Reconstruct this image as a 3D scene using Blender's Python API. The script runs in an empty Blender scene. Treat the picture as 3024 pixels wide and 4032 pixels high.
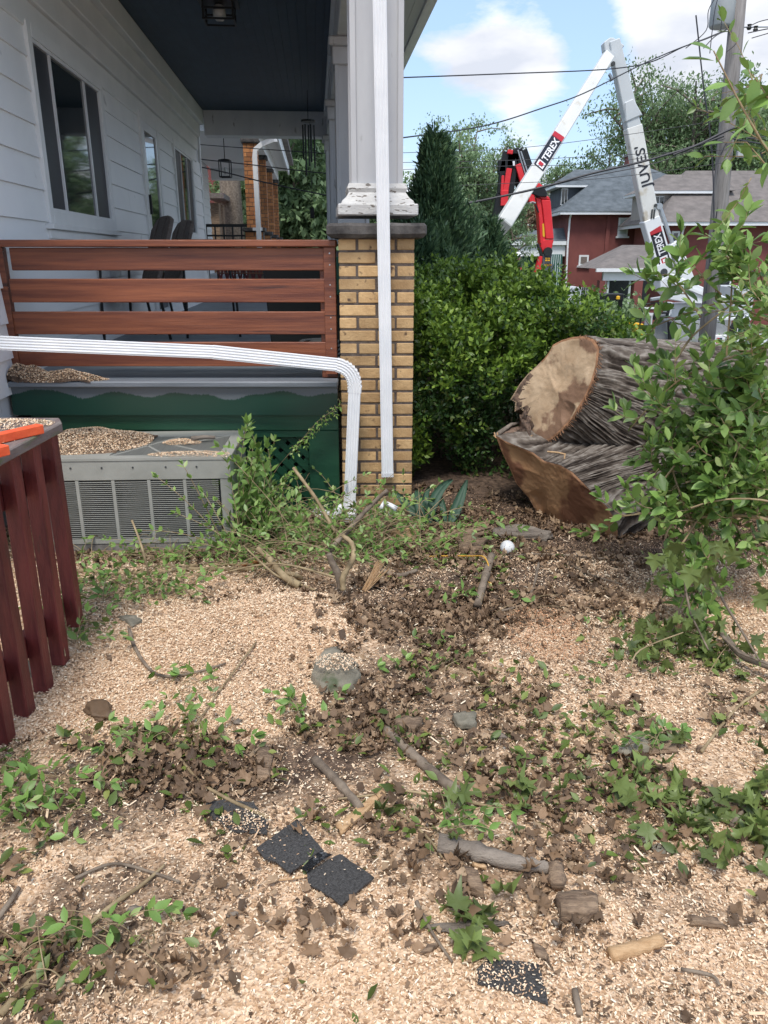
import bpy, bmesh, math, random
import numpy as np
from mathutils import Vector, Matrix, noise as mn
R = math.radians
scene = bpy.context.scene
COL = scene.collection
random.seed(7); rng = np.random.default_rng(7)

# ---------------------------------------------------------------- camera, sky, sun
PITCH = R(18.4); F = 3028.0; H = 1.42
cp, sp = math.cos(PITCH), math.sin(PITCH)
cam = bpy.data.cameras.new('camera'); camo = bpy.data.objects.new('camera', cam); COL.objects.link(camo)
cam.sensor_fit = 'VERTICAL'; cam.sensor_height = 36; cam.sensor_width = 27; cam.lens = 36 * F / 4032
cam.clip_start = 0.05; cam.clip_end = 3000
camo.location = (0, 0, H); camo.rotation_euler = (R(90) - PITCH, 0, 0)
scene.camera = camo

SUN_EL, SUN_AZ = R(62), R(186)      # azimuth clockwise from +Y: the sun is high behind the camera, thin cloud in front of it
w = bpy.data.worlds.new('World'); scene.world = w; w.use_nodes = True
nt = w.node_tree; nt.nodes.clear(); L = nt.links
def wn(t, **k):
    n = nt.nodes.new(t)
    for a, b in k.items(): setattr(n, a, b)
    return n
out = wn('ShaderNodeOutputWorld'); bg = wn('ShaderNodeBackground'); bg.inputs[1].default_value = 0.15
L.new(bg.outputs[0], out.inputs[0])
sky = wn('ShaderNodeTexSky', sky_type='NISHITA', sun_disc=False, sun_elevation=SUN_EL, sun_rotation=SUN_AZ)
sky.air_density = 1.0; sky.dust_density = 1.6; sky.ozone_density = 1.4
tc = wn('ShaderNodeTexCoord'); sep = wn('ShaderNodeSeparateXYZ'); L.new(tc.outputs['Generated'], sep.inputs[0])
# cloud layer: project the view direction on a flat deck
zz = wn('ShaderNodeMath', operation='MAXIMUM'); L.new(sep.outputs['Z'], zz.inputs[0]); zz.inputs[1].default_value = 0.0
za = wn('ShaderNodeMath', operation='ADD'); L.new(zz.outputs[0], za.inputs[0]); za.inputs[1].default_value = 0.30
dv = wn('ShaderNodeVectorMath', operation='DIVIDE'); cmb = wn('ShaderNodeCombineXYZ')
for i in range(3): L.new(za.outputs[0], cmb.inputs[i])
L.new(tc.outputs['Generated'], dv.inputs[0]); L.new(cmb.outputs[0], dv.inputs[1])
n1 = wn('ShaderNodeTexNoise'); n1.inputs['Scale'].default_value = 1.25; n1.inputs['Detail'].default_value = 9; n1.inputs['Roughness'].default_value = 0.56
mp = wn('ShaderNodeMapping'); mp.inputs['Location'].default_value = (3.1, 1.7, 0.4); mp.inputs['Scale'].default_value = (1, 1, 2.2)
L.new(dv.outputs[0], mp.inputs[0]); L.new(mp.outputs[0], n1.inputs['Vector'])
def blob(px_, py_, rad, amp):
    d = Vector(((px_ - 1512) / F, cp + (2016 - py_) / F * sp, -sp + (2016 - py_) / F * cp)).normalized()
    ds = wn('ShaderNodeVectorMath', operation='DISTANCE'); L.new(tc.outputs['Generated'], ds.inputs[0]); ds.inputs[1].default_value = d
    mr = wn('ShaderNodeMapRange', interpolation_type='SMOOTHSTEP'); L.new(ds.outputs['Value'], mr.inputs[0])
    mr.inputs[1].default_value = 0; mr.inputs[2].default_value = rad; mr.inputs[3].default_value = amp; mr.inputs[4].default_value = 0
    return mr.outputs[0]
n3 = wn('ShaderNodeTexNoise'); n3.inputs['Scale'].default_value = 6.5; n3.inputs['Detail'].default_value = 8; n3.inputs['Roughness'].default_value = .62; L.new(mp.outputs[0], n3.inputs['Vector'])
n3m = wn('ShaderNodeMath', operation='MULTIPLY_ADD'); L.new(n3.outputs['Fac'], n3m.inputs[0]); n3m.inputs[1].default_value = .62; n3m.inputs[2].default_value = -.31
n3a = wn('ShaderNodeMath', operation='ADD'); L.new(n1.outputs['Fac'], n3a.inputs[0]); L.new(n3m.outputs[0], n3a.inputs[1])
acc = n3a.outputs[0]
for b in ((1720, 250, .085, .3), (1850, 240, .08, .24), (1970, 320, .10, .3), (2120, 290, .085, .26), (2200, 240, .07, .28), (2480, 110, .08, .2), (2650, 130, .10, .2), (2900, 130, .12, .16), (2140, 600, .09, .26), (1990, 640, .07, .2),
          (1600, 610, .08, .3), (1650, 60, .11, -.30), (1800, 120, .05, -.2), (2310, 150, .075, -.42), (1950, 490, .10, -.34), (1640, 440, .11, -.38), (2330, 420, .12, -.34), (2080, 90, .10, -.22), (1780, 480, .08, -.2), (2200, 470, .08, -.2)):
    ad = wn('ShaderNodeMath', operation='ADD'); L.new(acc, ad.inputs[0]); L.new(blob(*b), ad.inputs[1]); acc = ad.outputs[0]
cr = wn('ShaderNodeValToRGB'); L.new(acc, cr.inputs[0])
cr.color_ramp.elements[0].position = .44; cr.color_ramp.elements[0].color = (0, 0, 0, 1)
cr.color_ramp.elements[1].position = .66; cr.color_ramp.elements[1].color = (1, 1, 1, 1)
n2 = wn('ShaderNodeTexNoise'); n2.inputs['Scale'].default_value = 3.2; n2.inputs['Detail'].default_value = 5
L.new(mp.outputs[0], n2.inputs['Vector'])
ccr = wn('ShaderNodeValToRGB'); L.new(n2.outputs['Fac'], ccr.inputs[0])
ccr.color_ramp.elements[0].position = .35; ccr.color_ramp.elements[0].color = (2.45, 2.6, 2.95, 1)
ccr.color_ramp.elements[1].position = .6; ccr.color_ramp.elements[1].color = (3.75, 3.75, 3.8, 1)
veil = wn('ShaderNodeMix', data_type='RGBA'); veil.inputs[0].default_value = .6      # thin high haze over the blue
L.new(sky.outputs[0], veil.inputs[6]); veil.inputs[7].default_value = (1.45, 2.05, 3.1, 1)
mx = wn('ShaderNodeMix', data_type='RGBA'); L.new(cr.outputs[0], mx.inputs[0]); L.new(veil.outputs[2], mx.inputs[6]); L.new(ccr.outputs[0], mx.inputs[7])
L.new(mx.outputs[2], bg.inputs[0])
sun = bpy.data.lights.new('sun', 'SUN'); sun.energy = 1.45; sun.angle = R(15); sun.color = (1, .96, .9)
suno = bpy.data.objects.new('sun', sun); COL.objects.link(suno)
sd = Vector((math.sin(SUN_AZ) * math.cos(SUN_EL), math.cos(SUN_AZ) * math.cos(SUN_EL), math.sin(SUN_EL)))
suno.rotation_euler = sd.to_track_quat('Z', 'Y').to_euler(); suno.location = (0, -5, 30)
vs = scene.view_settings; vs.view_transform = 'Standard'; vs.look = 'None'; vs.gamma = 1; vs.use_curve_mapping = False; vs.exposure = 1.08
scene.cycles.max_bounces = 6; scene.cycles.transparent_max_bounces = 8
scene.cycles.diffuse_bounces = 3

# ---------------------------------------------------------------- layout helpers: a point of the photo and a distance give a place
def ray(x, y):
    u = (x - 1512) / F; v = (2016 - y) / F
    return (u, cp + v * sp, -sp + v * cp)
def at(x, y, Y):
    d = ray(x, y); t = Y / d[1]; return Vector((d[0] * t, Y, H + d[2] * t))
def gr(x, y, z=0.0):
    d = ray(x, y); t = (z - H) / d[2]; return Vector((d[0] * t, d[1] * t, z))
A = R(4.89); W0 = (-2.08, 4.25)
def loc2w(r, s, z): return Vector((W0[0] + r * math.cos(A) - s * math.sin(A), W0[1] + r * math.sin(A) + s * math.cos(A), z))

def terrain(x, y):
    """height of the ground (scalar)"""
    z = 0.0
    if y > 8: z -= 1.25 * min(1, (y - 8) / 14) ; 
    if y > 22: z -= .85 * min(1, (y - 22) / 24)
    n = mn.noise(Vector((x * 1.1, y * 1.1, 0))) * .035 + mn.noise(Vector((x * 4, y * 4, 3))) * .012
    z += n * (1 if y < 8 else .3)
    for (cx, cy, rx, ry, h) in MOUNDS:
        d = ((x - cx) / rx) ** 2 + ((y - cy) / ry) ** 2
        if d < 4: z += h * math.exp(-d * 1.6)
    return z
def _m(px_, py_, rx, ry, h):
    g = gr(px_, py_); return (g.x, g.y, rx, ry, h)
MOUNDS = [_m(1180, 2460, .36, .26, .115), _m(560, 2560, .4, .35, .04), _m(900, 2700, .3, .25, .02), _m(2200, 2500, .5, .4, .03), _m(1300, 2250, .9, .4, .03), _m(150, 3300, .35, .4, .04)]

# ---------------------------------------------------------------- materials
def principled(m): return m.node_tree.nodes['Principled BSDF']
MATS = {}
def mat(name, c1, c2=None, scale=6.0, rough=.6, bump=0.0, bscale=40.0, metal=0.0, rnd=.0, stretch=(1, 1, 1), spec=.5, lo=.35, hi=.65, detail=5, c3=None, s3=20, t3=.62, w3=.08, island=None, trans=0.0, noiserough=.6, bstretch=None, bdist=.01, coat=0.0):
    m = bpy.data.materials.new(name); m.use_nodes = True; t = m.node_tree; n = t.nodes; l = t.links
    p = n['Principled BSDF']; p.inputs['Roughness'].default_value = rough; p.inputs['Metallic'].default_value = metal
    p.inputs['Specular IOR Level'].default_value = spec; p.inputs['Coat Weight'].default_value = coat
    tcn = n.new('ShaderNodeTexCoord'); oi = n.new('ShaderNodeObjectInfo')
    mul = n.new('ShaderNodeMath'); mul.operation = 'MULTIPLY'; mul.inputs[1].default_value = 53.0; l.new(oi.outputs['Random'], mul.inputs[0])
    av = n.new('ShaderNodeVectorMath'); av.operation = 'ADD'; l.new(tcn.outputs['Object'], av.inputs[0]); l.new(mul.outputs[0], av.inputs[1])
    mp_ = n.new('ShaderNodeMapping'); mp_.inputs['Scale'].default_value = stretch; l.new(av.outputs[0], mp_.inputs[0])
    col = None
    def rgba(c): return (c[0], c[1], c[2], 1)
    if island:
        geo = n.new('ShaderNodeNewGeometry'); r = n.new('ShaderNodeValToRGB'); l.new(geo.outputs['Random Per Island'], r.inputs[0])
        e = r.color_ramp.elements
        while len(e) < len(island): e.new(.5)
        for i, (pos, c) in enumerate(island): e[i].position = pos; e[i].color = rgba(c)
        r.color_ramp.interpolation = 'LINEAR'; col = r.outputs[0]
    elif c2 is not None:
        no = n.new('ShaderNodeTexNoise'); no.inputs['Scale'].default_value = scale; no.inputs['Detail'].default_value = detail; no.inputs['Roughness'].default_value = noiserough
        l.new(mp_.outputs[0], no.inputs['Vector'])
        r = n.new('ShaderNodeValToRGB'); l.new(no.outputs['Fac'], r.inputs[0])
        r.color_ramp.elements[0].position = lo; r.color_ramp.elements[0].color = rgba(c1)
        r.color_ramp.elements[1].position = hi; r.color_ramp.elements[1].color = rgba(c2); col = r.outputs[0]
    if c3 is not None:
        no = n.new('ShaderNodeTexNoise'); no.inputs['Scale'].default_value = s3; no.inputs['Detail'].default_value = 6; l.new(mp_.outputs[0], no.inputs['Vector'])
        mr = n.new('ShaderNodeMapRange'); mr.inputs[1].default_value = t3; mr.inputs[2].default_value = t3 + w3; l.new(no.outputs['Fac'], mr.inputs[0])
        mi = n.new('ShaderNodeMix'); mi.data_type = 'RGBA'; l.new(mr.outputs[0], mi.inputs[0])
        if col: l.new(col, mi.inputs[6])
        else: mi.inputs[6].default_value = rgba(c1)
        mi.inputs[7].default_value = rgba(c3); col = mi.outputs[2]
    if rnd > 0:
        mr = n.new('ShaderNodeMapRange'); mr.inputs[3].default_value = 1 - rnd; mr.inputs[4].default_value = 1 + rnd; l.new(oi.outputs['Random'], mr.inputs[0])
        hs = n.new('ShaderNodeHueSaturation'); l.new(mr.outputs[0], hs.inputs['Value'])
        if col: l.new(col, hs.inputs['Color'])
        else: hs.inputs['Color'].default_value = rgba(c1)
        col = hs.outputs[0]
    if col: l.new(col, p.inputs['Base Color'])
    else: p.inputs['Base Color'].default_value = rgba(c1)
    if bump > 0:
        bn = n.new('ShaderNodeTexNoise'); bn.inputs['Scale'].default_value = bscale; bn.inputs['Detail'].default_value = 6; bn.inputs['Roughness'].default_value = .65
        if bstretch:
            m2 = n.new('ShaderNodeMapping'); m2.inputs['Scale'].default_value = bstretch; l.new(av.outputs[0], m2.inputs[0]); l.new(m2.outputs[0], bn.inputs['Vector'])
        else: l.new(mp_.outputs[0], bn.inputs['Vector'])
        b = n.new('ShaderNodeBump'); b.inputs['Strength'].default_value = bump; b.inputs['Distance'].default_value = bdist
        l.new(bn.outputs['Fac'], b.inputs['Height']); l.new(b.outputs[0], p.inputs['Normal'])
    if trans > 0:
        tr = n.new('ShaderNodeBsdfTranslucent'); ms = n.new('ShaderNodeMixShader'); ms.inputs[0].default_value = trans
        if col: l.new(col, tr.inputs[0])
        else: tr.inputs[0].default_value = rgba(c1)
        l.new(p.outputs[0], ms.inputs[1]); l.new(tr.outputs[0], ms.inputs[2]); l.new(ms.outputs[0], n['Material Output'].inputs[0])
    MATS[name] = m
    return m
mat('siding', (.79, .79, .79), (.83, .83, .82), 3, .45, .05, 90, c3=(.5, .5, .5), s3=7, t3=.68, w3=.1)
mat('trim_white', (.72, .73, .72), (.79, .79, .78), 3, .5, .08, 30)
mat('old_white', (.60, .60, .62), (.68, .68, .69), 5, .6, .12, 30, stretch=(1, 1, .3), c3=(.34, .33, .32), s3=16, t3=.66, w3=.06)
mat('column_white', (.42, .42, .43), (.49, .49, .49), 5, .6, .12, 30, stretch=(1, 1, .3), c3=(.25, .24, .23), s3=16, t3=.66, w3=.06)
mat('flaking_white', (.48, .47, .45), (.62, .61, .58), 12, .7, .5, 40, c3=(.16, .14, .12), s3=26, t3=.6, w3=.03, stretch=(1, 1, 2.5))
mat('navy', (.010, .032, .058), (.015, .042, .075), 4, .55, .05, 40)
mat('red_wood', (.115, .030, .015), (.26, .082, .034), 5, .42, .25, 40, rnd=.15, stretch=(.3, 5, 7), c3=(.05, .016, .012), s3=2.6, t3=.64, w3=.04, coat=.1, detail=9)
mat('gray_paint', (.13, .15, .17), (.19, .21, .235), 6, .5, .1, 60, stretch=(.4, 4, 4), c3=(.3, .26, .2), s3=30, t3=.72)
mat('floor_paint', (.16, .185, .205), (.23, .26, .28), 5, .5, .1, 60, rnd=.08)
mat('green_paint', (.006, .036, .024), (.010, .052, .032), 5, .35, .12, 30, stretch=(.6, 3, 3), c3=(.05, .06, .055), s3=30, t3=.74)
mat('green_board', (.008, .05, .026), (.014, .07, .036), 5, .4, .12, 30, stretch=(.6, 3, 3))
mat('yellow_brick', (.40, .245, .11), (.57, .375, .18), 9, .7, .5, 60, rnd=.2, c3=(.10, .055, .03), s3=22, t3=.63, w3=.1)
mat('orange_brick', (.36, .13, .045), (.46, .2, .07), 9, .7, .3, 60, rnd=.25)
mat('mortar', (.075, .055, .045), (.14, .11, .09), 30, .9, .5, 90)
mat('cap_stone', (.028, .025, .024), (.11, .10, .092), 9, .85, .6, 30, c3=(.26, .25, .23), s3=14, t3=.66)
mat('white_metal', (.72, .73, .74), (.80, .80, .80), 6, .32, .02, 50, c3=(.5, .48, .44), s3=9, t3=.69, w3=.1)
mat('glass_dark', (.012, .018, .02), None, rough=.04, spec=.9)
mat('screen_dark', (.014, .016, .022), (.02, .022, .03), 60, .45)
mat('ac_gray', (.27, .27, .24), (.34, .34, .305), 5, .5, .05, 60, c3=(.20, .09, .04), s3=3.4, t3=.70, w3=.12)
mat('ac_dark', (.03, .033, .035), (.06, .065, .065), 20, .6)
mat('black_metal', (.012, .013, .014), None, rough=.45, metal=.3)
mat('black_plastic', (.012, .014, .013), None, rough=.4)
mat('green_plastic', (.01, .06, .035), None, rough=.4)
mat('wicker', (.09, .07, .058), (.14, .115, .1), 40, .7, .4, 80)
mat('red_rail', (.085, .010, .011), (.17, .030, .026), 7, .5, .35, 50, rnd=.15, stretch=(5, 5, .6), c3=(.02, .018, .012), s3=6, t3=.66, w3=.12)
mat('gray_cap', (.13, .085, .08), (.22, .19, .17), 7, .75, .35, 60, stretch=(3, .6, 3), c3=(.12, .14, .07), s3=9, t3=.55, w3=.12)
mat('orange_paint', (.72, .08, .022), (.82, .13, .04), 10, .5, .3, 30)
mat('concrete', (.14, .13, .12), (.24, .23, .21), 14, .9, .5, 40)
mat('bark', (.08, .062, .048), (.30, .25, .20), 14, .9, .9, 22, stretch=(.35, 1, 1), bdist=.03, lo=.3, hi=.7)
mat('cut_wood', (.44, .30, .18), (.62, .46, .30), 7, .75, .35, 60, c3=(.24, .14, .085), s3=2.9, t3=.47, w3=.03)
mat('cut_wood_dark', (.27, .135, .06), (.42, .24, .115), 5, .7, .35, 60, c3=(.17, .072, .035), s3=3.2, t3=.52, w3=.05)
mat('cambium', (.24, .12, .06), (.44, .23, .12), 20, .7, .5, 50)
mat('punky_wood', (.06, .04, .03), (.26, .17, .12), 26, .9, .9, 40)
mat('chip', (.5, .4, .3), rough=.75, island=[(0, (.22, .13, .08)), (.07, (.50, .32, .19)), (.35, (.68, .46, .285)), (.65, (.82, .62, .42)), (1, (.90, .79, .60))])
mat('chip_fine', (.5, .4, .3), rough=.8, island=[(0, (.36, .20, .11)), (.3, (.62, .39, .23)), (.7, (.76, .54, .35)), (1, (.88, .70, .50))])
mat('chip_red', (.5, .4, .3), rough=.8, island=[(0, (.30, .13, .06)), (.4, (.56, .28, .14)), (.8, (.68, .40, .22)), (1, (.80, .58, .38))])
mat('dead_leaf', (.15, .1, .07), rough=.7, rnd=.3, trans=.12, island=[(0, (.075, .045, .025)), (.35, (.16, .098, .055)), (.7, (.26, .165, .095)), (1, (.44, .31, .19))])
GL = [(0, (.085, .15, .032)), (.4, (.165, .285, .06)), (.8, (.26, .40, .10)), (1, (.40, .50, .20))]
mat('privet_leaf', (.1, .2, .05), rough=.42, trans=.3, island=GL)
mat('fallen_leaf', (.1, .2, .05), rough=.5, trans=.2, island=[(0, (.055, .088, .018)), (.4, (.105, .155, .03)), (.8, (.18, .24, .05)), (1, (.28, .30, .08))])
mat('maple_leaf', (.1, .2, .05), rough=.5, trans=.25, island=[(0, (.075, .105, .025)), (.5, (.145, .195, .05)), (1, (.25, .30, .09))])
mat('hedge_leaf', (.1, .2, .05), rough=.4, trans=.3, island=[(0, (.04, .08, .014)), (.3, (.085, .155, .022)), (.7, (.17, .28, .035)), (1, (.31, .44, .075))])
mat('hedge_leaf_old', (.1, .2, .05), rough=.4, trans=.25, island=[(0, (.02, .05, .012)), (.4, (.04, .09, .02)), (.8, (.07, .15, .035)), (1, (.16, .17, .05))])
mat('cedar_leaf', (.1, .2, .05), rough=.6, trans=.15, island=[(0, (.03, .07, .034)), (.6, (.065, .13, .06)), (1, (.12, .20, .085))])
mat('tree_leaf', (.1, .2, .05), rough=.6, trans=.35, island=[(0, (.11, .17, .075)), (.5, (.18, .27, .12)), (1, (.27, .37, .18))])
mat('tree_leaf_pale', (.1, .2, .05), rough=.6, trans=.35, island=[(0, (.16, .24, .11)), (.5, (.24, .35, .17)), (1, (.33, .45, .25))])
mat('strap_leaf', (.016, .05, .025), (.026, .075, .038), 8, .6, .1, 20, stretch=(6, .5, 1))
mat('twig', (.19, .135, .07), (.38, .29, .165), 18, .8, .3, 60)
mat('twig_gray', (.12, .09, .065), (.26, .205, .15), 18, .85, .4, 60)
mat('split_wood', (.42, .25, .12), (.6, .4, .22), 12, .8, .5, 40, stretch=(1, 6, 6))
mat('rotten_wood', (.12, .078, .05), (.34, .235, .15), 14, .9, .8, 30, stretch=(.6, 5, 5))
mat('stone', (.15, .135, .10), (.28, .25, .19), 9, .85, .5, 30, c3=(.07, .085, .04), s3=8, t3=.55)
mat('shingle', (.036, .034, .032), (.085, .081, .077), 180, .9, .7, 260, detail=2)
mat('tar', (.01, .011, .012), (.16, .17, .18), 60, .15, .2, 60, lo=.5, hi=.72)
mat('brick_far', (.16, .048, .042), (.215, .065, .055), 1.2, .85)
mat('asphalt', (.15, .15, .15), (.22, .22, .215), 3, .9, .2, 60)
mat('roof_blue', (.075, .09, .10), (.13, .15, .165), 2.2, .9, .4, 6, stretch=(1, 1, 2))
mat('roof_brown', (.13, .115, .105), (.20, .175, .16), 2.2, .9, .4, 6, stretch=(1, 1, 2))
mat('cedar_dark', (.02, .05, .03), None)
mat('siding_beige', (.34, .30, .27), (.40, .36, .32), 2, .7)
mat('slate', (.05, .06, .07), (.085, .095, .11), 2.5, .8)
mat('boom_white', (.62, .62, .58), (.72, .71, .67), 1.5, .35, c3=(.5, .45, .36), s3=2.2, t3=.6)
mat('boom_gray', (.50, .53, .54), (.56, .58, .58), 1.5, .4)
mat('paint_white', (.68, .70, .70), (.75, .76, .76), 2, .35)
mat('crane_red', (.62, .018, .025), (.70, .03, .035), 2, .35)
mat('decal_black', (.012, .013, .02), None, rough=.35)
mat('decal_red', (.45, .02, .03), None, rough=.35)
mat('decal_white', (.78, .78, .78), None, rough=.4)
mat('decal_yellow', (.75, .42, .02), None, rough=.4)
mat('yellow_plastic', (.78, .43, .01), None, rough=.4)
mat('steel', (.4, .42, .43), None, rough=.3, metal=.8)
mat('pole_wood', (.17, .155, .145), (.28, .26, .245), 7, .9, .5, 30, stretch=(4, 4, .3), c3=(.07, .06, .055), s3=5, t3=.66)
mat('pole_gray', (.38, .40, .40), (.44, .46, .46), 3, .5)
mat('wire_black', (.035, .035, .042), None, rough=.6)
mat('awning_green', (.02, .09, .075), (.03, .12, .1), 3, .8)
mat('awning_white', (.5, .56, .54), None, rough=.8)
mat('skin', (.45, .26, .19), None, rough=.55)
mat('cloth_dark', (.02, .02, .028), (.03, .03, .04), 20, .9)
mat('cloth_red', (.35, .03, .03), (.28, .03, .03), 20, .9)
mat('car_white', (.7, .7, .7), None, rough=.25, coat=.5)
mat('rope_yellow', (.62, .36, .05), (.5, .25, .03), 60, .8)
mat('ball_white', (.78, .78, .77), None, rough=.4)
mat('lamp_glass', (.5, .5, .48), None, rough=.15)

# ---------------------------------------------------------------- objects
def tag(o, label=None, cat=None, group=None, kind=None):
    if label: o['label'] = label
    if cat: o['category'] = cat
    if group: o['group'] = group
    if kind: o['kind'] = kind
    return o
def thing(name, label, cat, loc=(0, 0, 0), rotz=0, group=None):
    o = bpy.data.objects.new(name, None); COL.objects.link(o); o.location = loc; o.rotation_euler = (0, 0, rotz); o.empty_display_size = .1
    return tag(o, label, cat, group)
def link(name, me, m=None, parent=None):
    if m is not None and not me.materials: me.materials.append(MATS[m] if isinstance(m, str) else m)
    o = bpy.data.objects.new(name, me); COL.objects.link(o)
    if parent is not None: o.parent = parent
    return o
class MB:
    def __init__(s): s.v = []; s.f = []; s.mi = []; s.cur = 0
    def add(s, vs, fs):
        b = len(s.v); s.v += [tuple(v) for v in vs]; s.f += [tuple(b + i for i in f) for f in fs]; s.mi += [s.cur] * len(fs)
    def box(s, x, y, z):
        X, Y, Z = x, y, z
        s.add([(X[i], Y[j], Z[k]) for i in (0, 1) for j in (0, 1) for k in (0, 1)],
              [(0, 1, 3, 2), (4, 6, 7, 5), (0, 4, 5, 1), (2, 3, 7, 6), (0, 2, 6, 4), (1, 5, 7, 3)]); return s
    def obox(s, a, b, w, h, up=(0, 0, 1), w2=None, h2=None):
        """beam from a to b with section w (side) x h (up)"""
        a = Vector(a); b = Vector(b); d = (b - a).normalized(); side = d.cross(Vector(up)).normalized(); u = side.cross(d)
        w2 = w if w2 is None else w2; h2 = h if h2 is None else h2
        vs = []
        for p, ww, hh in ((a, w, h), (b, w2, h2)):
            for sx, sy in ((-1, -1), (1, -1), (1, 1), (-1, 1)): vs.append(p + side * (sx * ww / 2) + u * (sy * hh / 2))
        s.add(vs, [(3, 2, 1, 0), (4, 5, 6, 7), (0, 1, 5, 4), (1, 2, 6, 5), (2, 3, 7, 6), (3, 0, 4, 7)]); return s
    def tube(s, pts, rad, n=6, cap=True):
        pts = [Vector(p) for p in pts]; m = len(pts)
        if not hasattr(rad, '__len__'): rad = [rad] * m
        vs = []; prev = None
        for i, p in enumerate(pts):
            d = (pts[min(i + 1, m - 1)] - pts[max(i - 1, 0)]).normalized()
            if prev is None:
                up = Vector((0, 0, 1)) if abs(d.z) < .9 else Vector((1, 0, 0)); side = d.cross(up).normalized()
            else:
                side = (prev - d * prev.dot(d)).normalized()
            prev = side; u = side.cross(d)
            for k in range(n):
                a = 2 * math.pi * k / n; vs.append(p + (side * math.cos(a) + u * math.sin(a)) * rad[i])
        fs = [(i * n + k, i * n + (k + 1) % n, (i + 1) * n + (k + 1) % n, (i + 1) * n + k) for i in range(m - 1) for k in range(n)]
        if cap: fs += [tuple(range(n - 1, -1, -1)), tuple((m - 1) * n + k for k in range(n))]
        s.add(vs, fs); return s
    def sweep(s, pts, prof, ups=None, cap=True):
        """sweep a closed 2D profile [(side, up)] along pts; ups fixes the profile's up axis"""
        pts = [Vector(p) for p in pts]; m = len(pts); n = len(prof); vs = []
        for i, p in enumerate(pts):
            d = (pts[min(i + 1, m - 1)] - pts[max(i - 1, 0)]).normalized(); up = Vector(ups[i] if isinstance(ups, list) else ups)
            side = d.cross(up).normalized(); u = side.cross(d)
            vs += [p + side * q[0] + u * q[1] for q in prof]
        fs = [(i * n + k, i * n + (k + 1) % n, (i + 1) * n + (k + 1) % n, (i + 1) * n + k) for i in range(m - 1) for k in range(n)]
        if cap: fs += [tuple(range(n - 1, -1, -1)), tuple((m - 1) * n + k for k in range(n))]
        s.add(vs, fs); return s
    def prism(s, poly, z0, z1):
        n = len(poly); s.add([(p[0], p[1], z0) for p in poly] + [(p[0], p[1], z1) for p in poly],
              [tuple(range(n - 1, -1, -1)), tuple(range(n, 2 * n))] + [(i, (i + 1) % n, n + (i + 1) % n, n + i) for i in range(n)]); return s
    def extr(s, pts, vec):
        """closed polygon of 3D points extruded by a vector"""
        n = len(pts); v = Vector(vec); pts = [Vector(p) for p in pts]
        s.add(pts + [p + v for p in pts], [tuple(range(n)), tuple(range(2 * n - 1, n - 1, -1))] + [(i, n + i, n + (i + 1) % n, (i + 1) % n) for i in range(n)]); return s
    def lathe(s, c, prof, n=16, axis='z'):
        vs = []
        for (r, h) in prof:
            for k in range(n):
                a = 2 * math.pi * k / n; x, y = r * math.cos(a), r * math.sin(a)
                vs.append((c[0] + x, c[1] + y, c[2] + h) if axis == 'z' else (c[0] + x, c[1] + h, c[2] + y))
        m = len(prof); fs = [(i * n + k, i * n + (k + 1) % n, (i + 1) * n + (k + 1) % n, (i + 1) * n + k) for i in range(m - 1) for k in range(n)]
        fs += [tuple(range(n - 1, -1, -1)), tuple((m - 1) * n + k for k in range(n))]; s.add(vs, fs); return s
    def mesh(s, name, mats=None, smooth=False, bevel=0):
        me = bpy.data.meshes.new(name); me.from_pydata(s.v, [], s.f)
        if mats:
            for m in (mats if isinstance(mats, (list, tuple)) else [mats]): me.materials.append(MATS[m] if isinstance(m, str) else m)
            if isinstance(mats, (list, tuple)) and len(mats) > 1: me.polygons.foreach_set('material_index', s.mi)
        bm = bmesh.new(); bm.from_mesh(me); bmesh.ops.recalc_face_normals(bm, faces=bm.faces)
        if bevel: bmesh.ops.bevel(bm, geom=bm.edges[:], offset=bevel, segments=1, affect='EDGES')
        bm.to_mesh(me); bm.free()
        if smooth: me.polygons.foreach_set('use_smooth', [True] * len(me.polygons))
        me.update(); return me
    def build(s, name, mats, parent=None, smooth=False, bevel=0):
        return link(name, s.mesh(name, mats, smooth, bevel), None, parent)
def boxobj(name, m, parent, x, y, z, bevel=0): return MB().box(x, y, z).build(name, m, parent, bevel=bevel)
def npmesh(name, V, Fc, m, smooth=False):
    """V (n,3), Fc (k,q) numpy arrays -> mesh"""
    me = bpy.data.meshes.new(name); q = Fc.shape[1]
    me.vertices.add(len(V)); me.vertices.foreach_set('co', np.ascontiguousarray(V, dtype=np.float32).ravel())
    me.loops.add(Fc.size); me.loops.foreach_set('vertex_index', np.ascontiguousarray(Fc, dtype=np.int32).ravel())
    me.polygons.add(len(Fc)); me.polygons.foreach_set('loop_start', np.arange(0, Fc.size, q, dtype=np.int32))
    if smooth: me.polygons.foreach_set('use_smooth', np.ones(len(Fc), dtype=bool))
    me.materials.append(MATS[m] if isinstance(m, str) else m); me.update(calc_edges=True); return me
def instv(base, faces, P, X, Y, Z, S):
    """stamp a base mesh (nv,3) at points P with axes X,Y,Z (n,3) and sizes S"""
    n = len(P); b = base[None, :, :] * np.asarray(S).reshape(n, 1, -1)
    V = P[:, None, :] + b[:, :, 0:1] * X[:, None, :] + b[:, :, 1:2] * Y[:, None, :] + b[:, :, 2:3] * Z[:, None, :]
    Fc = faces[None] + (np.arange(n) * len(base))[:, None, None]
    return V.reshape(-1, 3), Fc.reshape(-1, faces.shape[1])
def nrm(a): return a / np.maximum(np.linalg.norm(a, axis=1, keepdims=True), 1e-9)
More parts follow.
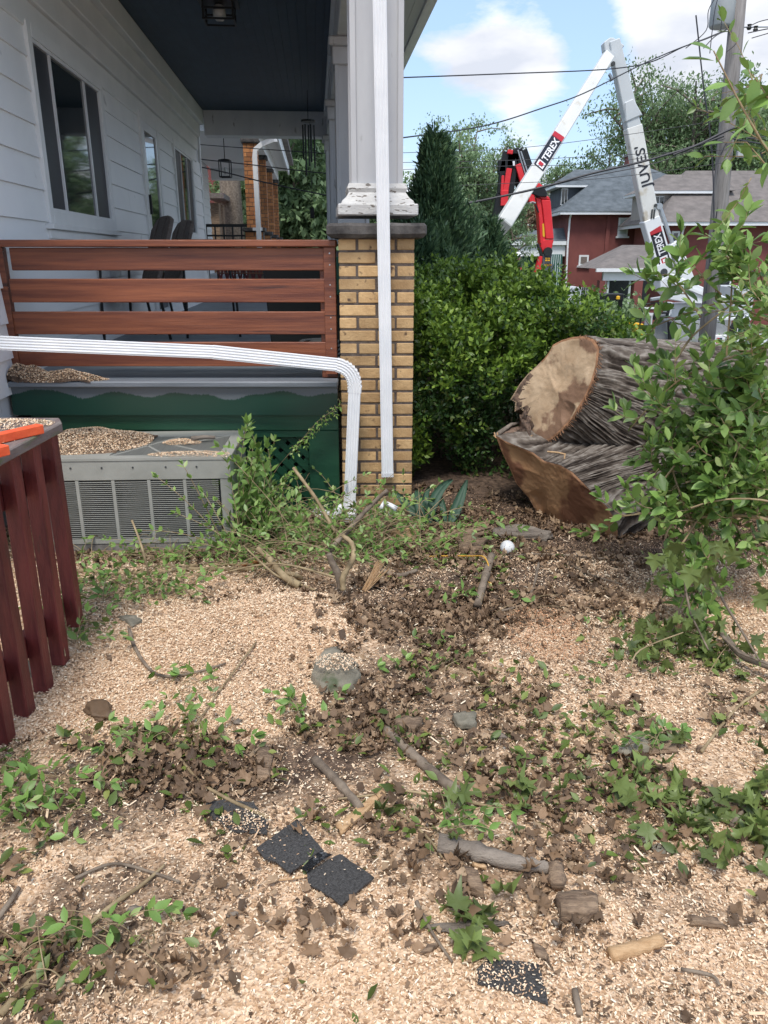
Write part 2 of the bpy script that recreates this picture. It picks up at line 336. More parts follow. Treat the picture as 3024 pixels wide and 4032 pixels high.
def frames(n, D=None, tilt=None, r=rng):
    """random orthonormal frames; D = length axis (n,3)"""
    if D is None:
        a = r.uniform(0, 2 * np.pi, n); D = np.stack([np.cos(a), np.sin(a), r.normal(0, tilt if tilt is not None else .3, n)], 1)
    D = nrm(D); U = r.normal(0, 1, (n, 3)) if tilt is None else np.stack([r.normal(0, tilt, n), r.normal(0, tilt, n), np.ones(n)], 1)
    X = nrm(np.cross(D, U)); Z = np.cross(X, D); return X, D, Z
# leaf outlines: x across, y along (0..1), z curl
OVAL_V = np.array([(0, 0, 0), (.20, .28, .05), (.23, .55, .06), (0, 1, -.02), (-.23, .55, .06), (-.20, .28, .05), (0, .5, 0)], float)
OVAL_F = np.array([(0, 1, 6), (1, 2, 6), (2, 3, 6), (3, 4, 6), (4, 5, 6), (5, 0, 6)])
DIA_V = np.array([(0, 0, 0), (.27, .5, .05), (0, 1, 0), (-.27, .5, .05)], float)
DIA_F = np.array([(0, 1, 2), (0, 2, 3)])
def maple(curl, seed):
    r = random.Random(seed); out_ = []
    pr = [(0, 0), (.12, .16), (.42, .06), (.36, .26), (.55, .42), (.34, .44), (.40, .68), (.2, .62), (.0, 1.0), (-.2, .62), (-.40, .68), (-.34, .44), (-.55, .42), (-.36, .26), (-.42, .06), (-.12, .16)]
    vs = [(0, .38, -.02 + .1 * curl)]
    for (x, y) in pr:
        x += r.uniform(-.05, .05); y += r.uniform(-.05, .05); d = math.hypot(x, y - .38)
        vs.append((x * (1 - .3 * curl), y, curl * (d * d * 1.1) * r.uniform(.4, 1.5) + .10 * curl * math.sin(9 * x + seed)))
    n = len(pr); return np.array(vs), np.array([(0, 1 + i, 1 + (i + 1) % n) for i in range(n)])
def join(parts):
    V = []; Fc = []; b = 0
    for v, f in parts: V.append(v); Fc.append(f + b); b += len(v)
    return np.concatenate(V), np.concatenate(Fc)
def stuff(o): o['kind'] = 'stuff'; return o
# green skirt with wavy gray overpaint along its top
def green_skirt():
    m = bpy.data.materials.new('green_skirt'); m.use_nodes = True; t = m.node_tree; n = t.nodes; l = t.links; p = n['Principled BSDF']
    p.inputs['Roughness'].default_value = .32
    tcn = n.new('ShaderNodeTexCoord'); s = n.new('ShaderNodeSeparateXYZ'); l.new(tcn.outputs['Object'], s.inputs[0])
    mpp = n.new('ShaderNodeMapping'); mpp.inputs['Scale'].default_value = (2.2, 0, 0); l.new(tcn.outputs['Object'], mpp.inputs[0])
    a = n.new('ShaderNodeTexNoise'); a.inputs['Scale'].default_value = 1.3; a.inputs['Detail'].default_value = 1; l.new(mpp.outputs[0], a.inputs['Vector'])
    mp2 = n.new('ShaderNodeMapping'); mp2.inputs['Scale'].default_value = (160, 1, 4); l.new(tcn.outputs['Object'], mp2.inputs[0])
    c = n.new('ShaderNodeTexNoise'); c.inputs['Scale'].default_value = 1; l.new(mp2.outputs[0], c.inputs['Vector'])
    m1 = n.new('ShaderNodeMath'); m1.operation = 'MULTIPLY_ADD'; l.new(a.outputs['Fac'], m1.inputs[0]); m1.inputs[1].default_value = .17; l.new(s.outputs['Z'], m1.inputs[2])
    m2 = n.new('ShaderNodeMath'); m2.operation = 'MULTIPLY_ADD'; l.new(c.outputs['Fac'], m2.inputs[0]); m2.inputs[1].default_value = .022; l.new(m1.outputs[0], m2.inputs[2])
    mr = n.new('ShaderNodeMapRange'); mr.inputs[1].default_value = .786; mr.inputs[2].default_value = .792; l.new(m2.outputs[0], mr.inputs[0])
    mi = n.new('ShaderNodeMix'); mi.data_type = 'RGBA'; l.new(mr.outputs[0], mi.inputs[0]); mi.inputs[6].default_value = (.007, .042, .028, 1); mi.inputs[7].default_value = (.105, .125, .14, 1)
    l.new(mi.outputs[2], p.inputs['Base Color']); MATS['green_skirt'] = m
green_skirt()

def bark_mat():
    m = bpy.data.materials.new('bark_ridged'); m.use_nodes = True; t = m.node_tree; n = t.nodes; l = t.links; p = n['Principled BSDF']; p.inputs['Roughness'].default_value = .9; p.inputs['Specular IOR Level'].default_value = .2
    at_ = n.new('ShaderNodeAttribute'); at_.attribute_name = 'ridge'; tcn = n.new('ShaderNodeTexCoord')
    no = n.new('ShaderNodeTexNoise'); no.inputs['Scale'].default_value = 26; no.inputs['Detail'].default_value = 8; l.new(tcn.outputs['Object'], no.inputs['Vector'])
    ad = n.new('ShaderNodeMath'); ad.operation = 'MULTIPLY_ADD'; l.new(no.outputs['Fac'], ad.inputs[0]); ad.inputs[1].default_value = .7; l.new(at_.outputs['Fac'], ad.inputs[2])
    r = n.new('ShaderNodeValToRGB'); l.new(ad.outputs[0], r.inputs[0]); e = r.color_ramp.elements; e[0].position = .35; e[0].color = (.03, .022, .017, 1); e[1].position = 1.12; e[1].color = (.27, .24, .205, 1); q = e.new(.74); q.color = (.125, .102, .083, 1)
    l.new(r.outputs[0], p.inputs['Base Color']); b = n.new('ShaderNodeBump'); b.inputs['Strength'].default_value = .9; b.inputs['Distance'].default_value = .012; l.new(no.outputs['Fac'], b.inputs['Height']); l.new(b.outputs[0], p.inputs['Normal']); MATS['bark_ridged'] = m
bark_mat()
# ================================================================ the ground
def make_ground():
    xs = np.concatenate([np.linspace(-60, -6, 12), np.linspace(-5, 5, 201), np.linspace(6, 90, 18)])
    ys = np.concatenate([np.linspace(-6, .4, 6), np.linspace(.5, 9, 190), np.linspace(9.5, 60, 40), np.linspace(70, 400, 8)])
    V = np.array([(x, y, terrain(x, y)) for y in ys for x in xs]); nx = len(xs); ny = len(ys)
    i = np.arange(ny - 1)[:, None] * nx + np.arange(nx - 1)[None]; i = i.ravel()
    Fc = np.stack([i, i + 1, i + nx + 1, i + nx], 1)
    return V, Fc
m = bpy.data.materials.new('sawdust_ground'); m.use_nodes = True; t = m.node_tree; n = t.nodes; l = t.links
p = n['Principled BSDF']; p.inputs['Roughness'].default_value = .9; p.inputs['Specular IOR Level'].default_value = .2
tcn = n.new('ShaderNodeTexCoord')
def nz(scale, det=5, rough=.6):
    q = n.new('ShaderNodeTexNoise'); q.inputs['Scale'].default_value = scale; q.inputs['Detail'].default_value = det; q.inputs['Roughness'].default_value = rough; l.new(tcn.outputs['Object'], q.inputs['Vector']); return q
def ramp(src, stops):
    r = n.new('ShaderNodeValToRGB'); l.new(src, r.inputs[0]); e = r.color_ramp.elements
    while len(e) < len(stops): e.new(.5)
    for i, (a, c) in enumerate(stops): e[i].position = a; e[i].color = (*c, 1)
    return r.outputs[0]
def mixc(f, a, b):
    q = n.new('ShaderNodeMix'); q.data_type = 'RGBA'; l.new(f, q.inputs[0]); l.new(a, q.inputs[6]); l.new(b, q.inputs[7]); return q.outputs[2]
vo = n.new('ShaderNodeTexVoronoi'); vo.inputs['Scale'].default_value = 130; l.new(tcn.outputs['Object'], vo.inputs['Vector'])
sepv = n.new('ShaderNodeSeparateColor'); l.new(vo.outputs['Color'], sepv.inputs[0])
saw = ramp(sepv.outputs[0], [(0, (.28, .165, .095)), (.2, (.52, .34, .20)), (.6, (.68, .48, .31)), (1, (.80, .62, .44))])
soil = ramp(nz(30, 8).outputs['Fac'], [(.35, (.04, .027, .02)), (.65, (.17, .115, .08))])
far = ramp(nz(4, 8).outputs['Fac'], [(.35, (.05, .085, .025)), (.65, (.16, .19, .09))])
f1 = ramp(nz(2.2, 7, .7).outputs['Fac'], [(.54, (0, 0, 0)), (.70, (1, 1, 1))])
near = mixc(f1, saw, soil)
# litter and soil take over by the hedge and under the log; the lawn beyond
sx = n.new('ShaderNodeSeparateXYZ'); l.new(tcn.outputs['Object'], sx.inputs[0])
def mrange(src, a, b):
    q = n.new('ShaderNodeMapRange'); l.new(src, q.inputs[0]); q.inputs[1].default_value = a; q.inputs[2].default_value = b; return q.outputs[0]
near2 = mixc(mrange(sx.outputs['Y'], 3.1, 3.85), near, soil)
la = n.new('ShaderNodeAttribute'); la.attribute_name = 'litter'; lm = n.new('ShaderNodeMath'); lm.operation = 'MULTIPLY_ADD'; l.new(nz(14, 8, .75).outputs['Fac'], lm.inputs[0]); lm.inputs[1].default_value = 1.3; l.new(la.outputs['Fac'], lm.inputs[2])
near2 = mixc(mrange(lm.outputs[0], .85, 1.25), near2, soil)
colr = mixc(mrange(sx.outputs['Y'], 6, 9), near2, far)
l.new(colr, p.inputs['Base Color'])
b = n.new('ShaderNodeBump'); b.inputs['Strength'].default_value = .8; b.inputs['Distance'].default_value = .006; l.new(vo.outputs['Distance'], b.inputs['Height']); l.new(b.outputs[0], p.inputs['Normal'])
MATS['sawdust_ground'] = m
gV, gF = make_ground()
ground = link('ground', npmesh('ground', gV, gF, 'sawdust_ground', True)); ground['kind'] = 'structure'
# street beyond the yard: a sheet 5 mm above the ground, running left to right behind the hedge
def street():
    mb = MB(); xs = list(range(-30, 61, 3)); ys = [14.5, 17, 20, 22, 25, 28, 32]
    vs = [(x, y, terrain(x, y) + .03) for y in ys for x in xs]; k = len(xs)
    mb.add(vs, [(j * k + i, j * k + i + 1, (j + 1) * k + i + 1, (j + 1) * k + i) for j in range(len(ys) - 1) for i in range(k - 1)])
    o = mb.build('street', 'asphalt'); o['kind'] = 'structure'
    mb = MB()
    for i in range(30): 
        x0 = -30 + i * 3; z = terrain(x0, 14.3); mb.box((x0, x0 + 2.99), (14.2, 14.48), (z - .2, z + .14))
    o = mb.build('kerb', 'concrete'); o['kind'] = 'structure'
street()

# ================================================================ the white house (wall frame: x away from the wall, y along it)
house = thing('white_house', 'white clapboard house wall with two dark windows and a storm door on the left', 'house', (W0[0], W0[1], 0), A)
S0, S1 = -1.4, 8.54
boxobj('wall', 'old_white', house, (-6, -.012), (S0, S1), (.55, 6.2))
boxobj('foundation', 'concrete', house, (-6, -.03), (S0, S1), (-.3, .56))
OPEN = [(1.02, 2.75, 1.55, 2.76), (4.15, 5.10, .7, 2.80), (6.08, 7.65, 1.6, 2.78)]
def siding_rows(parent, s0, s1, openings, z_start, rows, exp=.187, proud=.02, name='clapboard', m='siding', seams=(3.45, 5.6), r0=0.0):
    for k in range(rows):
        z0 = z_start + exp * k; z1 = z0 + exp
        segs = [(s0, s1)]
        for (a, b_, za, zb) in openings:
            if za < (z0 + z1) / 2 < zb:
                segs = [q for (c, d) in segs for q in ((c, min(d, a)), (max(c, b_), d)) if q[1] - q[0] > .02]
        if k % 2 == 0 and seams: segs = [q for (c, d) in segs for q in (((c, seams[0]), (seams[0] + .002, d)) if c < seams[0] < d else ((c, d),))]
        for (c, d) in segs:
            mb = MB(); mb.extr([(r0 - .010, c, z0), (r0 + proud, c, z0), (r0 + proud * .95, c, z0 + .012), (r0 + .004, c, z1 + .01), (r0 - .010, c, z1 + .01)], (0, d - c, 0)); mb.build(name, m, parent)
siding_rows(house, S0, S1, OPEN, 1.629 - 6 * .187 + .187, 11)
def frame_rect(name, m, parent, s0, s1, z0, z1, wd, r0, r1, sill=True):
    mb = MB(); mb.box((r0, r1), (s0, s0 + wd), (z0, z1)); mb.box((r0, r1), (s1 - wd, s1), (z0, z1))
    mb.box((r0, r1 + .002), (s0 + wd, s1 - wd), (z1 - wd, z1)); mb.box((r0, r1 + .002), (s0 + wd, s1 - wd), (z0, z0 + wd)); return mb.build(name, m, parent)
def window(parent, s0, s1, z0, z1, mull, panes):
    wdw = frame_rect('window', 'trim_white', parent, s0, s1, z0, z1, .075, 0, .034)
    frame_rect('sash_frame', 'white_metal', wdw, s0 + .075, s1 - .075, z0 + .075, z1 - .075, .022, 0, .024)
    for a in mull: boxobj('mullion', 'white_metal', wdw, (.002, .02), (a - .012, a + .012), (z0 + .097, z1 - .097))
    edges = [s0 + .09] + list(mull) + [s1 - .09]
    for i, pm in enumerate(panes): boxobj('pane' if pm == 'glass_dark' else 'insect_screen', pm, wdw, (-.002, .006 + .001 * i), (edges[i] + .006, edges[i + 1] - .006), (z0 + .09, z1 - .09))
    boxobj('sill', 'trim_white', wdw, (.0, .06), (s0 - .05, s1 + .05), (z0 - .035, z0 - .002), .004)
    boxobj('apron', 'trim_white', wdw, (0, .03), (s0 - .02, s1 + .02), (z0 - .09, z0 - .037))
    return wdw
window(house, 1.02, 2.75, 1.62, 2.76, (1.461, 2.252), ('screen_dark', 'glass_dark', 'screen_dark'))
window(house, 6.08, 7.65, 1.64, 2.78, (6.65, 7.15), ('screen_dark', 'glass_dark', 'screen_dark'))
door = boxobj('door', 'white_metal', house, (-.005, .012), (4.25, 5.0), (.78, 2.72))
frame_rect('door_casing', 'trim_white', door, 4.15, 5.10, .60, 2.80, .09, 0, .034)
frame_rect('storm_frame', 'white_metal', door, 4.25, 5.0, .78, 2.71, .085, .012, .03)
boxobj('pane', 'glass_dark', door, (.013, .018), (4.33, 4.92), (1.62, 2.62)); boxobj('pane', 'glass_dark', door, (.013, .018), (4.33, 4.92), (.87, 1.57))
MB().box((.03, .055), (4.275, 4.30), (1.83, 2.02)).build('handle', 'black_metal', door); MB().box((.03, .05), (4.28, 4.30), (1.2, 1.5)).build('lock_plate', 'black_metal', door); MB().box((.051, .07), (4.28, 4.42), (1.42, 1.445)).build('lever', 'black_metal', door)
# frieze and stepped crown under the ceiling
for (z0, z1, r) in ((2.728, 2.885, .024), (2.885, 3.06, .055), (3.06, 3.225, .10), (3.225, 3.42, .16)):
    boxobj('crown_board', 'trim_white', house, (-.01, r), (S0, 8.11), (z0 + .001, z1), .006)
# corner board at the far end
boxobj('corner_board', 'trim_white', house, (-.2, .024), (S1 - .002, S1 + .09), (.56, 3.4))

# ---------------------------------------------------------------- porch roof (same frame)
proof = thing('porch_roof', 'porch roof with a dark navy board ceiling and white beams above the railing', 'porch roof', (W0[0], W0[1], 0), A)
for i in range(22):
    x0 = .161 + i * .0806; boxobj('ceiling_board', 'navy', proof, (x0, x0 + .0795), (-.12, 8.11), (3.42, 3.44 + .0008 * (i % 2)), .002)
boxobj('beam', 'old_white', proof, (1.934, 2.23), (-.12, 8.42), (3.09, 3.425), .006)
boxobj('beam', 'old_white', proof, (.162, 1.932), (8.11, 8.40), (3.09, 3.425), .006)
boxobj('beam', 'old_white', proof, (.162, 1.932), (-.12, .12), (3.09, 3.425), .006)
boxobj('beam_trim', 'trim_white', proof, (1.90, 1.932), (.13, 8.1), (3.36, 3.419))
for i in range(5):
    boxobj('soffit_board', 'boom_gray', proof, (2.232 + i * .088, 2.318 + i * .088), (-.25, 8.8), (3.40, 3.414), .002)
boxobj('fascia', 'white_metal', proof, (2.674, 2.70), (-.25, 8.8), (3.38, 3.56))
mb = MB(); mb.sweep([(2.76, -.25, 3.5), (2.76, 8.8, 3.5)], [(-.058, .06), (-.058, -.05), (.03, -.05), (.058, 0), (.058, .06)], (0, 0, 1)); mb.build('gutter', 'white_metal', proof)
mb = MB(); mb.extr([(-.3, -.25, 3.60), (2.80, -.25, 3.60), (2.80, -.25, 3.57), (-.3, -.25, 3.45)][::-1], (0, 9.05, 0)); mb.extr([(2.82, -.25, 3.58), (2.82, -.25, 3.62), (-.3, -.25, 4.6), (-.3, -.25, 4.5)], (0, 9.05, 0)); mb.build('roof_deck', 'roof_brown', proof)

# ---------------------------------------------------------------- columns
COLS = [(.10, 1.63), (2.75, 1.47), (5.40, 1.47), (8.06, 1.47)]
def column(s, zb, label, old):
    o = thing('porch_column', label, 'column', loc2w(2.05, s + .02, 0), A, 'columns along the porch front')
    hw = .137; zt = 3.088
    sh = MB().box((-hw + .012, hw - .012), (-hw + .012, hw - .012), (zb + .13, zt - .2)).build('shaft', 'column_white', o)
    # raised stiles leave a recessed panel on every face
    mb = MB()
    for sx in (-1, 1):
        for sy in (-1, 1):
            mb.box(sorted((sx * hw, sx * (hw - .03))), sorted((sy * hw, sy * (hw - .03))), (zb + .128, zt - .19))
    mb.build('corner_stile', 'column_white', o, bevel=.002)
    if old:
        q = [(hw + .014, zb + .155), (hw + .022, zb + .13), (hw + .014, zb + .11), (hw + .03, zb + .085), (hw + .05, zb + .068), (hw + .058, zb + .05)]
        mb = MB(); vs = []; 
        for (h_, z_) in q: vs += [(-h_, -h_, z_), (h_, -h_, z_), (h_, h_, z_), (-h_, h_, z_)]
        k = len(q); fs = [(i * 4 + j, i * 4 + (j + 1) % 4, (i + 1) * 4 + (j + 1) % 4, (i + 1) * 4 + j) for i in range(k - 1) for j in range(4)] + [(0, 1, 2, 3), tuple((k - 1) * 4 + j for j in (3, 2, 1, 0))]
        mb.add(vs, fs); mb.build('base_moulding', 'flaking_white', o)
        MB().box((-hw - .075, hw + .075), (-hw - .075, hw + .075), (zb - .006, zb + .052)).build('plinth', 'flaking_white', o, bevel=.006)
    mb = MB(); mb.box((-hw - .02, hw + .02), (-hw - .02, hw + .02), (zt - .2, zt - .07)); mb.build('capital', 'column_white', o, bevel=.008)
    MB().box((-hw - .05, hw + .05), (-hw - .05, hw + .05), (zt - .07, zt - .001)).build('abacus', 'column_white', o, bevel=.012)
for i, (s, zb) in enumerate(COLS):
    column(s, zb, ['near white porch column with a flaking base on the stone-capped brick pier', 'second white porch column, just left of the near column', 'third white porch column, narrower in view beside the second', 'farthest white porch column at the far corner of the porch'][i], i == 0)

# ---------------------------------------------------------------- brick piers
def brick_mesh(sx, sy, sz, name): return MB().box((-sx / 2, sx / 2), (-sy / 2, sy / 2), (-sz / 2, sz / 2)).mesh(name, 'yellow_brick', bevel=.0035)
def brick_pier(cx, cy, rot, z0, z1, full, course, label, name='brick_pier', m='yellow_brick', joint=.010, capname='cap_stone', group=None, capw=.045, caph=.075, bevel=.0035, sides=('front', 'back')):
    o = thing(name, label, 'pier', (cx, cy, 0), rot, group)
    L1 = full / 2; bh = course - joint; hw = full / 2
    MB().box((-hw + .009, hw - .009), (-hw + .009, hw - .009), (z0, z1)).build('mortar_core', 'mortar', o)
    me_long = MB().box((-(L1 - joint) / 2, (L1 - joint) / 2), (-(L1 / 2 - joint) / 2, (L1 / 2 - joint) / 2), (-bh / 2, bh / 2)).mesh('brick', m, bevel=bevel)
    me_deep = MB().box((-(L1 / 2 - joint) / 2, (L1 / 2 - joint) / 2), (-(L1 - joint) / 2, (L1 - joint) / 2), (-bh / 2, bh / 2)).mesh('brick', m, bevel=bevel)
    rr = random.Random(int(cx * 99))
    n_ = int((z1 - z0) / course + .5)
    for k in range(n_):
        z = z1 - course * (k + .5)
        if k % 2 == 0:
            lay = [(me_deep, sx * (hw - L1 / 4), sy * (hw - L1 / 2)) for sx in (-1, 1) for sy in (-1, 1)] + [(me_long, 0, sy * (hw - L1 / 4)) for sy in (-1, 1)]
        else:
            lay = [(me_long, sx * L1 / 2, sy * (hw - L1 / 4)) for sx in (-1, 1) for sy in (-1, 1)] + [(me_deep, sx * (hw - L1 / 4), 0) for sx in (-1, 1)]
        for (me, x, y) in lay:
            b_ = link('brick', me, None, o); b_.location = (x + rr.uniform(-.001, .001), y + rr.uniform(-.0022, .0022), z + rr.uniform(-.0012, .0012)); b_.rotation_euler = (0, 0, rr.uniform(-.006, .006))
    if caph:
        q = hw + capw; mb = MB(); k = 9; rrn = random.Random(3); ring = []
        for side in range(4):
            for j in range(k):
                u_ = -q + 2 * q * j / k; jit = rrn.uniform(-.006, .006)
                ring.append([(u_, -q + jit), (q + jit, u_), (-u_, q + jit), (-q + jit, -u_)][side])
        levels = [(.93, z1), (1.0, z1 + caph * .25), (1.0, z1 + caph * .8), (.95, z1 + caph)]
        vs = [(x * f, y * f, z + rrn.uniform(-.002, .002)) for (f, z) in levels for (x, y) in ring]; N = len(ring)
        mb.add(vs, [(i * N + j, i * N + (j + 1) % N, (i + 1) * N + (j + 1) % N, (i + 1) * N + j) for i in range(3) for j in range(N)] + [tuple(range(N)), tuple(3 * N + j for j in range(N))])
        mb.build(capname, 'cap_stone', o)
    return o
brick_pier(-.04, 4.51, 0, -.03, 1.512, .415, .0677, 'yellow brick pier with a dark stone cap at the corner of the porch', capw=.052, caph=.072, joint=.012)
for i, (s, zb) in enumerate(COLS[1:]):
    c = loc2w(2.05, s + .02, 0)
    brick_pier(c.x, c.y, A, -.1 + .3, 1.40, .40, .0677, ['low yellow brick pier under the second porch column, seen through the railing gap', 'low yellow brick pier under the third porch column behind the railing', 'low yellow brick pier under the farthest porch column'][i], caph=.06, capw=.02, bevel=0)

# ---------------------------------------------------------------- porch deck
YF = 4.25
deck = thing('porch_deck', 'raised porch floor in gray paint over green skirt boards and green lattice', 'deck', (0, 0, 0), 0)
me = MB().box((0, 2.02), (0, .0885), (0, .025)).mesh('floor_board', 'floor_paint', bevel=.002)
for i in range(90):
    b_ = link('floor_board', me, None, deck); b_.location = loc2w(.012, .20 + i * .09, .735); b_.rotation_euler = (0, 0, A)
boxobj('floor_board', 'gray_paint', deck, (-2.075, -.262), (YF + .09, YF + .30), (.728, .7625), .003)
boxobj('nosing', 'gray_paint', deck, (-2.075, -.255), (YF - .03, YF + .10), (.735, .768), .006)
boxobj('skirt_beam', 'gray_paint', deck, (-2.07, -.262), (YF + .02, YF + .30), (.69, .734))
mb = MB(); mb.box((-2.07, -.258), (YF - .001, YF + .04), (.577, .733)); mb.build('skirt_board', 'green_skirt' if 'green_skirt' in MATS else 'green_paint', deck)
boxobj('skirt_board', 'green_board', deck, (-1.99, -.258), (YF + .03, YF + .07), (.484, .574), .003)
boxobj('lattice_frame', 'green_board', deck, (-.43, -.258), (YF + .035, YF + .065), (-.05, .483), .003)
boxobj('lattice_frame', 'green_board', deck, (-1.98, -.432), (YF + .04, YF + .07), (.44, .483), .003)
boxobj('shade_sheet', 'ac_dark', deck, (-2.0, -.3), (YF + .35, YF + .37), (-.05, .72))  # dark sheet standing in for the shade under the porch floor
# lattice: two layers of diagonal slats
def lattice(x0, x1, z0, z1, y, parent, m='green_paint', wd=.036, gap=.085):
    for lay, sgn in ((0, 1), (1, -1)):
        c = -3.0
        while c < 3.0:
            # line x*sgn + z = c ; clip against the rectangle
            pts = []
            for (fx, fz) in ((x0, None), (x1, None), (None, z0), (None, z1)):
                if fx is not None:
                    z = c - sgn * fx
                    if z0 - 1e-6 <= z <= z1 + 1e-6: pts.append((fx, z))
                else:
                    x = (c - fz) * sgn
                    if x0 - 1e-6 <= x <= x1 + 1e-6: pts.append((x, fz))
            if len(pts) >= 2:
                a = min(pts); b_ = max(pts)
                if math.hypot(a[0] - b_[0], a[1] - b_[1]) > .03:
                    MB().obox((a[0], y + lay * .008, a[1]), (b_[0], y + lay * .008, b_[1]), .0076, wd, up=(0, 0, 1)).build('lattice_slat', m, parent)
            c += gap
lattice(-1.95, -.43, -.02, .45, YF + .075, deck, 'green_board')
# chips that piled up on the deck edge come later

# ---------------------------------------------------------------- the red stained railing
rail = thing('porch_railing', 'red stained horizontal board railing across the porch end', 'railing', (0, 0, 0), 0)
YR = 4.36
def zpx(py, Y): return at(1000, py, Y).z
def railboard(py0, py1, name='rail_board', y0=YR, th=.022, xl=None, xr=None, jit=0):
    z1 = zpx(py0, y0); z0 = zpx(py1, y0); xl = at(40, (py0 + py1) / 2, y0).x if xl is None else xl; xr = -.262 if xr is None else xr
    return MB().box((xl, xr), (y0, y0 + th), (z0, z1)).build(name, 'red_wood', rail, bevel=.004)
railboard(975, 1065); railboard(1098, 1191); railboard(1227, 1317); railboard(1347, 1443)
for (pa_, pb_) in ((975, 1065), (1098, 1191), (1227, 1317), (1347, 1443)):
    for xs_ in (-2.09, -.292):
        for f_ in (.25, .75): MB().lathe((xs_, YR - (.013 if 1 else 0), zpx(pa_ + (pb_ - pa_) * f_, YR)), [(.0042, 0), (.0042, -.0025)], 7, 'y').build('screw', 'steel', rail)
zt = zpx(972, YR - .03)
MB().box((at(0, 950, YR).x - .06, -.255), (YR - .035, YR + .10), (zt, zt + .036)).build('cap_rail', 'red_wood', rail, bevel=.005)
MB().box((-2.165, -2.075), (YR + .023, YR + .105), (.765, zt - .001)).build('post', 'red_wood', rail, bevel=.004)
MB().box((-2.13, -2.045), (YR - .012, YR - .001), (.79, zt - .001)).build('trim_board', 'red_wood', rail, bevel=.002)
MB().box((-.325, -.262), (YR - .014, YR - .001), (.79, zt - .001)).build('trim_board', 'red_wood', rail, bevel=.002)
MB().box((-.35, -.263), (YR + .023, YR + .1), (.765, zt - .001)).build('post', 'red_wood', rail, bevel=.004)
# far railing of the porch (seen between the boards): dark red with a small lattice
far_r = thing('far_porch_railing', 'dark red low railing with lattice at the far end of the porch', 'railing', (0, 0, 0), 0)
for (za, zb) in ((1.30, 1.40), (1.16, 1.18)):
    a = loc2w(.2, 8.2, (za + zb) / 2); b_ = loc2w(1.85, 8.2, (za + zb) / 2); MB().obox(a, b_, .03, zb - za).build('rail_board', 'red_wood', far_r)
for i in range(16):
    for sg in (0, 1):
        a = loc2w(.2 + i * .1 + .1 * sg, 8.22 + .01 * sg, .8); b_ = loc2w(.3 + i * .1 - .1 * sg, 8.22 + .01 * sg, 1.3); MB().obox(a, b_, .008, .03).build('lattice_slat', 'red_rail', far_r)

# ---------------------------------------------------------------- downspouts (ribbed profile)
def ds_prof(wd=.066, dp=.048, ribs=5):
    pr = []; n_ = ribs * 4
    for i in range(n_ + 1):
        x = -wd / 2 + wd * i / n_; rib = .0035 * (1 if (i % 4) in (1, 2) else 0); pr.append((x, dp / 2 + rib - .0035))
    pr += [(wd / 2, -dp / 2), (-wd / 2, -dp / 2)]
    return pr
PR = ds_prof()
dsp = thing('downspout', 'white ribbed downspout hanging straight down the brick pier, open at the bottom', 'downspout', (0, 0, 0), 0)
a = at(1488, -420, 4.235); b_ = at(1526, 1872, 4.235)
MB().sweep([a, b_], [(x, y) for x, y in PR], (0, -1, 0)).build('pipe', 'white_metal', dsp)
d = (b_ - a).normalized()
MB().sweep([b_ - d * .02, b_ + d * .004], [(x * 1.04, y * 1.1) for x, y in PR], (0, -1, 0)).build('end_lip', 'old_white', dsp)
ds2 = thing('diverted_downspout', 'white ribbed downspout running across the railing, then bending down beside the brick pier', 'downspout', (0, 0, 0), 0)
p0 = at(-250, 1340, 3.62); p1 = at(838, 1386, 3.95); p2 = at(1325, 1436, 4.13)
MB().sweep([p0, p1 + (p1 - p0).normalized() * .02], [(x, y) for x, y in PR], (0, -1, .15)).build('pipe', 'white_metal', ds2)
MB().sweep([p1, p2], [(x * 1.05, y * 1.05) for x, y in PR], (0, -1, .15)).build('pipe', 'white_metal', ds2)
q0 = at(1396, 1545, 4.14); q1 = at(1377, 1985, 4.14)
# corrugated elbow
N = 22; pts = []; c0 = p2; c1 = at(1405, 1452, 4.135); c2 = q0
prof = []
mb = MB(); vs = []; n_ = len(PR)
for i in range(N + 1):
    t_ = i / N; p_ = c0 * (1 - t_) ** 2 + c1 * 2 * t_ * (1 - t_) + c2 * t_ ** 2; pts.append(p_)
for i in range(N + 1):
    d = (pts[min(i + 1, N)] - pts[max(i - 1, 0)]).normalized(); up = Vector((0, -1, .05)); side = d.cross(up).normalized(); u = side.cross(d)
    f_ = 1.10 + (.09 if i % 2 else -.09) * (1 if 3 < i < N - 2 else 0)
    vs += [pts[i] + side * x * f_ + u * y * 1.05 for x, y in PR]
mb.add(vs, [(i * n_ + k, i * n_ + (k + 1) % n_, (i + 1) * n_ + (k + 1) % n_, (i + 1) * n_ + k) for i in range(N) for k in range(n_)]); mb.build('elbow', 'white_metal', ds2)
MB().sweep([q0, q1], PR, (0, -1, 0)).build('pipe', 'white_metal', ds2)
MB().sweep([at(1378, 1975, 4.14), at(1376, 2030, 4.13)], [(x * 1.08, y * 1.1) for x, y in PR], (0, -1, 0)).build('connector', 'white_metal', ds2)
mb = MB()
for k in range(4): mb.box((at(1376, 2000, 4.13).x - .04, at(1376, 2000, 4.13).x + .04), (4.09, 4.165), (.0 + k * .014, .008 + k * .014))
mb.build('connector_ribs', 'white_metal', ds2)
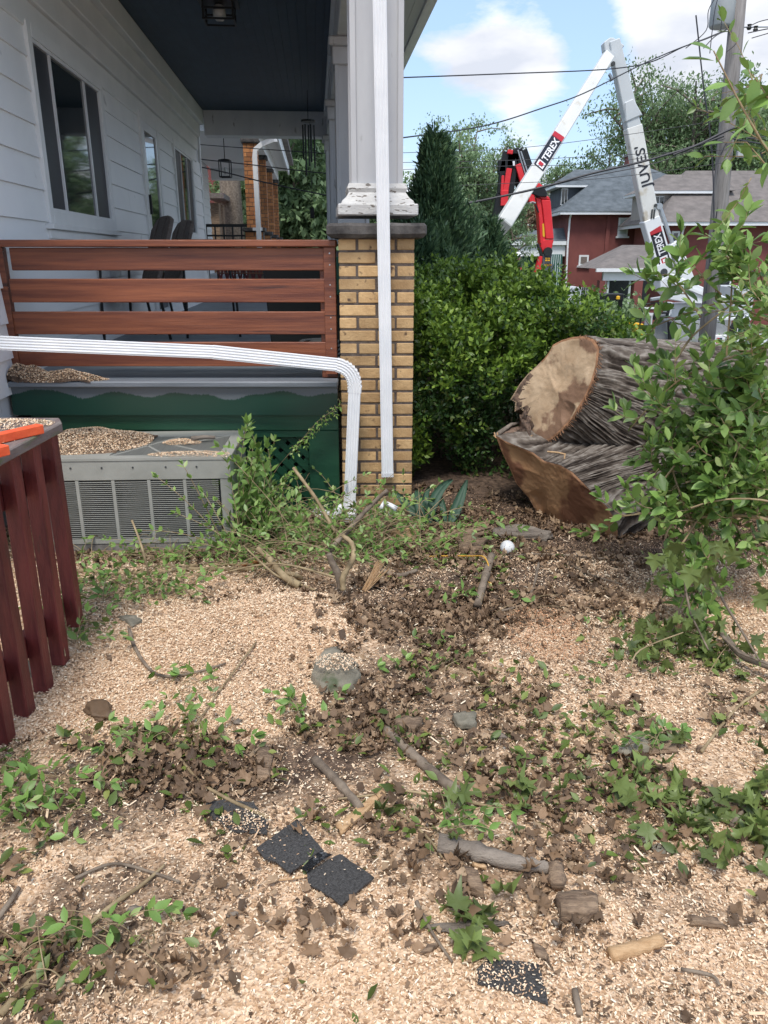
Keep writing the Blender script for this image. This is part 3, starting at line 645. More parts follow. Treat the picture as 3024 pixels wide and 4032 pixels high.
# a loose corrugated elbow lying left of it
el = thing('loose_elbow', 'loose white corrugated downspout elbow lying in the cut vines', 'downspout elbow', (0, 0, 0), 0)
c0 = at(1248, 2005, 4.1); c1 = at(1290, 2062, 4.02); c2 = at(1352, 2000, 4.1); vs = []; mb = MB(); pts = [c0 * (1 - i / N) ** 2 + c1 * 2 * (i / N) * (1 - i / N) + c2 * (i / N) ** 2 for i in range(N + 1)]
for i in range(N + 1):
    d = (pts[min(i + 1, N)] - pts[max(i - 1, 0)]).normalized(); up = Vector((0, -1, .5)); side = d.cross(up).normalized(); u = side.cross(d); f_ = .82 + (.07 if i % 2 else -.03)
    vs += [pts[i] + side * x * f_ + u * y * f_ for x, y in PR]
mb.add(vs, [(i * n_ + k, i * n_ + (k + 1) % n_, (i + 1) * n_ + (k + 1) % n_, (i + 1) * n_ + k) for i in range(N) for k in range(n_)]); mb.build('elbow_shell', 'white_metal', el)

# ---------------------------------------------------------------- air conditioner
ac = thing('air_conditioner', 'gray louvred air conditioner half buried in sawdust beside the porch', 'air conditioner', (-1.235, 3.66, .035), -R(-3.0))
hw_, dp_, ht = .475, .60, .435
MB().box((-hw_ - .05, hw_ + .03), (.0, dp_), (-.08, .0)).build('concrete_pad', 'concrete', ac, bevel=.005)
MB().box((-hw_, hw_), (-.006, .012), (.335, ht)).build('front_band', 'ac_gray', ac, bevel=.003)
MB().box((-hw_, hw_), (-.004, .012), (.001, .028)).build('bottom_rail', 'ac_gray', ac, bevel=.002)
MB().box((hw_ - .055, hw_), (-.003, .0105), (.028, .3345)).build('corner_post', 'ac_gray', ac, bevel=.002)
MB().box((-hw_, -hw_ + .02), (-.003, .0105), (.028, .3345)).build('corner_post', 'ac_gray', ac, bevel=.002)
MB().box((-hw_ + .01, hw_ - .01), (.03, .04), (.02, .34)).build('coil_guard', 'ac_dark', ac)
MB().box((hw_ - .012, hw_), (.0125, dp_), (.001, ht - .001)).build('side_panel', 'ac_gray', ac, bevel=.002)
MB().box((-hw_, -hw_ + .012), (.0125, dp_), (.001, ht - .001)).build('side_panel', 'ac_gray', ac, bevel=.002)
MB().box((-hw_ + .012, hw_ - .012), (dp_ - .012, dp_), (.001, ht - .001)).build('back_panel', 'ac_gray', ac)
nb = 5; bw = (2 * hw_ - .075) / nb
lou = MB().extr([(-bw / 2 + .009, -.006, -.0014), (-bw / 2 + .009, .004, -.0004), (-bw / 2 + .009, .004, .0006), (-bw / 2 + .009, -.006, .0012)], (bw - .018, 0, 0)).mesh('louvre', 'ac_gray')
for b0 in range(nb):
    xc = -hw_ + .02 + bw * (b0 + .5)
    if b0: MB().box((xc - bw / 2 - .008, xc - bw / 2 + .008), (-.004, .010), (.028, .3345)).build('louvre_stile', 'ac_gray', ac)
    for k in range(29):
        o = link('louvre', lou, None, ac); o.location = (xc, 0, .034 + k * .0104)
# top: sheet with grille slots
top = MB(); top.box((-hw_ - .004, hw_ + .004), (-.01, .05), (ht, ht + .012)); top.box((-hw_ - .004, hw_ + .004), (dp_ - .12, dp_ + .004), (ht, ht + .012)); top.box((hw_ - .06, hw_ + .0045), (.05, dp_ - .12), (ht, ht + .0118)); top.box((-hw_ - .004, -hw_ + .35), (.05, dp_ - .12), (ht, ht + .0118)); top.build('top_cover', 'ac_gray', ac)
MB().box((-hw_ + .3, hw_ - .055), (.04, dp_ - .1), (ht - .03, ht - .02)).build('fan_well', 'ac_dark', ac)
x = -hw_ + .352
gm = MB().box((0, .0032), (0, dp_ - .17), (0, .008)).mesh('grille_bar', 'ac_gray')
while x < hw_ - .062:
    o = link('grille_bar', gm, None, ac); o.location = (x, .05, ht + .002); x += .0085
for (xa, ya, xb, yb) in ((-.12, .05, .15, .48), (.15, .05, -.12, .48), (.41, .05, .15, .27), (.15, .27, .41, .48)):
    MB().obox((xa, ya, ht + .009), (xb, yb, ht + .009), .012, .004).build('grille_brace', 'ac_gray', ac)
for (xs, ys) in ((-.3, -.008), (-.15, -.008), (.0, -.008), (.16, -.008), (.31, -.008)): MB().lathe((xs, -.0065, .40), [(.005, 0), (.0048, -.003)], 8, 'y').build('screw', 'ac_dark', ac)

# ---------------------------------------------------------------- red railing of the near steps
rr_ = thing('stair_railing', 'dark red baluster railing with a weathered gray cap board at the left edge', 'railing', (0, 0, 0), 0)
xb = -1.135
MB().extr([(-1.36, -.3, .842), (-1.105, -.3, .842), (-1.105, 2.60, .845), (-1.145, 2.68, .845), (-1.43, 2.69, .845), (-1.43, -.3, .842)], (0, 0, .034)).build('cap_board', 'gray_cap', rr_, bevel=.004)
bal = MB().box((-.021, .021), (-.021, .021), (0, 1)).mesh('baluster', 'red_rail', bevel=.003)
for i, y in enumerate((2.62, 2.46, 2.31, 2.165, 2.02, 1.87, 1.72, 1.57, 1.42, 1.27)):
    b_ = link('baluster', bal, None, rr_); zb = (.10, .03, -.01, -.02)[i] if i < 4 else -.03
    b_.location = (xb - .03, y, zb); b_.scale = (1.15, 1.25, .842 - zb)
    b_.rotation_euler = (R(random.uniform(-.5, .5)), R(random.uniform(-.4, .4)), R(random.uniform(-4, 4)))
MB().box((xb - .09, xb - .055), (1.0, 2.66), (.66, .75)).build('top_stringer', 'red_rail', rr_, bevel=.003)
MB().box((xb - .09, xb - .055), (1.0, 2.60), (.14, .22)).build('bottom_stringer', 'red_rail', rr_, bevel=.003)
def stake(pa, pb, w_, h_, label):
    o = MB().obox(pa, pb, w_, h_).build('orange_stake', 'orange_paint', bevel=.003); tag(o, label, 'stake'); return o
z_ = .878 + .0165
a = gr(-330, 1800, z_); b_ = gr(160, 1687, z_); stake(a, b_, .034, .03, 'bright orange painted wood stake lying along the gray cap board')
a = gr(-360, 1860, z_); b_ = gr(20, 1768, z_); stake(a, b_, .045, .03, 'short orange painted wood stub at the left edge of the gray cap board')

# ---------------------------------------------------------------- things on the porch
def lp(r, s, z): return loc2w(r, s, z)
def box_w(mb, r, s, z): 
    vs = [loc2w(a_, b__, c_) for a_ in r for b__ in s for c_ in z]; mb.add(vs, [(0, 1, 3, 2), (4, 6, 7, 5), (0, 4, 5, 1), (2, 3, 7, 6), (0, 2, 6, 4), (1, 5, 7, 3)]); return mb
def patio_chair(px_, Y, label, back_px):
    g = at(px_, 1008, Y); o = thing('patio_chair', label, 'chair', (g.x, Y, .762), R(-60), 'wicker chairs on the porch')
    for sx in (-.24, .24):
        MB().tube([(sx, -.25, 0), (sx, -.24, .30), (sx, -.22, .60), (sx, .05, .66)], .012).build('leg', 'black_metal', o)
        MB().tube([(sx, .28, 0), (sx, .22, .35), (sx, .27, .66)], .012).build('leg', 'black_metal', o)
    MB().box((-.25, .25), (-.24, .24), (.37, .42)).build('seat', 'wicker', o, bevel=.01)
    mb = MB(); pr = [(-.25, .22, .40), (.25, .22, .40), (.27, .36, .86), (.21, .40, .94), (.10, .41, .965), (-.10, .41, .965), (-.21, .40, .94), (-.27, .36, .86)]
    mb.extr(pr, (0, -.035, .01)); mb.build('backrest', 'wicker', o, bevel=.006)
    for sx in (-.12, .12): MB().tube([(sx, .20, .42), (sx, .33, .86), (sx * .9, .37, .955)], .008).build('backrest_rib', 'wicker', o)
    return o
patio_chair(478, 6.6, 'brown wicker patio chair, left of two with tops above the railing', 0)
patio_chair(578, 7.35, 'brown wicker patio chair, right of two by the storm door', 0)
c = thing('metal_side_chair', 'black metal patio chair with thin legs seen between the railing boards', 'chair', (at(830, 1200, 6.9).x, 6.9, .762), R(15))
for (x, y) in ((-.2, -.2), (.2, -.2), (-.2, .2), (.2, .2)): MB().tube([(x * 1.1, y * 1.1, 0), (x, y, .42)] + ([(x, y + .1, .80)] if y > 0 else []), .011).build('leg', 'black_metal', c)
MB().box((-.22, .22), (-.22, .22), (.42, .44)).build('seat', 'black_metal', c); MB().box((-.22, .22), (.28, .30), (.62, .80)).build('backrest', 'black_metal', c)
tc_ = at(1190, 1150, 5.6); tcan = thing('trash_can', 'black wheeled bin with a dark green side standing behind the railing', 'bin', (tc_.x, 5.75, .762), R(6))
MB().extr([(-.24, -.2, 0), (.24, -.2, 0), (.28, -.24, .60), (-.28, -.24, .60)], (0, .46, 0)).build('body', 'black_plastic', tcan, bevel=.01)
MB().box((-.30, .16), (-.26, .26), (.60, .66)).build('lid', 'black_plastic', tcan, bevel=.012); MB().box((.17, .33), (-.25, .25), (.40, .655)).build('lid_flap', 'green_plastic', tcan, bevel=.01)
hr = at(1270, 1220, 5.0); reel = thing('hose_reel', 'coiled gray garden hose on the porch floor by the right railing post', 'hose', (hr.x - .03, 5.05, .762))
for k in range(6): 
    MB().tube([(.15 * math.cos(t_ / 12 * 2 * math.pi) * (1 - .04 * k), .15 * math.sin(t_ / 12 * 2 * math.pi), .015 + k * .024) for t_ in range(13)], .011, 6).build('hose_loop', 'ac_dark', reel)
MB().lathe((0, 0, 0), [(.09, 0), (.085, .12), (.05, .15)], 14).build('hose_core', 'ac_dark', reel, True)
# ceiling lamp
cl = at(875, 200, 7.0); 
lamp = thing('ceiling_lamp', 'black square porch lamp fixed flush to the navy ceiling', 'lamp', loc2w(.98, 3.0, 3.418), A)
MB().box((-.16, .16), (-.14, .14), (-.03, -.001)).build('lamp_base', 'black_metal', lamp, bevel=.004)
for (x, y) in ((-.12, -.10), (.12, -.10), (-.12, .10), (.12, .10)): MB().box((x - .008, x + .008), (y - .008, y + .008), (-.16, -.03)).build('lamp_post', 'black_metal', lamp)
for z in (-.165, -.09):
    mb = MB(); mb.box((-.13, .13), (-.112, -.098), (z, z + .014)); mb.box((-.13, .13), (.098, .112), (z, z + .014)); mb.box((-.13, -.116), (-.098, .098), (z, z + .014)); mb.box((.116, .13), (-.098, .098), (z, z + .014)); mb.build('lamp_bar', 'black_metal', lamp)
MB().lathe((0, 0, -.15), [(.03, 0), (.055, .03), (.05, .1), (.03, .115)], 12).build('bulb', 'lamp_glass', lamp, True)
# wind chime
wc = at(1213, 480, 10.6); chime = thing('wind_chime', 'black wind chime hanging from the far porch beam', 'wind chime', (wc.x, 10.6, 0))
MB().tube([(0, 0, wc.z + .35), (0, 0, wc.z + .02)], .004, 4).build('cord', 'black_metal', chime); MB().lathe((0, 0, wc.z), [(.09, 0), (.09, .02)], 12).build('top_disc', 'black_metal', chime)
for k, (dx, ln) in enumerate(((-.07, .42), (-.035, .62), (0, .5), (.035, .46), (.07, .52))): MB().tube([(dx, .03 * (-1) ** k, wc.z - .03), (dx, .03 * (-1) ** k, wc.z - ln)], .011, 6).build('chime_tube', 'black_metal', chime)
MB().tube([(.02, 0, wc.z), (.02, 0, wc.z - 1.0)], .003, 4).build('clapper_cord', 'black_metal', chime); MB().box((-.005, .045), (-.01, .01), (wc.z - 1.12, wc.z - 1.0)).build('wind_sail', 'black_metal', chime)
# ================================================================ the neighbour's porch, seen past ours
nb_ = thing('neighbour_house', 'white neighbouring house whose porch ceiling shows beyond the navy porch', 'house', (W0[0], W0[1], 0), A)
NS0, NS1 = 10.3, 18.1; NR = -.95
boxobj('wall', 'old_white', nb_, (NR - 5, NR - .012), (NS0, NS1 - .9), (.3, 3.6))
siding_rows(nb_, NS0, NS1 - .9, [(13.2, 14.9, 1.3, 2.9)], .9, 14, .187, .02, seams=None, r0=NR)
class _o: pass
wdw = frame_rect('window', 'trim_white', nb_, 13.2, 14.9, 1.35, 2.9, .09, NR, NR + .034); boxobj('pane', 'glass_dark', wdw, (NR, NR + .01), (13.3, 14.8), (1.44, 2.81)); boxobj('mullion', 'white_metal', wdw, (NR + .011, NR + .03), (14.0, 14.04), (1.44, 2.81))
boxobj('porch_ceiling', 'decal_white', nb_, (NR, 1.05), (NS0 - .1, NS1 + .2), (3.60, 3.64))
boxobj('beam', 'trim_white', nb_, (.50, .80), (NS0, NS1), (3.33, 3.598)); boxobj('beam', 'trim_white', nb_, (NR + .01, .499), (NS1 - .28, NS1 - .01), (3.33, 3.598))
boxobj('beam', 'trim_white', nb_, (NR + .01, .499), (NS0, NS0 + .2), (3.45, 3.598))
boxobj('fascia', 'trim_white', nb_, (1.052, 1.09), (NS0 - .1, NS1 + .2), (3.50, 3.74))
boxobj('roof', 'roof_brown', nb_, (NR - 5, 1.2), (NS0 - .2, NS1 + .4), (3.75, 3.85)); boxobj('porch_floor', 'floor_paint', nb_, (NR, .85), (NS0, NS1), (.7, 1.0))
for i, Yc in enumerate((14.5, 16.85, 19.3, 22.0)):
    s = (Yc - 4.25) / math.cos(A); c = loc2w(.66, s, 0)
    o = brick_pier(c.x, c.y, A, 1.90, 3.25, .25, .072, ['slender orange brick porch column of the next house, nearest one with the white downspout', 'second orange brick porch column of the next house', 'third orange brick porch column of the next house', 'farthest orange brick porch column of the next house'][i], 'brick_column', 'orange_brick', .010, 'top_cap', 'brick columns of the neighbouring porch', .03, .075, bevel=0)
    MB().box((-.16, .16), (-.16, .16), (1.0, 1.83)).build('pedestal_core', 'mortar', o)
    me = MB().box((-.15, .15), (-.006, .006), (-.028, .028)).mesh('brick', 'orange_brick'); me2 = MB().box((-.07, .07), (-.006, .006), (-.028, .028)).mesh('brick', 'orange_brick')
    for k in range(5):
        for (x, q) in (((0, me),) if k % 2 else ((-.08, me2), (.08, me2))):
            b_ = link('brick', q, None, o); b_.location = (x, -.163, 1.79 - .07 * k)
    MB().box((-.20, .20), (-.20, .20), (1.835, 1.898)).build('pedestal_cap', 'cap_stone', o, bevel=.006)
nd = thing('neighbour_downspout', 'white downspout strapped to the nearest orange brick column of the next house', 'downspout')
Yd = 14.25; MB().sweep([at(1085, 548, Yd - .3), at(1035, 566, Yd), at(1005, 590, Yd), at(1003, 620, Yd), at(1022, 980, Yd)], [(-.038, -.03), (.038, -.03), (.038, .03), (-.038, .03)], (0, -1, 0)).build('pipe', 'white_metal', nd)
a = at(995, 902, Yd + .04); b_ = at(1033, 902, Yd + .04); MB().obox(a, b_, .012, .05).build('strap', 'white_metal', nd)
lan = thing('porch_lantern', 'black cage lantern hanging from the white ceiling of the next porch', 'lantern', (0, 0, 0)); Yl = 16.2
c = at(887, 665, Yl); zt_, zb_ = at(887, 632, Yl).z, at(887, 697, Yl).z; hw_ = .10
mb = MB()
for x in (-1, 1):
    for y in (-1, 1): mb.box((c.x + x * hw_ - .008, c.x + x * hw_ + .008), (Yl + y * hw_ - .008, Yl + y * hw_ + .008), (zb_, zt_))
for z in (zb_, zt_):
    for q in (-1, 1): mb.box((c.x - hw_, c.x + hw_), (Yl + q * hw_ - .007, Yl + q * hw_ + .007), (z - .01, z + .01)); mb.box((c.x + q * hw_ - .007, c.x + q * hw_ + .007), (Yl - hw_ + .01, Yl + hw_ - .01), (z - .009, z + .009))
mb.build('cage', 'black_metal', lan)
MB().lathe((c.x, Yl, zt_ - .02), [(.10, 0), (.09, .04), (.02, .05)], 8).build('roof', 'black_metal', lan); MB().tube([(c.x, Yl, zt_), (c.x, Yl, 3.6)], .008, 5).build('chain', 'black_metal', lan)
MB().tube([(c.x, Yl, zb_ + .05), (c.x, Yl, zb_ + .17)], .02, 8).build('bulb', 'lamp_glass', lan)
br = thing('black_porch_railing', 'black metal railing around the next porch', 'railing'); Yb = 14.45
a = at(800, 888, Yb); b_ = at(978, 888, Yb); zl = at(900, 928, Yb).z
MB().obox(a, b_, .03, .05).build('top_bar', 'black_metal', br); MB().obox((a.x, Yb, zl), (b_.x, Yb, zl), .02, .03).build('bottom_bar', 'black_metal', br)
for i in range(6):
    x = a.x + .05 + i * .155; MB().box((x - .012, x + .012), (Yb - .012, Yb + .012), (1.0, a.z - .02)).build('picket', 'black_metal', br)
# things beyond it: a trunk, a red brick house, a darker porch row
# ================================================================ trees
LEAFQ_V = np.array([(-.5, 0, 0), (0, -.28, .08), (.5, 0, 0), (0, .28, .08)], float); LEAFQ_F = np.array([(0, 1, 2, 3)])
def tree(name, label, x, y, z0, height, trunk_r, crown_r, crown_z, n_limbs, leaf, nleaf, mleaf, mbark='bark', seed=1, group='trees behind the houses', open_=.5, spread=1.0, sub=4, trunk_top=.45, lean=0):
    r = random.Random(seed); g = np.random.default_rng(seed)
    o = thing(name, label, 'tree', (x, y, z0), 0, group)
    mb = MB(); tt = height * trunk_top
    mb.tube([(0, 0, -.3), (lean * .2, 0, tt * .4), (lean * .5, .1, tt)], [trunk_r * 1.25, trunk_r, trunk_r * .75], 9); tips = []
    for i in range(n_limbs):
        a = 2 * math.pi * (i * .382 + r.uniform(-.05, .05)); f = r.uniform(.55, 1.0); zs = tt * r.uniform(.65, 1.0)
        # end point inside the crown ellipsoid
        rr = crown_r * f * spread * math.sqrt(r.uniform(.15, 1)); ze = crown_z + (height - crown_z) * r.uniform(-.75, .92) * math.sqrt(max(.05, 1 - (rr / crown_r) ** 2 * .8))
        e = Vector((rr * math.cos(a) + lean, rr * math.sin(a), max(ze, tt * .7))); s_ = Vector((lean * .4, 0, zs)); mid = (s_ * .5 + e * .5) + Vector((r.uniform(-.1, .1) * crown_r, r.uniform(-.1, .1) * crown_r, .12 * (e.z - zs)))
        mb.tube([s_, (s_ + mid) / 2 + Vector((0, 0, .05 * height * r.uniform(0, 1))), mid, e], [trunk_r * .42, trunk_r * .3, trunk_r * .2, trunk_r * .07], 5, False)
        tips.append((e, 1.0))
        for k in range(sub + 4):
            b0 = mid.lerp(e, r.uniform(-.3, .8)); dd = Vector((r.gauss(0, 1), r.gauss(0, 1), r.gauss(.35, .7))).normalized() * crown_r * r.uniform(.18, .42)
            e2 = b0 + dd; mb.tube([b0, b0 + dd * .5 + Vector((0, 0, .03 * crown_r)), e2], [trunk_r * .13, trunk_r * .09, trunk_r * .04], 4, False); tips.append((e2, .8)); tips.append((b0 + dd * .55, .6))
    mb.build('trunk', mbark, o, True)
    T = np.array([t_[0][:] for t_ in tips]); Wt = np.array([t_[1] for t_ in tips]); pick = g.choice(len(T), nleaf, p=Wt / Wt.sum())
    sz = crown_r * .088 * (1 + .5 * open_)
    P = T[pick] + np.clip(g.normal(0, 1, (nleaf, 3)), -1.6, 1.6) * np.array([sz, sz, sz * .62]) * g.uniform(.3, 1.1, (nleaf, 1))
    X, D, Z = frames(nleaf, r=g); S = leaf * g.uniform(.6, 1.4, (nleaf, 1))
    V, Fc = instv(LEAFQ_V, LEAFQ_F, P, X, D, Z, S)
    stuff(link('crown', npmesh('crown', V, Fc, mleaf), None, o)); return o
tree('bare_trunk_tree', 'tall gray trunk standing beyond the next porch', at(915, 900, 27).x, 27, 0, 13, .34, 3.2, 9.5, 9, .22, 5000, 'tree_leaf_pale', 'twig_gray', 5, 'trees past the next porch', trunk_top=.75)
tree('shade_tree', 'dense green tree filling the view between the next porch and the columns', at(1330, 700, 30).x - 1.2, 31, -.5, 7.6, .28, 3.6, 3.9, 16, .26, 26000, 'tree_leaf', 'twig_gray', 6, 'trees past the next porch', trunk_top=.35)
tree('shade_tree', 'dark green tree behind the gray trunk by the next porch', at(965, 900, 33).x, 34, -.5, 7, .25, 2.6, 3.6, 12, .24, 12000, 'tree_leaf', 'twig_gray', 8, 'trees past the next porch', trunk_top=.35)
tree('light_tree', 'tall airy tree rising above the shade tree past the next porch', at(1250, 500, 40).x, 42, -.5, 13.5, .35, 5.0, 8.0, 14, .26, 11000, 'tree_leaf_pale', 'twig_gray', 9, 'trees past the next porch', open_=1.2)
# ------------------------------------------------ simple house builder
def far_house(name, label, x0, x1, y0, y1, zg, ze, zr, mwall, mroof, over=.6, ridge=None, gable=False):
    o = thing(name, label, 'house', ((x0 + x1) / 2, y0, zg)); cx = (x0 + x1) / 2
    def b(nm, mm, x, y, z, par=o): return MB().box((x[0] - cx, x[1] - cx), (y[0] - y0, y[1] - y0), (z[0] - zg, z[1] - zg)).build(nm, mm, par)
    b('wall', mwall, (x0, x1), (y0, y1), (zg - 1.5, ze + .05))
    o['_c'] = (cx, y0, zg)
    b('gutter', 'white_metal', (x0 - over, x1 + over), (y0 - over, y0 - over + .12), (ze - .14, ze + .02)); b('gutter', 'white_metal', (x0 - over, x0 - over + .12), (y0 - over + .121, y1 + over), (ze - .14, ze + .02))
    b('soffit', 'trim_white', (x0 - over + .121, x1 + over), (y0 - over + .121, y1 + over), (ze - .02, ze + .03))
    ra, rb = ridge if ridge else ((cx, (y0 + y1) / 2), (cx, (y0 + y1) / 2))
    X0, X1, Y0, Y1 = x0 - over - .05, x1 + over, y0 - over - .05, y1 + over; mb = MB()
    vs = [(X0 - cx, 0 - over - .05, ze + .03 - zg), (X1 - cx, -over - .05, ze + .03 - zg), (X1 - cx, Y1 - y0, ze + .03 - zg), (X0 - cx, Y1 - y0, ze + .03 - zg), (ra[0] - cx, ra[1] - y0, zr - zg), (rb[0] - cx, rb[1] - y0, zr - zg)]
    mb.add(vs, [(0, 1, 5, 4), (1, 2, 5), (2, 3, 4, 5), (3, 0, 4), (3, 2, 1, 0)]); mb.build('roof', mroof, o)
    del o['_c']; return o, (lambda nm, mm, x, y, z, par=o: b(nm, mm, x, y, z, par))
def far_window(b, par_o, xa, xb, za, zb, Y, double=True, shutter=False, blind='glass_dark'):
    f = b('window', 'paint_white', (xa, xb), (Y - .07, Y - .003), (za, zb))
    b('pane', blind, (xa + .1, xb - .1), (Y - .09, Y - .072), ((za + zb) / 2 + .03 if double else za + .1, zb - .1), f)
    if double: b('pane', blind, (xa + .1, xb - .1), (Y - .092, Y - .074), (za + .12, (za + zb) / 2 - .03), f)
    b('sill', 'paint_white', (xa - .08, xb + .08), (Y - .14, Y - .004), (za - .1, za - .001), f)
    return f
def zat(py, Y): return at(1512, py, Y).z
def xat(px_, py, Y): return at(px_, py, Y).x
# red brick house past the next porch, far left
o, b = far_house('far_brick_house', 'dark red brick house beyond the next porch, partly hidden by a tree trunk', -9.5, xat(897, 780, 36), 36, 44, -1, 6.5, 9, 'brick_far', 'roof_brown')
far_window(b, o, xat(878, 750, 36), xat(896, 750, 36), zat(772, 36), zat(712, 36), 36)
rp = thing('porch_row', 'shadowy brown porch with posts just beyond the next porch railing', 'porch', (0, 0, 0))
for i in range(4):
    q = at(850 + i * 17, 870, 24 + i * 2); MB().box((q.x - .13, q.x + .13), (q.y - .13, q.y + .13), (0, zat(800 + i * 8, 24 + i * 2))).build('post', 'rotten_wood', rp)
q = at(845, 770, 23.6); q2 = at(905, 800, 31); MB().obox(q, q2, .5, .14).build('eave', 'gray_cap', rp); MB().box((q.x - 3, q.x - 1), (23, 32), (0, 2)).build('porch_wall', 'brick_far', rp)
o, b = far_house('far_cream_house', 'cream house with a gray roof peeking through the trees past the porch columns', xat(1150, 700, 48), xat(1250, 700, 48), 48, 55, -1, zat(730, 48), zat(655, 50), 'siding_beige', 'roof_blue', .4)
far_window(b, o, xat(1188, 750, 48), xat(1210, 750, 48), zat(830, 48), zat(770, 48), 48)
# ------------------------------------------------ brick house A
YA = 46.0; zgA = -2.1; zeA = zat(836, YA); x0A = xat(2235, 900, YA)
oA, bA = far_house('brick_house', 'red brick house with a blue-gray hip roof and green striped porch curtains', x0A, 20.5, YA, 50.8, zgA, zeA, zat(655, 48.4), 'brick_far', 'roof_blue', .6, ((xat(2400, 655, 48.4), 48.4), (xat(2540, 655, 48.4), 48.4)))
far_window(bA, oA, xat(2432, 900, YA), xat(2472, 900, YA), zat(930, YA), zat(857, YA), YA, blind='awning_white')
far_window(bA, oA, xat(2278, 1030, YA), xat(2316, 1030, YA), zat(1045, YA), zat(1004, YA), YA, False, blind='gray_cap')
far_window(bA, oA, xat(2422, 1030, YA), xat(2458, 1030, YA), zat(1042, YA), zat(1003, YA), YA, False, blind='gray_cap')
for (pa, pb) in ((2285, 2322), (2416, 2448)):
    f = bA('window', 'paint_white', (xat(pa, 1140, YA), xat(pb, 1140, YA)), (YA - .06, YA - .003), (zat(1156, YA), zat(1131, YA)))
    for i in range(4):
        for j in range(2):
            xa = xat(pa, 1140, YA) + .06 + i * .125; bA('pane', 'glass_dark', (xa, xa + .1), (YA - .075, YA - .062), (zat(1156, YA) + .04 + j * .17, zat(1156, YA) + .18 + j * .17), f)
# facade turned to the left street: windows with shutters
def side_window(par, bb, xf, ya, yb, za, zb, shut=True):
    f = bb('window', 'paint_white', (xf - .08, xf - .003), (ya, yb), (za, zb)); bb('pane', 'glass_dark', (xf - .1, xf - .082), (ya + .1, yb - .1), (za + .1, zb - .1), f)
    if shut:
        for (c, d) in ((ya - .45, ya - .03), (yb + .03, yb + .45)): bb('shutter', 'paint_white', (xf - .07, xf - .004), (c, d), (za, zb), f)
side_window(oA, bA, x0A, 47.2, 48.5, .35, 2.0); side_window(oA, bA, x0A, 49.5, 50.4, .35, 2.0)
boxobj('chimney_breast', 'brick_far', oA, (xat(2385, 900, YA) - (x0A + 20.5) / 2, xat(2400, 900, YA) - (x0A + 20.5) / 2), (-.12, -.002), (0, zeA - zgA))
bA('chimney', 'brick_far', (xat(2466, 640, 50), xat(2492, 640, 50)), (49.6, 50.4), (zeA, zat(618, 50)))
bA('chimney_cap', 'concrete', (xat(2464, 640, 50) - .05, xat(2494, 640, 50) + .05), (49.5, 50.5), (zat(618, 50), zat(618, 50) + .12))
# dormer
def dormer(par, bb, zg, cx, y0, xa, xb, ya, yb, za, zb, zr, mw, mr, rear):
    bb('dormer', mw, (xa, xb), (ya, yb), (za, zb)); bb('dormer_eave', 'paint_white', (xa - .4, xb + .3), (ya - .4, yb + .3), (zb, zb + .13))
    mb = MB(); X0, X1, Y0, Y1 = xa - .42 - cx, xb + rear - cx, ya - .42 - y0, yb + .3 - y0; z = zb + .132 - zg; mx_, my = (xa + xb) / 2 - cx, (Y0 + Y1) / 2
    mb.add([(X0, Y0, z), (X1, Y0, z), (X1, Y1, z), (X0, Y1, z), (X0 + 1.5, my, zr - zg), (X1, my, zr - zg)], [(0, 1, 5, 4), (1, 2, 5), (2, 3, 4, 5), (3, 0, 4), (3, 2, 1, 0)]); mb.build('dormer_roof', mr, par)
cxA = (x0A + 20.5) / 2; YD = 47.6
dormer(oA, bA, zgA, cxA, YA, xat(2205, 800, YD), xat(2330, 800, YD) + 1.2, YD, YD + 3, zat(812, YD), zat(739, YD), zat(668, YD + 1.5), 'slate', 'roof_blue', .6)
f = bA('window', 'paint_white', (xat(2207, 800, YD), xat(2232, 800, YD)), (YD - .08, YD - .003), (zat(808, YD), zat(742, YD)))
bA('pane', 'glass_dark', (xat(2209, 800, YD), xat(2219, 800, YD)), (YD - .1, YD - .082), (zat(804, YD), zat(746, YD)), f); bA('pane', 'glass_dark', (xat(2221, 800, YD), xat(2230, 800, YD)), (YD - .1, YD - .082), (zat(804, YD), zat(746, YD)), f)
# porch of A
xpa = xat(2030, 960, YA); zpe = zat(972, YA)
bA('porch_roof', 'roof_blue', (xpa - .1, x0A - .002), (YA + .1, YA + 4.6), (zpe + .12, zpe + .3))
mb = MB(); mb.add([(xpa - .15 - cxA, .05, zpe + .3 - zgA), (x0A - .004 - cxA, .05, zpe + .3 - zgA), (x0A - .004 - cxA, 4.6, zpe + .3 - zgA), (xpa - .15 - cxA, 4.6, zpe + .3 - zgA), (x0A - .004 - cxA, 1.0, zpe + 1.05 - zgA), (x0A - .004 - cxA, 3.8, zpe + 1.05 - zgA), (xpa + 1.2 - cxA, 1.0, zpe + .9 - zgA), (xpa + 1.2 - cxA, 3.8, zpe + .9 - zgA)], [(0, 1, 4, 6), (0, 6, 7, 3), (6, 4, 5, 7)]); mb.build('porch_roof_slope', 'roof_blue', oA)
bA('porch_eave', 'paint_white', (xpa - .2, x0A - .01), (YA - .02, YA + .1), (zpe + .1, zpe + .3)); bA('porch_beam', 'paint_white', (xpa + .2, x0A - .01), (YA + .15, YA + .3), (zpe - .5, zpe + .1))
bA('porch_shade_sheet', 'ac_dark', (xpa + .3, x0A - .01), (YA + 2.5, YA + 2.6), (zgA, zpe - .5))  # dark colour put in for the shade deep inside the open porch
xc0, xc1 = xat(2132, 1050, YA), xat(2213, 1050, YA)
bA('curtain', 'awning_green', (xc0, xc1), (YA + .1, YA + .14), (zat(1150, YA), zpe - .4))
for i in range(9):
    xs_ = xc0 + .08 + i * (xc1 - xc0 - .1) / 9; bA('curtain_stripe', 'awning_white', (xs_, xs_ + .04), (YA + .07, YA + .098), (zat(1150, YA), zpe - .42))
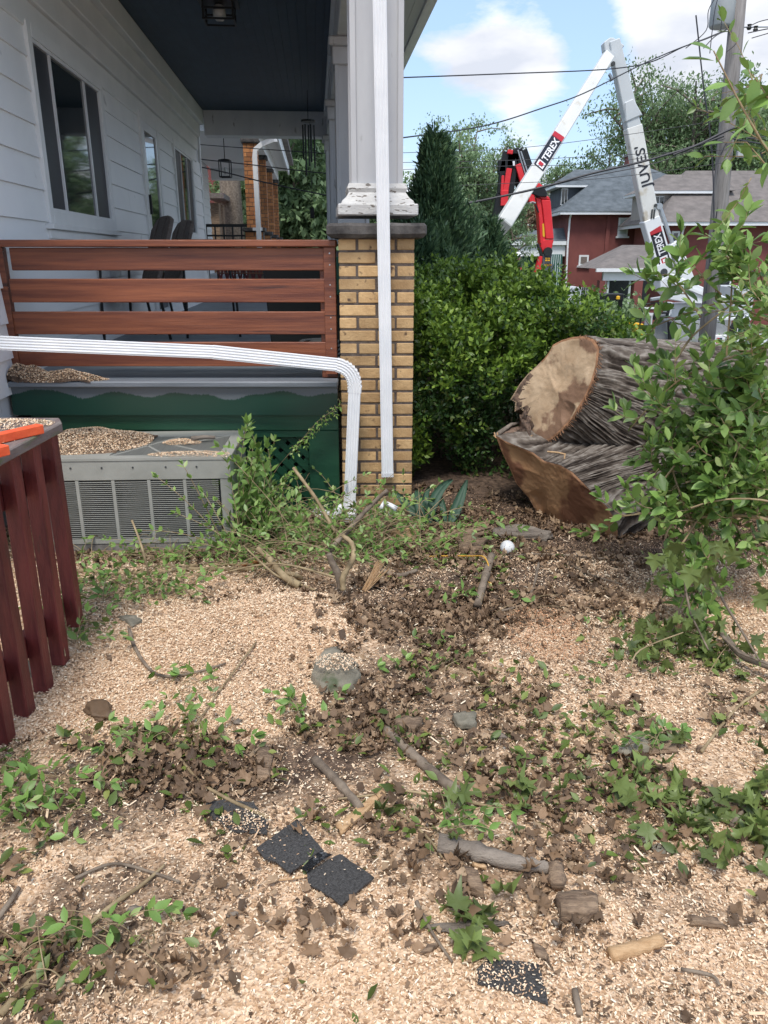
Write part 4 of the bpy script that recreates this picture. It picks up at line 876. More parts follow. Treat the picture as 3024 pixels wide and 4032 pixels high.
bA('curtain', 'awning_green', (xat(2048, 1020, YA), xat(2105, 1020, YA)), (YA + .6, YA + .64), (zat(1035, YA), zpe - .5))
for i in range(8): bA('railing_bar', 'awning_green', (xat(2062 + 7 * i, 1080, YA), xat(2062 + 7 * i, 1080, YA) + .03), (YA + .2, YA + .23), (zat(1090, YA), zat(1036, YA)))
dsA = [at(2250, 842, YA - .3), at(2244, 860, YA - .1), at(2236, 960, YA - .1), at(2226, 1170, YA - .1)]
tag(MB().tube(dsA, .055, 6).build('far_downspout', 'white_metal'), 'white downspout on the near corner of the blue-roofed brick house', 'downspout')
# ------------------------------------------------ brick house B
YB = 40.0; zgB = -1.7; zeB = zat(878, YB); x0B = 13.85
oB, bB = far_house('brick_house', 'red brick house with a brown hip roof behind the utility pole', x0B, 26, YB, 45.2, zgB, zeB, zat(672, 43), 'brick_far', 'roof_brown', .7, ((xat(2700, 672, 43), 43), (23, 43)))
cxB = (x0B + 26) / 2
side_window(oB, bB, x0B, 42.6, 43.7, -.2, 1.6, False)
for (pa, pb, qa, qb, dbl) in ((2640, 2672, 910, 1000, True), (2850, 2905, 935, 1000, True), (2698, 2735, 1095, 1130, False), (2845, 2900, 1090, 1130, False), (3050, 3100, 930, 1000, True)):
    far_window(bB, oB, xat(pa, 950, YB), xat(pb, 950, YB), zat(qb, YB), zat(qa, YB), YB, dbl)
YC = 41.4
dormer(oB, bB, zgB, cxB, YB, xat(2560, 800, YC), xat(2720, 800, YC) + 1.2, YC, YC + 3, zat(868, YC), zat(764, YC), zat(688, YC + 1.5), 'siding_beige', 'roof_brown', .8)
for k in range(7): bB('dormer_clapboard', 'siding_beige', (xat(2612, 800, YC), xat(2720, 800, YC) + 1.2), (YC - .03, YC - .002), (zat(866, YC) + k * .2, zat(866, YC) + k * .2 + .18))
for (pa, pb) in ((2580, 2592), (2596, 2610)):
    f = bB('window', 'paint_white', (xat(pa - 2, 800, YC), xat(pb + 2, 800, YC)), (YC - .06, YC - .003), (zat(832, YC), zat(772, YC))); bB('pane', 'glass_dark', (xat(pa, 800, YC), xat(pb, 800, YC)), (YC - .08, YC - .062), (zat(828, YC), zat(776, YC)), f)
bB('roof_vent', 'ac_dark', (xat(2800, 800, 43), xat(2812, 800, 43)), (41.6, 41.9), (zat(835, 41.6), zat(745, 41.6)))
dsB = [at(2699, 888, YB - .5), at(2690, 905, YB - .1), at(2685, 925, YB - .1), at(2672, 1120, YB - .1)]
tag(MB().tube(dsB, .055, 6).build('far_downspout', 'white_metal'), 'white downspout with an elbow on the brown-roofed brick house', 'downspout')
# porch of B
YP = 36.5; zpB = zat(1068, YP); xa, xb = xat(2338, 1068, YP), xat(2640, 1068, YP)
mb = MB(); zq = zpB + .12 - zgB
mb.add([(xa - cxB, YP - .4 - YB, zq), (xb - cxB, YP - .4 - YB, zq), (xb - cxB, -.01, zq), (xa - cxB, -.01, zq), (xa + 2.2 - cxB, -.01, zq + 1.05), (xb - cxB, -.01, zq + 1.05), (xa + 2.2 - cxB, -1.2, zq + .95), (xb - cxB, -1.2, zq + .95)], [(0, 1, 7, 6), (0, 6, 4, 3), (6, 7, 5, 4)]); mb.build('porch_roof', 'roof_brown', oB)
bB('porch_gutter', 'white_metal', (xa, xb), (YP - .45, YP - .3), (zpB - .02, zpB + .13)); bB('porch_beam', 'paint_white', (xa + .4, xb), (YP - .2, YP), (zpB - .4, zpB))
bB('porch_shade_sheet', 'ac_dark', (xa + 1.5, xb), (YB - .5, YB - .45), (zgB, zpB - .3))  # dark panel playing the shade behind the piers and curtains
for (pa, pb) in ((2352, 2374), (2487, 2520)): bB('porch_pier', 'orange_brick' if 0 else 'brick_far', (xat(pa, 1150, YP), xat(pb, 1150, YP)), (YP - .3, YP + .2), (zgB - .2, zpB - .4))
bB('porch_wall', 'brick_far', (xat(2520, 1200, YP) + .002, xb), (YP - .25, YP - .05), (zgB - .2, zat(1215, YP))); bB('porch_sill', 'paint_white', (xat(2520, 1200, YP) + .002, xb), (YP - .3, YP), (zat(1215, YP), zat(1209, YP)))
for pa in (2378, 2390, 2476, 2520): bB('porch_curtain', 'awning_white', (xat(pa, 1100, YP), xat(pa + 8, 1100, YP)), (YP - .1, YP - .05), (zat(1200, YP), zpB - .4))
# gable house between
o, b = far_house('gable_house', 'white gabled house partly hidden behind the red crane arm', xat(2130, 900, 60), xat(2260, 900, 60), 60, 66, -2.2, zat(905, 60), zat(850, 60) , 'trim_white', 'roof_brown', .3)
far_window(b, o, xat(2142, 1000, 60), xat(2156, 1000, 60), zat(965, 60), zat(915, 60), 60)
o, b = far_house('low_roof_house', 'low brown-roofed house beside the gabled house, behind the cedar', xat(1990, 1000, 55), xat(2125, 1000, 55), 55, 60, -2.2, zat(970, 55), zat(915, 57), 'trim_white', 'roof_brown', .3)
car = thing('parked_car', 'white parked car just visible above the low brown roof', 'car', (0, 0, 0)); q = at(2035, 925, 75)
MB().extr([(q.x - 2, 75, q.z - .5), (q.x + 2, 75, q.z - .5), (q.x + 1.9, 75, q.z + .1), (q.x + 1.1, 75, q.z + .25), (q.x + .5, 75, q.z + .7), (q.x - 1.1, 75, q.z + .7), (q.x - 1.9, 75, q.z + .15)], (0, 1.7, 0)).build('body', 'car_white', car, bevel=.05)
MB().extr([(q.x + .9, 74.98, q.z + .25), (q.x + .4, 74.98, q.z + .6), (q.x - 1.0, 74.98, q.z + .6), (q.x - 1.5, 74.98, q.z + .25)], (0, .02, 0)).build('window', 'glass_dark', car)
for sx in (-1.3, 1.3): MB().lathe((q.x + sx, 74.95, q.z - .5), [(.32, 0), (.32, .2)], 12, 'y').build('wheel', 'black_plastic', car)
# ------------------------------------------------ big trees behind
tree('maple_tree', 'great spreading tree rising behind the two brick houses', xat(2690, 600, 64), 64, -2, zat(205, 64) + 2, .75, 10.0, 9.5, 34, .25, 62000, 'tree_leaf', 'bark', 21, sub=6, trunk_top=.42)
tree('maple_tree', 'spreading tree to the right of the utility pole behind the houses', xat(3020, 600, 68), 68, -2, zat(330, 68) + 2, .6, 8.5, 8.5, 26, .25, 46000, 'tree_leaf', 'bark', 22, sub=6, trunk_top=.4)
tree('maple_tree', 'lower tree between the boom arms and the blue-gray roof', xat(2300, 600, 66), 66, -2, zat(545, 66) + 2, .4, 6.0, 6.2, 22, .24, 32000, 'tree_leaf', 'bark', 23, sub=5, trunk_top=.4)
tree('young_maple', 'pale green young tree with a thin open top behind the dark cedar', xat(1835, 600, 29), 29.5, -1.4, zat(320, 29) + 1.4, .2, 2.45, 4.4, 36, .11, 34000, 'tree_leaf_pale', 'twig_gray', 24, 'trees behind the hedge', sub=5, trunk_top=.5)
tree('young_maple', 'rounded green tree left of the red crane arms', xat(1960, 700, 34), 34, -1.6, zat(590, 34) + 1.6, .2, 2.3, 3.6, 22, .12, 22000, 'tree_leaf', 'twig_gray', 25, 'trees behind the hedge', sub=5, trunk_top=.4)
tree('brown_tree', 'brownish red-leaved tree behind the red crane', xat(2060, 850, 58), 58, -2, 8.5, .3, 5.0, 4.2, 18, .3, 14000, 'rotten_wood', 'bark', 26, sub=4, trunk_top=.35)
tree('background_tree', 'dark green tree low behind the cedar at the horizon', xat(1760, 850, 62), 62, -2, 9.5, .3, 7.0, 4.2, 20, .34, 15000, 'tree_leaf', 'bark', 27, sub=4, trunk_top=.35)
for i, (X_, Y_, h_) in enumerate(((-24, 60, 12), (-14, 70, 12), (36, 66, 13), (48, 60, 14), (-6, 75, 12))):
    tree('background_tree', ['far tree beyond the left houses, leftmost', 'far tree beyond the left houses, between the trunk and the cream house', 'far tree at the right edge behind the brown roof', 'farthest right tree outside the brown-roofed house', 'far tree seen over the hedge behind the porch columns'][i], X_, Y_, -2, h_, .3, 5.5, 6, 16, .42, 8000, 'tree_leaf', 'bark', 40 + i, sub=4, trunk_top=.4)
# ================================================================ the felled trunk
def Z4(x, y): return (1900 + x / 1.4117, 1300 + y / 1.4117)
UP_O = [Z4(*q) for q in ((650, 100), (640, 180), (615, 280), (575, 370), (540, 430), (500, 490), (440, 560), (380, 610), (330, 630), (262, 622), (262, 575), (245, 540), (212, 500), (236, 462), (205, 428), (178, 455), (182, 402), (155, 385), (182, 340), (205, 300), (250, 245), (300, 200), (345, 155), (372, 118), (390, 82), (440, 55), (500, 38), (570, 32), (620, 52))]
LO_O = [Z4(*q) for q in ((70, 578), (110, 610), (215, 655), (280, 680), (345, 728), (430, 750), (500, 790), (560, 850), (620, 915), (690, 980), (735, 1050), (752, 1120), (745, 1190), (700, 1212), (620, 1195), (520, 1150), (450, 1110), (395, 1065), (352, 1080), (300, 1010), (255, 930), (185, 850), (148, 760), (108, 680))]
def depth_up(px_, py_): return 3.98 + (2355 - px_) / 345 * .50 + (1745 - py_) / 420 * .16
def depth_lo(px_, py_): return 3.74 + (2430 - px_) / 475 * .64 + (py_ - 1930) / 250 * .15
CEN_AX = [Vector((1.62, 4.42, .50)), Vector((2.1, 4.62, .47)), Vector((3.0, 5.0, .46)), Vector((4.4, 5.6, .46)), Vector((6.2, 6.4, .44))]
RAD_AX = [.47, .43, .40, .37, .33]
def radial(poly, c, n):
    out_ = []
    for i in range(n):
        a = 2 * math.pi * i / n; dx, dy = math.cos(a), -math.sin(a); best = 5.0     # image y goes down
        for j in range(len(poly)):
            x1, y1 = poly[j]; x2, y2 = poly[(j + 1) % len(poly)]; x1 -= c[0]; x2 -= c[0]; y1 -= c[1]; y2 -= c[1]
            den = dx * (y2 - y1) - dy * (x2 - x1)
            if abs(den) < 1e-9: continue
            t_ = (x1 * (y2 - y1) - y1 * (x2 - x1)) / den; u_ = (x1 * dy - y1 * dx) / den
            if t_ > 0 and -1e-6 <= u_ <= 1 + 1e-6: best = max(best, t_) if best > 5 else t_
        out_.append((c[0] + dx * best, c[1] + dy * best))
    return out_
def lobe(poly, cen, dep, name, nA=520, seed=0, wood='cut_wood', shrink=1.0, fr=(.25, .6)):
    ring = radial(poly, cen, nA); R0 = [at(x, y, dep(x, y)) for (x, y) in ring]
    ax = (CEN_AX[1] - CEN_AX[0]).normalized(); near = Vector((ax.y, -ax.x, 0)).normalized(); rows = [R0]
    def mainring(c, r): return [c + near * (r * math.cos(2 * math.pi * i / nA)) + Vector((0, 0, r * math.sin(2 * math.pi * i / nA))) for i in range(nA)]
    M = [mainring(c, r * shrink) for c, r in zip(CEN_AX, RAD_AX)]
    if name == 'lower_bark':
        for k_, fz in ((0, .12), (1, .35), (2, .8)):
            for p_ in M[k_]:
                if p_.z > CEN_AX[k_].z - .06: p_.z = CEN_AX[k_].z - .06 + (p_.z - CEN_AX[k_].z + .06) * fz
    seq = [(R0, M[0], 50), (M[0], M[1], 36), (M[1], M[2], 44), (M[2], M[3], 30), (M[3], M[4], 10)]; rows = []
    for k, (a, b_, n_) in enumerate(seq):
        for j in range(n_):
            t_ = j / n_; s_ = t_ if k else t_ * t_ * (3 - 2 * t_) * .4 + t_ * .6
            rows.append([p.lerp(q, s_) for p, q in zip(a, b_)])
    rows.append(M[4]); V = np.array([[p[:] for p in r] for r in rows]); nr = len(rows)
    # arc length along, then bark ridges displaced outward
    cens = V.mean(axis=1); ds_ = np.concatenate([[0], np.cumsum(np.linalg.norm(np.diff(cens, axis=0), axis=1))]); N_ = V - cens[:, None]; N_ -= (N_ @ np.array(ax[:]))[:, :, None] * np.array(ax[:])
    rad = np.linalg.norm(N_, axis=2, keepdims=True); N_ = N_ / np.maximum(rad, 1e-6)
    RG = np.zeros(nr * nA, dtype=np.float32)
    for i in range(nr):
        for j in range(nA):
            th = j / nA; s_ = ds_[i]; c_, s2 = math.cos(2 * math.pi * th), math.sin(2 * math.pi * th)
            wv = mn.noise(Vector((c_ * 1.5, s2 * 1.5, s_ * 3 + seed))) * .35 + mn.noise(Vector((c_ * 4, s2 * 4, s_ * 11 + seed))) * .2
            q = Vector((c_ * 13 + wv * 3.2 * -s2, s2 * 13 + wv * 3.2 * c_, s_ * 3.6 + seed * 3)); r1 = 1 - abs(mn.noise(q)) * 3.4; r2 = 1 - abs(mn.noise(q * 2.0 + Vector((0, 0, s_ * 7)))) * 2.6
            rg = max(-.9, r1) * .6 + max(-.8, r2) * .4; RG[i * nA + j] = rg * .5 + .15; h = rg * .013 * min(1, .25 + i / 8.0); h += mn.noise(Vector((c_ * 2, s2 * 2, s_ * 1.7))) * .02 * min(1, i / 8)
            V[i, j] += N_[i, j] * h
    idx = np.arange((nr - 1) * nA); i_ = idx // nA; j_ = idx % nA; a = i_ * nA + j_; b2 = i_ * nA + (j_ + 1) % nA
    Fb = np.stack([a, b2, b2 + nA, a + nA], 1)
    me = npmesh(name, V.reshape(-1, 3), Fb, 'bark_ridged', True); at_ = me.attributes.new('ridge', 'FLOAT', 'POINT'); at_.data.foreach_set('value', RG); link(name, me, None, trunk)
    # cut face: rings from the rim inward, with saw marks and rot relief
    nrg = 22; c3 = at(cen[0], cen[1], dep(*cen)); verts = [c3]; rr = random.Random(seed)
    nrm_ = (at(cen[0], cen[1] - 60, dep(cen[0], cen[1] - 60)) - c3).cross(at(cen[0] + 60, cen[1], dep(cen[0] + 60, cen[1])) - c3).normalized()
    if nrm_.y > 0: nrm_ = -nrm_
    for k in range(1, nrg + 1):
        f_ = k / nrg
        for j in range(nA):
            p_ = c3.lerp(R0[j], f_); h = mn.noise(p_ * 9) * .008 + mn.noise(p_ * 40) * .003
            h += .05 * max(0, mn.noise(p_ * 6 + Vector((seed, 0, 0))) - .12) * (1 if f_ < .9 else .3) * -1
            if k == nrg: h = -.004
            verts.append(p_ + nrm_ * (h + .004))
    fs = [(0, 1 + j, 1 + (j + 1) % nA) for j in range(nA)]
    for k in range(nrg - 1):
        b0 = 1 + k * nA; fs += [(b0 + j, b0 + nA + j, b0 + nA + (j + 1) % nA, b0 + (j + 1) % nA) for j in range(nA)]
    me = bpy.data.meshes.new('cut_face'); me.from_pydata([v[:] for v in verts], [], fs); me.materials.append(MATS[wood]); me.materials.append(MATS['cambium']); me.materials.append(MATS['punky_wood'])
    mi = np.zeros(len(fs), dtype=np.int32); mi[-nA:] = 1
    for k in range(nrg - 1):
        for j in range(nA):
            if name == 'upper_bark' and .42 < (j + .5) / nA < .66 and (k + 1) / nrg > .80 + .12 * mn.noise(Vector((j * .25, k * .3, 1))): mi[nA + k * nA + j] = 2
            if name == 'upper_bark' and .34 < (j + .5) / nA < .70 and k == nrg - 2: mi[nA + k * nA + j] = 0 if j % 3 else 2
    me.polygons.foreach_set('material_index', mi); me.polygons.foreach_set('use_smooth', [True] * len(fs)); me.update()
    link('cut_face', me, None, trunk)
    return R0
trunk = thing('felled_trunk', 'huge felled tree trunk lying beside the hedge, its sawn notched butt facing the porch', 'tree trunk')
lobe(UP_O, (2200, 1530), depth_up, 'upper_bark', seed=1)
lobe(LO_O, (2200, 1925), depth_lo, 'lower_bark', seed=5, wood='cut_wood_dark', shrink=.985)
# ledge and torn fibres in the notch
def lump(name, pts, m, parent, amp=.02, sc=14, sub=4, smooth=True):
    """rough solid from a convex hull of points, subdivided and shaken by noise"""
    bm = bmesh.new(); [bm.verts.new(p) for p in pts]; r = bmesh.ops.convex_hull(bm, input=bm.verts[:]); 
    for v in [g for g in r['geom_interior'] if isinstance(g, bmesh.types.BMVert)]: bm.verts.remove(v)
    bmesh.ops.subdivide_edges(bm, edges=bm.edges[:], cuts=sub, use_grid_fill=True); bmesh.ops.triangulate(bm, faces=bm.faces[:])
    bm.normal_update()
    for v in bm.verts: v.co += v.normal * (mn.noise(Vector(v.co) * sc) * amp * 2 + mn.noise(Vector(v.co) * sc * 3) * amp)
    me = bpy.data.meshes.new(name); bm.to_mesh(me); bm.free(); me.materials.append(MATS[m] if isinstance(m, str) else m)
    if smooth: me.polygons.foreach_set('use_smooth', [True] * len(me.polygons))
    o = bpy.data.objects.new(name, me); COL.objects.link(o)
    if parent: o.parent = parent
    return o
def P4(x, y, Y): q = Z4(x, y); return at(q[0], q[1], Y)
lump('notch_ledge', [P4(85, 590, 4.36), P4(150, 540, 4.5), P4(215, 530, 4.55), P4(260, 600, 4.42), P4(300, 690, 4.25), P4(160, 650, 4.28), P4(430, 740, 4.35), P4(380, 640, 4.5), P4(520, 780, 4.35)], 'punky_wood', trunk, .012, 18)
lump('rotten_edge', [P4(205, 470, 4.47), P4(240, 450, 4.42), P4(270, 500, 4.36), P4(265, 600, 4.30), P4(235, 640, 4.36), P4(210, 600, 4.42), P4(225, 540, 4.42)], 'punky_wood', trunk, .012, 30)
rr = random.Random(4)
for i in range(26):
    x = rr.uniform(70, 250); a = P4(x, 590 + x * .12, 4.30); b_ = a + Vector((rr.uniform(-.03, .05), rr.uniform(-.02, .02), rr.uniform(.0, .035))); MB().obox(a, b_, .006, .003).build('splinter', 'split_wood', trunk)
MB().tube([P4(72, 585, 4.36), P4(110, 560, 4.42), P4(160, 525, 4.5), P4(225, 512, 4.58)], [.012, .014, .012, .006], 6).build('bark_rim', 'bark', trunk, True)
MB().tube([P4(360, 675, 4.0), P4(420, 680, 3.98), P4(462, 690, 3.96)], .005, 5).build('splinter', 'split_wood', trunk); MB().tube([P4(458, 688, 3.96), P4(455, 715, 3.95)], .004, 5).build('splinter', 'split_wood', trunk)
# shaggy fibres along the saw edge
g = np.random.default_rng(8); ring = radial(UP_O, (2200, 1530), 200); mbf = MB()
for i in list(range(0, 40)) + list(range(140, 200)):
    for k in range(3):
        x, y = ring[i]; p_ = at(x, y, depth_up(x, y)); e_ = p_ + Vector((g.uniform(-.004, .022), g.uniform(-.03, .01), g.uniform(-.02, .018))); mbf.obox(p_, e_, .0022, .0012)
stuff(mbf.build('saw_fibres', 'cambium', trunk))

# ================================================================ hedge
def leafset(parent, P, X, D, Z, S, bv, bf, m, cap, name='leaf', obj_mat=None):
    """cap nearest leaves as their own objects, the rest joined as stuff"""
    n_ = len(P); S = np.broadcast_to(S, (n_, S.shape[1] if S.ndim > 1 else 1)) if S.ndim > 1 else S.reshape(-1, 1)
    order = np.argsort(np.linalg.norm(P - np.array([0, 0, H]), axis=1) / np.maximum(S[:, 0], 1e-6)); top_ = order[:cap]; rest = order[cap:]
    if cap:
        me = npmesh(name, bv, bf, obj_mat or m, True)
        for i in top_:
            o = bpy.data.objects.new(name, me); COL.objects.link(o); o.parent = parent
            s_ = float(S[i, 0]); M = Matrix(((X[i, 0] * s_, D[i, 0] * s_, Z[i, 0] * s_, P[i, 0]), (X[i, 1] * s_, D[i, 1] * s_, Z[i, 1] * s_, P[i, 1]), (X[i, 2] * s_, D[i, 2] * s_, Z[i, 2] * s_, P[i, 2]), (0, 0, 0, 1)))
            o.matrix_basis = Matrix.Translation(-Vector(parent.location)) @ M if parent and parent.rotation_euler.z == 0 else M
    if len(rest):
        V, Fc = instv(bv, bf, P[rest] - np.array(parent.location[:]), X[rest], D[rest], Z[rest], S[rest]); stuff(link('foliage', npmesh('foliage', V, Fc, m), None, parent))
def single_mat(name, c, rnd=.3, trans=.25, rough=.45): return mat(name, c, None, rough=rough, rnd=rnd, trans=trans)
single_mat('hedge_old_one', (.045, .09, .022), .4); single_mat('hedge_leaf_one', (.11, .21, .03), .4); single_mat('privet_leaf_one', (.165, .28, .065), .4); single_mat('maple_leaf_one', (.15, .20, .055), .4); single_mat('dead_leaf_one', (.20, .125, .07), .55, .1, .7); single_mat('fallen_leaf_one', (.12, .175, .035), .45)
hedge = thing('privet_hedge', 'dense bright green hedge growing between the brick pier and the felled trunk', 'hedge')
g = np.random.default_rng(11)
def hedge_pts(n_):
    out_ = []
    while len(out_) < n_:
        x, y, z = g.uniform(.1, 1.85), g.uniform(4.7, 7.4), g.uniform(.0, 1.5)
        lum = mn.noise(Vector((x * 2.3, y * 2.3, z * 2.3))) * .42 + mn.noise(Vector((x * 6, y * 6, z * 6))) * .16
        top_ = 1.17 + .14 * lum / .3 - max(0, x - .85) ** 2 * .5 - max(0, 5.3 - y) ** 2 * .9
        front = 4.88 + lum * 1.0 + .12 * max(0, .75 - z) + max(0, z - 1.0) * .6; right = 1.72 + lum * .5 + (y - 5) * .05
        if z > top_ or y < front or x > right: continue
        dd = min(top_ - z, y - front, right - x)
        if mn.noise(Vector((x * 4.2 + 9, y * 4.2, z * 4.2))) > -.14 and g.random() < math.exp(-dd * 7) + .06: out_.append((x, y, z, dd))
    return np.array(out_)
Q = hedge_pts(9300); ex = Q[(Q[:, 2] > .95) & (Q[:, 3] < .05)][:220].copy(); ex[:, 2] += g.uniform(.02, .14, len(ex)); ex2 = ex.copy(); ex2[:, 2] -= .07; Q = np.concatenate([Q, ex, ex2]); sp_n = len(Q)
dirs = nrm(np.stack([g.normal(0, .45, sp_n), g.normal(-.35, .4, sp_n), g.normal(.75, .35, sp_n)], 1))
PP = []; DD = []; SS = []; UU = []
for k in range(10):
    f_ = (k // 2) / 5.0; side = 1 if k % 2 else -1; perp = nrm(np.cross(dirs, g.normal(0, 1, (sp_n, 3)))) if k % 2 == 0 else perp
    PP.append(Q[:, :3] + dirs * (.15 * f_) + g.normal(0, .004, (sp_n, 3))); DD.append(nrm(perp * side + dirs * (.55 + .6 * f_))); SS.append(.043 * (1.15 - .35 * f_) * g.uniform(.75, 1.25, sp_n))
P_ = np.concatenate(PP); D_ = np.concatenate(DD); S_ = np.concatenate(SS)[:, None]; X_, D_, Z_ = frames(len(P_), D_, None, g)
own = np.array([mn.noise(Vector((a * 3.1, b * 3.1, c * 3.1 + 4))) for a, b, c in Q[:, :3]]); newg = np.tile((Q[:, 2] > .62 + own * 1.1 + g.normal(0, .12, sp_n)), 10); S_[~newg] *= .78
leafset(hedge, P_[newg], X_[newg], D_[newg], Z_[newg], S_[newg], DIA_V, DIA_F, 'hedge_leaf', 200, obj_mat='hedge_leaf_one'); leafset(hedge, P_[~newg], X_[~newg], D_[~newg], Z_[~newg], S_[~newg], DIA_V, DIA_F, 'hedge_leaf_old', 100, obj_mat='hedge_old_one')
mb = MB()
for i in range(40):
    x, y = g.uniform(.3, 1.6), g.uniform(5.5, 6.8); t_ = Vector((x + g.normal(0, .15), y + g.normal(0, .15), g.uniform(.6, 1.2))); mb.tube([(x, y, -.05), ((x + t_.x) / 2 + g.normal(0, .03), (y + t_.y) / 2, t_.z * .55), t_], [.012, .008, .003], 5, False)
stuff(mb.build('stem', 'twig_gray', hedge))
# low dark yew-like growth behind the hedge so that no street shows through its middle
def cedar(name, label, x, y, zb, zt, r0, n_, seed):
    o = thing(name, label, 'tree', (x, y, zb), 0, 'dark cedars behind the hedge'); g = np.random.default_rng(seed)
    MB().tube([(0, 0, -.3), (0, 0, (zt - zb) * .9)], [.09, .02], 7).build('trunk', 'bark', o)
    h = g.power(1.15, n_) ; h = 1 - h; a = g.uniform(0, 2 * np.pi, n_); hh = h * (zt - zb)
    lum = np.array([mn.noise(Vector((math.cos(a_) * 1.6, math.sin(a_) * 1.6, z_ * 2.2 + seed))) + .5 * mn.noise(Vector((math.cos(a_) * 4, math.sin(a_) * 4, z_ * 6 + seed))) for a_, z_ in zip(a, hh)])
    prof_ = np.where(h < .12, .75 + h * 2, 1.0) * (1 - np.clip((h - .12) / .92, 0, 1)) ** .95
    rr_ = r0 * (prof_ + .03) * (1 + 1.25 * lum) * g.power(3.2, n_)
    P = np.stack([rr_ * np.cos(a), rr_ * np.sin(a), hh + g.normal(0, .05, n_)], 1); D = nrm(np.stack([np.cos(a) * .55, np.sin(a) * .55, np.full(n_, .85)], 1) + g.normal(0, .35, (n_, 3)))
    X, D, Z = frames(n_, D, None, g); S = g.uniform(.05, .11, (n_, 1)) * np.array([[.45, 1, 1]])
    V, Fc = instv(DIA_V, DIA_F, P, X, D, Z, S); stuff(link('crown', npmesh('crown', V, Fc, 'cedar_leaf'), None, o)); return o
cedar('cedar_tree', 'tall dark green cedar with a pointed top right of the white column', xat(1705, 800, 9.2), 9.2, -.1, zat(545, 9.2), .82, 34000, 3)
cedar('cedar_tree', 'shorter round-topped dark cedar right of the tall cedar', xat(1925, 950, 9.9), 9.9, -.15, zat(885, 9.9), .72, 18000, 4)
cedar('cedar_tree', 'low dark cedar against the brick pier in front of the tall cedar', xat(1650, 950, 8.2), 8.0, -.1, zat(905, 8.0), .55, 12000, 5)
# light vines / weeds right of the hedge by the street
wv_ = thing('weed_patch', 'pale leafy weeds and vines growing by the kerb right of the hedge', 'weeds'); g = np.random.default_rng(31); n_ = 5200
x = g.uniform(2.4, 7.8, n_); y = g.uniform(9.5, 14, n_); z = np.abs(g.normal(0, .28, n_)); P = np.stack([x, y, np.array([terrain(a, b) for a, b in zip(x, y)]) + z * (.4 + .6 * np.sin(x * 2.1) ** 2)], 1)
X, D, Z = frames(n_, None, .5, g); V, Fc = instv(DIA_V, DIA_F, P, X, D, Z, g.uniform(.05, .12, (n_, 1)) * np.array([[1.6, 1, 1]])); stuff(link('foliage', npmesh('foliage', V, Fc, 'tree_leaf_pale'), None, wv_))
n_ = 9000; x = g.uniform(4.5, 11, n_); y = g.uniform(33, 35.5, n_); z = np.abs(g.normal(0, .55, n_)); P = np.stack([x, y, np.array([terrain(a, b) for a, b in zip(x, y)]) + z], 1)
wv2 = thing('shrub_row', 'row of leafy shrubs in front of the brick houses across the street', 'shrubs'); X, D, Z = frames(n_, None, .8, g); V, Fc = instv(DIA_V, DIA_F, P, X, D, Z, g.uniform(.12, .25, (n_, 1)) * np.array([[1.6, 1, 1]])); stuff(link('foliage', npmesh('foliage', V, Fc, 'tree_leaf'), None, wv2))

# ================================================================ utility pole and wires
YPo = 17.0; pole = thing('utility_pole', 'weathered gray wooden utility pole with a transformer can near the top', 'utility pole')
b_ = at(2778, 1420, YPo); t_ = at(2932, -260, YPo - .2)
MB().tube([b_ - Vector((0, 0, .6)), b_.lerp(t_, .33), b_.lerp(t_, .66), t_], [.175, .165, .152, .135], 14).build('shaft', 'pole_wood', pole, True)
can = at(2856, -40, YPo - .15); MB().lathe((can.x, can.y, can.z - .62), [(.20, 0), (.225, .03), (.225, .9), (.20, .95), (.05, 1.0)], 18).build('transformer', 'pole_gray', pole, True)
for k in (-.35, .1): MB().box((can.x + .1, can.x + .35), (can.y - .03, can.y + .03), (can.z + k, can.z + k + .06)).build('bracket', 'steel', pole)
for (x, y) in ((2885, 100), (2950, 108), (2975, 115)): q = at(x, y, YPo - .2); MB().lathe(q[:], [(.03, -.04), (.05, -.01), (.03, .02), (.045, .05)], 8).build('insulator', 'black_plastic', pole)
MB().tube([at(2880, 108, YPo - .19), at(3060, 106, YPo - .1)], .012, 5).build('bracket_arm', 'steel', pole)
for (x, y) in ((2922, 600), (2960, 606), (2996, 614)): q = at(x, y, YPo - .3); MB().box((q.x - .02, q.x + .02), (q.y - .03, q.y + .03), (q.z - .05, q.z + .07)).build('terminal', 'black_plastic', pole)
q = at(2922, 605, YPo - .35); MB().box((q.x - .1, q.x + .1), (q.y - .05, q.y + .05), (q.z - .07, q.z + .05)).build('junction_box', 'pole_gray', pole, bevel=.01)
MB().tube([at(2838, 610, YPo - .25), at(2860, 560, YPo - .25), at(2850, 640, YPo - .22), at(2835, 760, YPo - .2), at(2800, 980, YPo - .2), at(2775, 1200, YPo - .2)], .012, 5).build('ground_cable', 'wire_black', pole)
def wire(pts, r, label, Y=YPo - .4, group=None):
    Ys = Y if isinstance(Y, (list, tuple)) else [Y] * len(pts); P = [at(x, y, d) for (x, y), d in zip(pts, Ys)]; C = []
    for i in range(len(P) - 1):
        p0 = P[max(i - 1, 0)]; p1 = P[i]; p2 = P[i + 1]; p3 = P[min(i + 2, len(P) - 1)]
        for k in range(6):
            t = k / 6; C.append(.5 * ((2 * p1) + (p2 - p0) * t + (2 * p0 - 5 * p1 + 4 * p2 - p3) * t * t + (3 * p1 - p0 - 3 * p2 + p3) * t ** 3))
    C.append(P[-1]); tag(MB().tube(C, r * .72, 5, False).build('overhead_wire', 'wire_black'), label, 'wire', group)
wire([(1400, 312), (1573, 306), (2000, 290), (2373, 274), (2556, 246), (2690, 185), (2786, 151), (2880, 108)], .014, 'highest overhead wire, crossing the sky from the column to the pole', [13, 13.5, 14.5, 15.5, 16, 16.4, 16.6, 16.7])
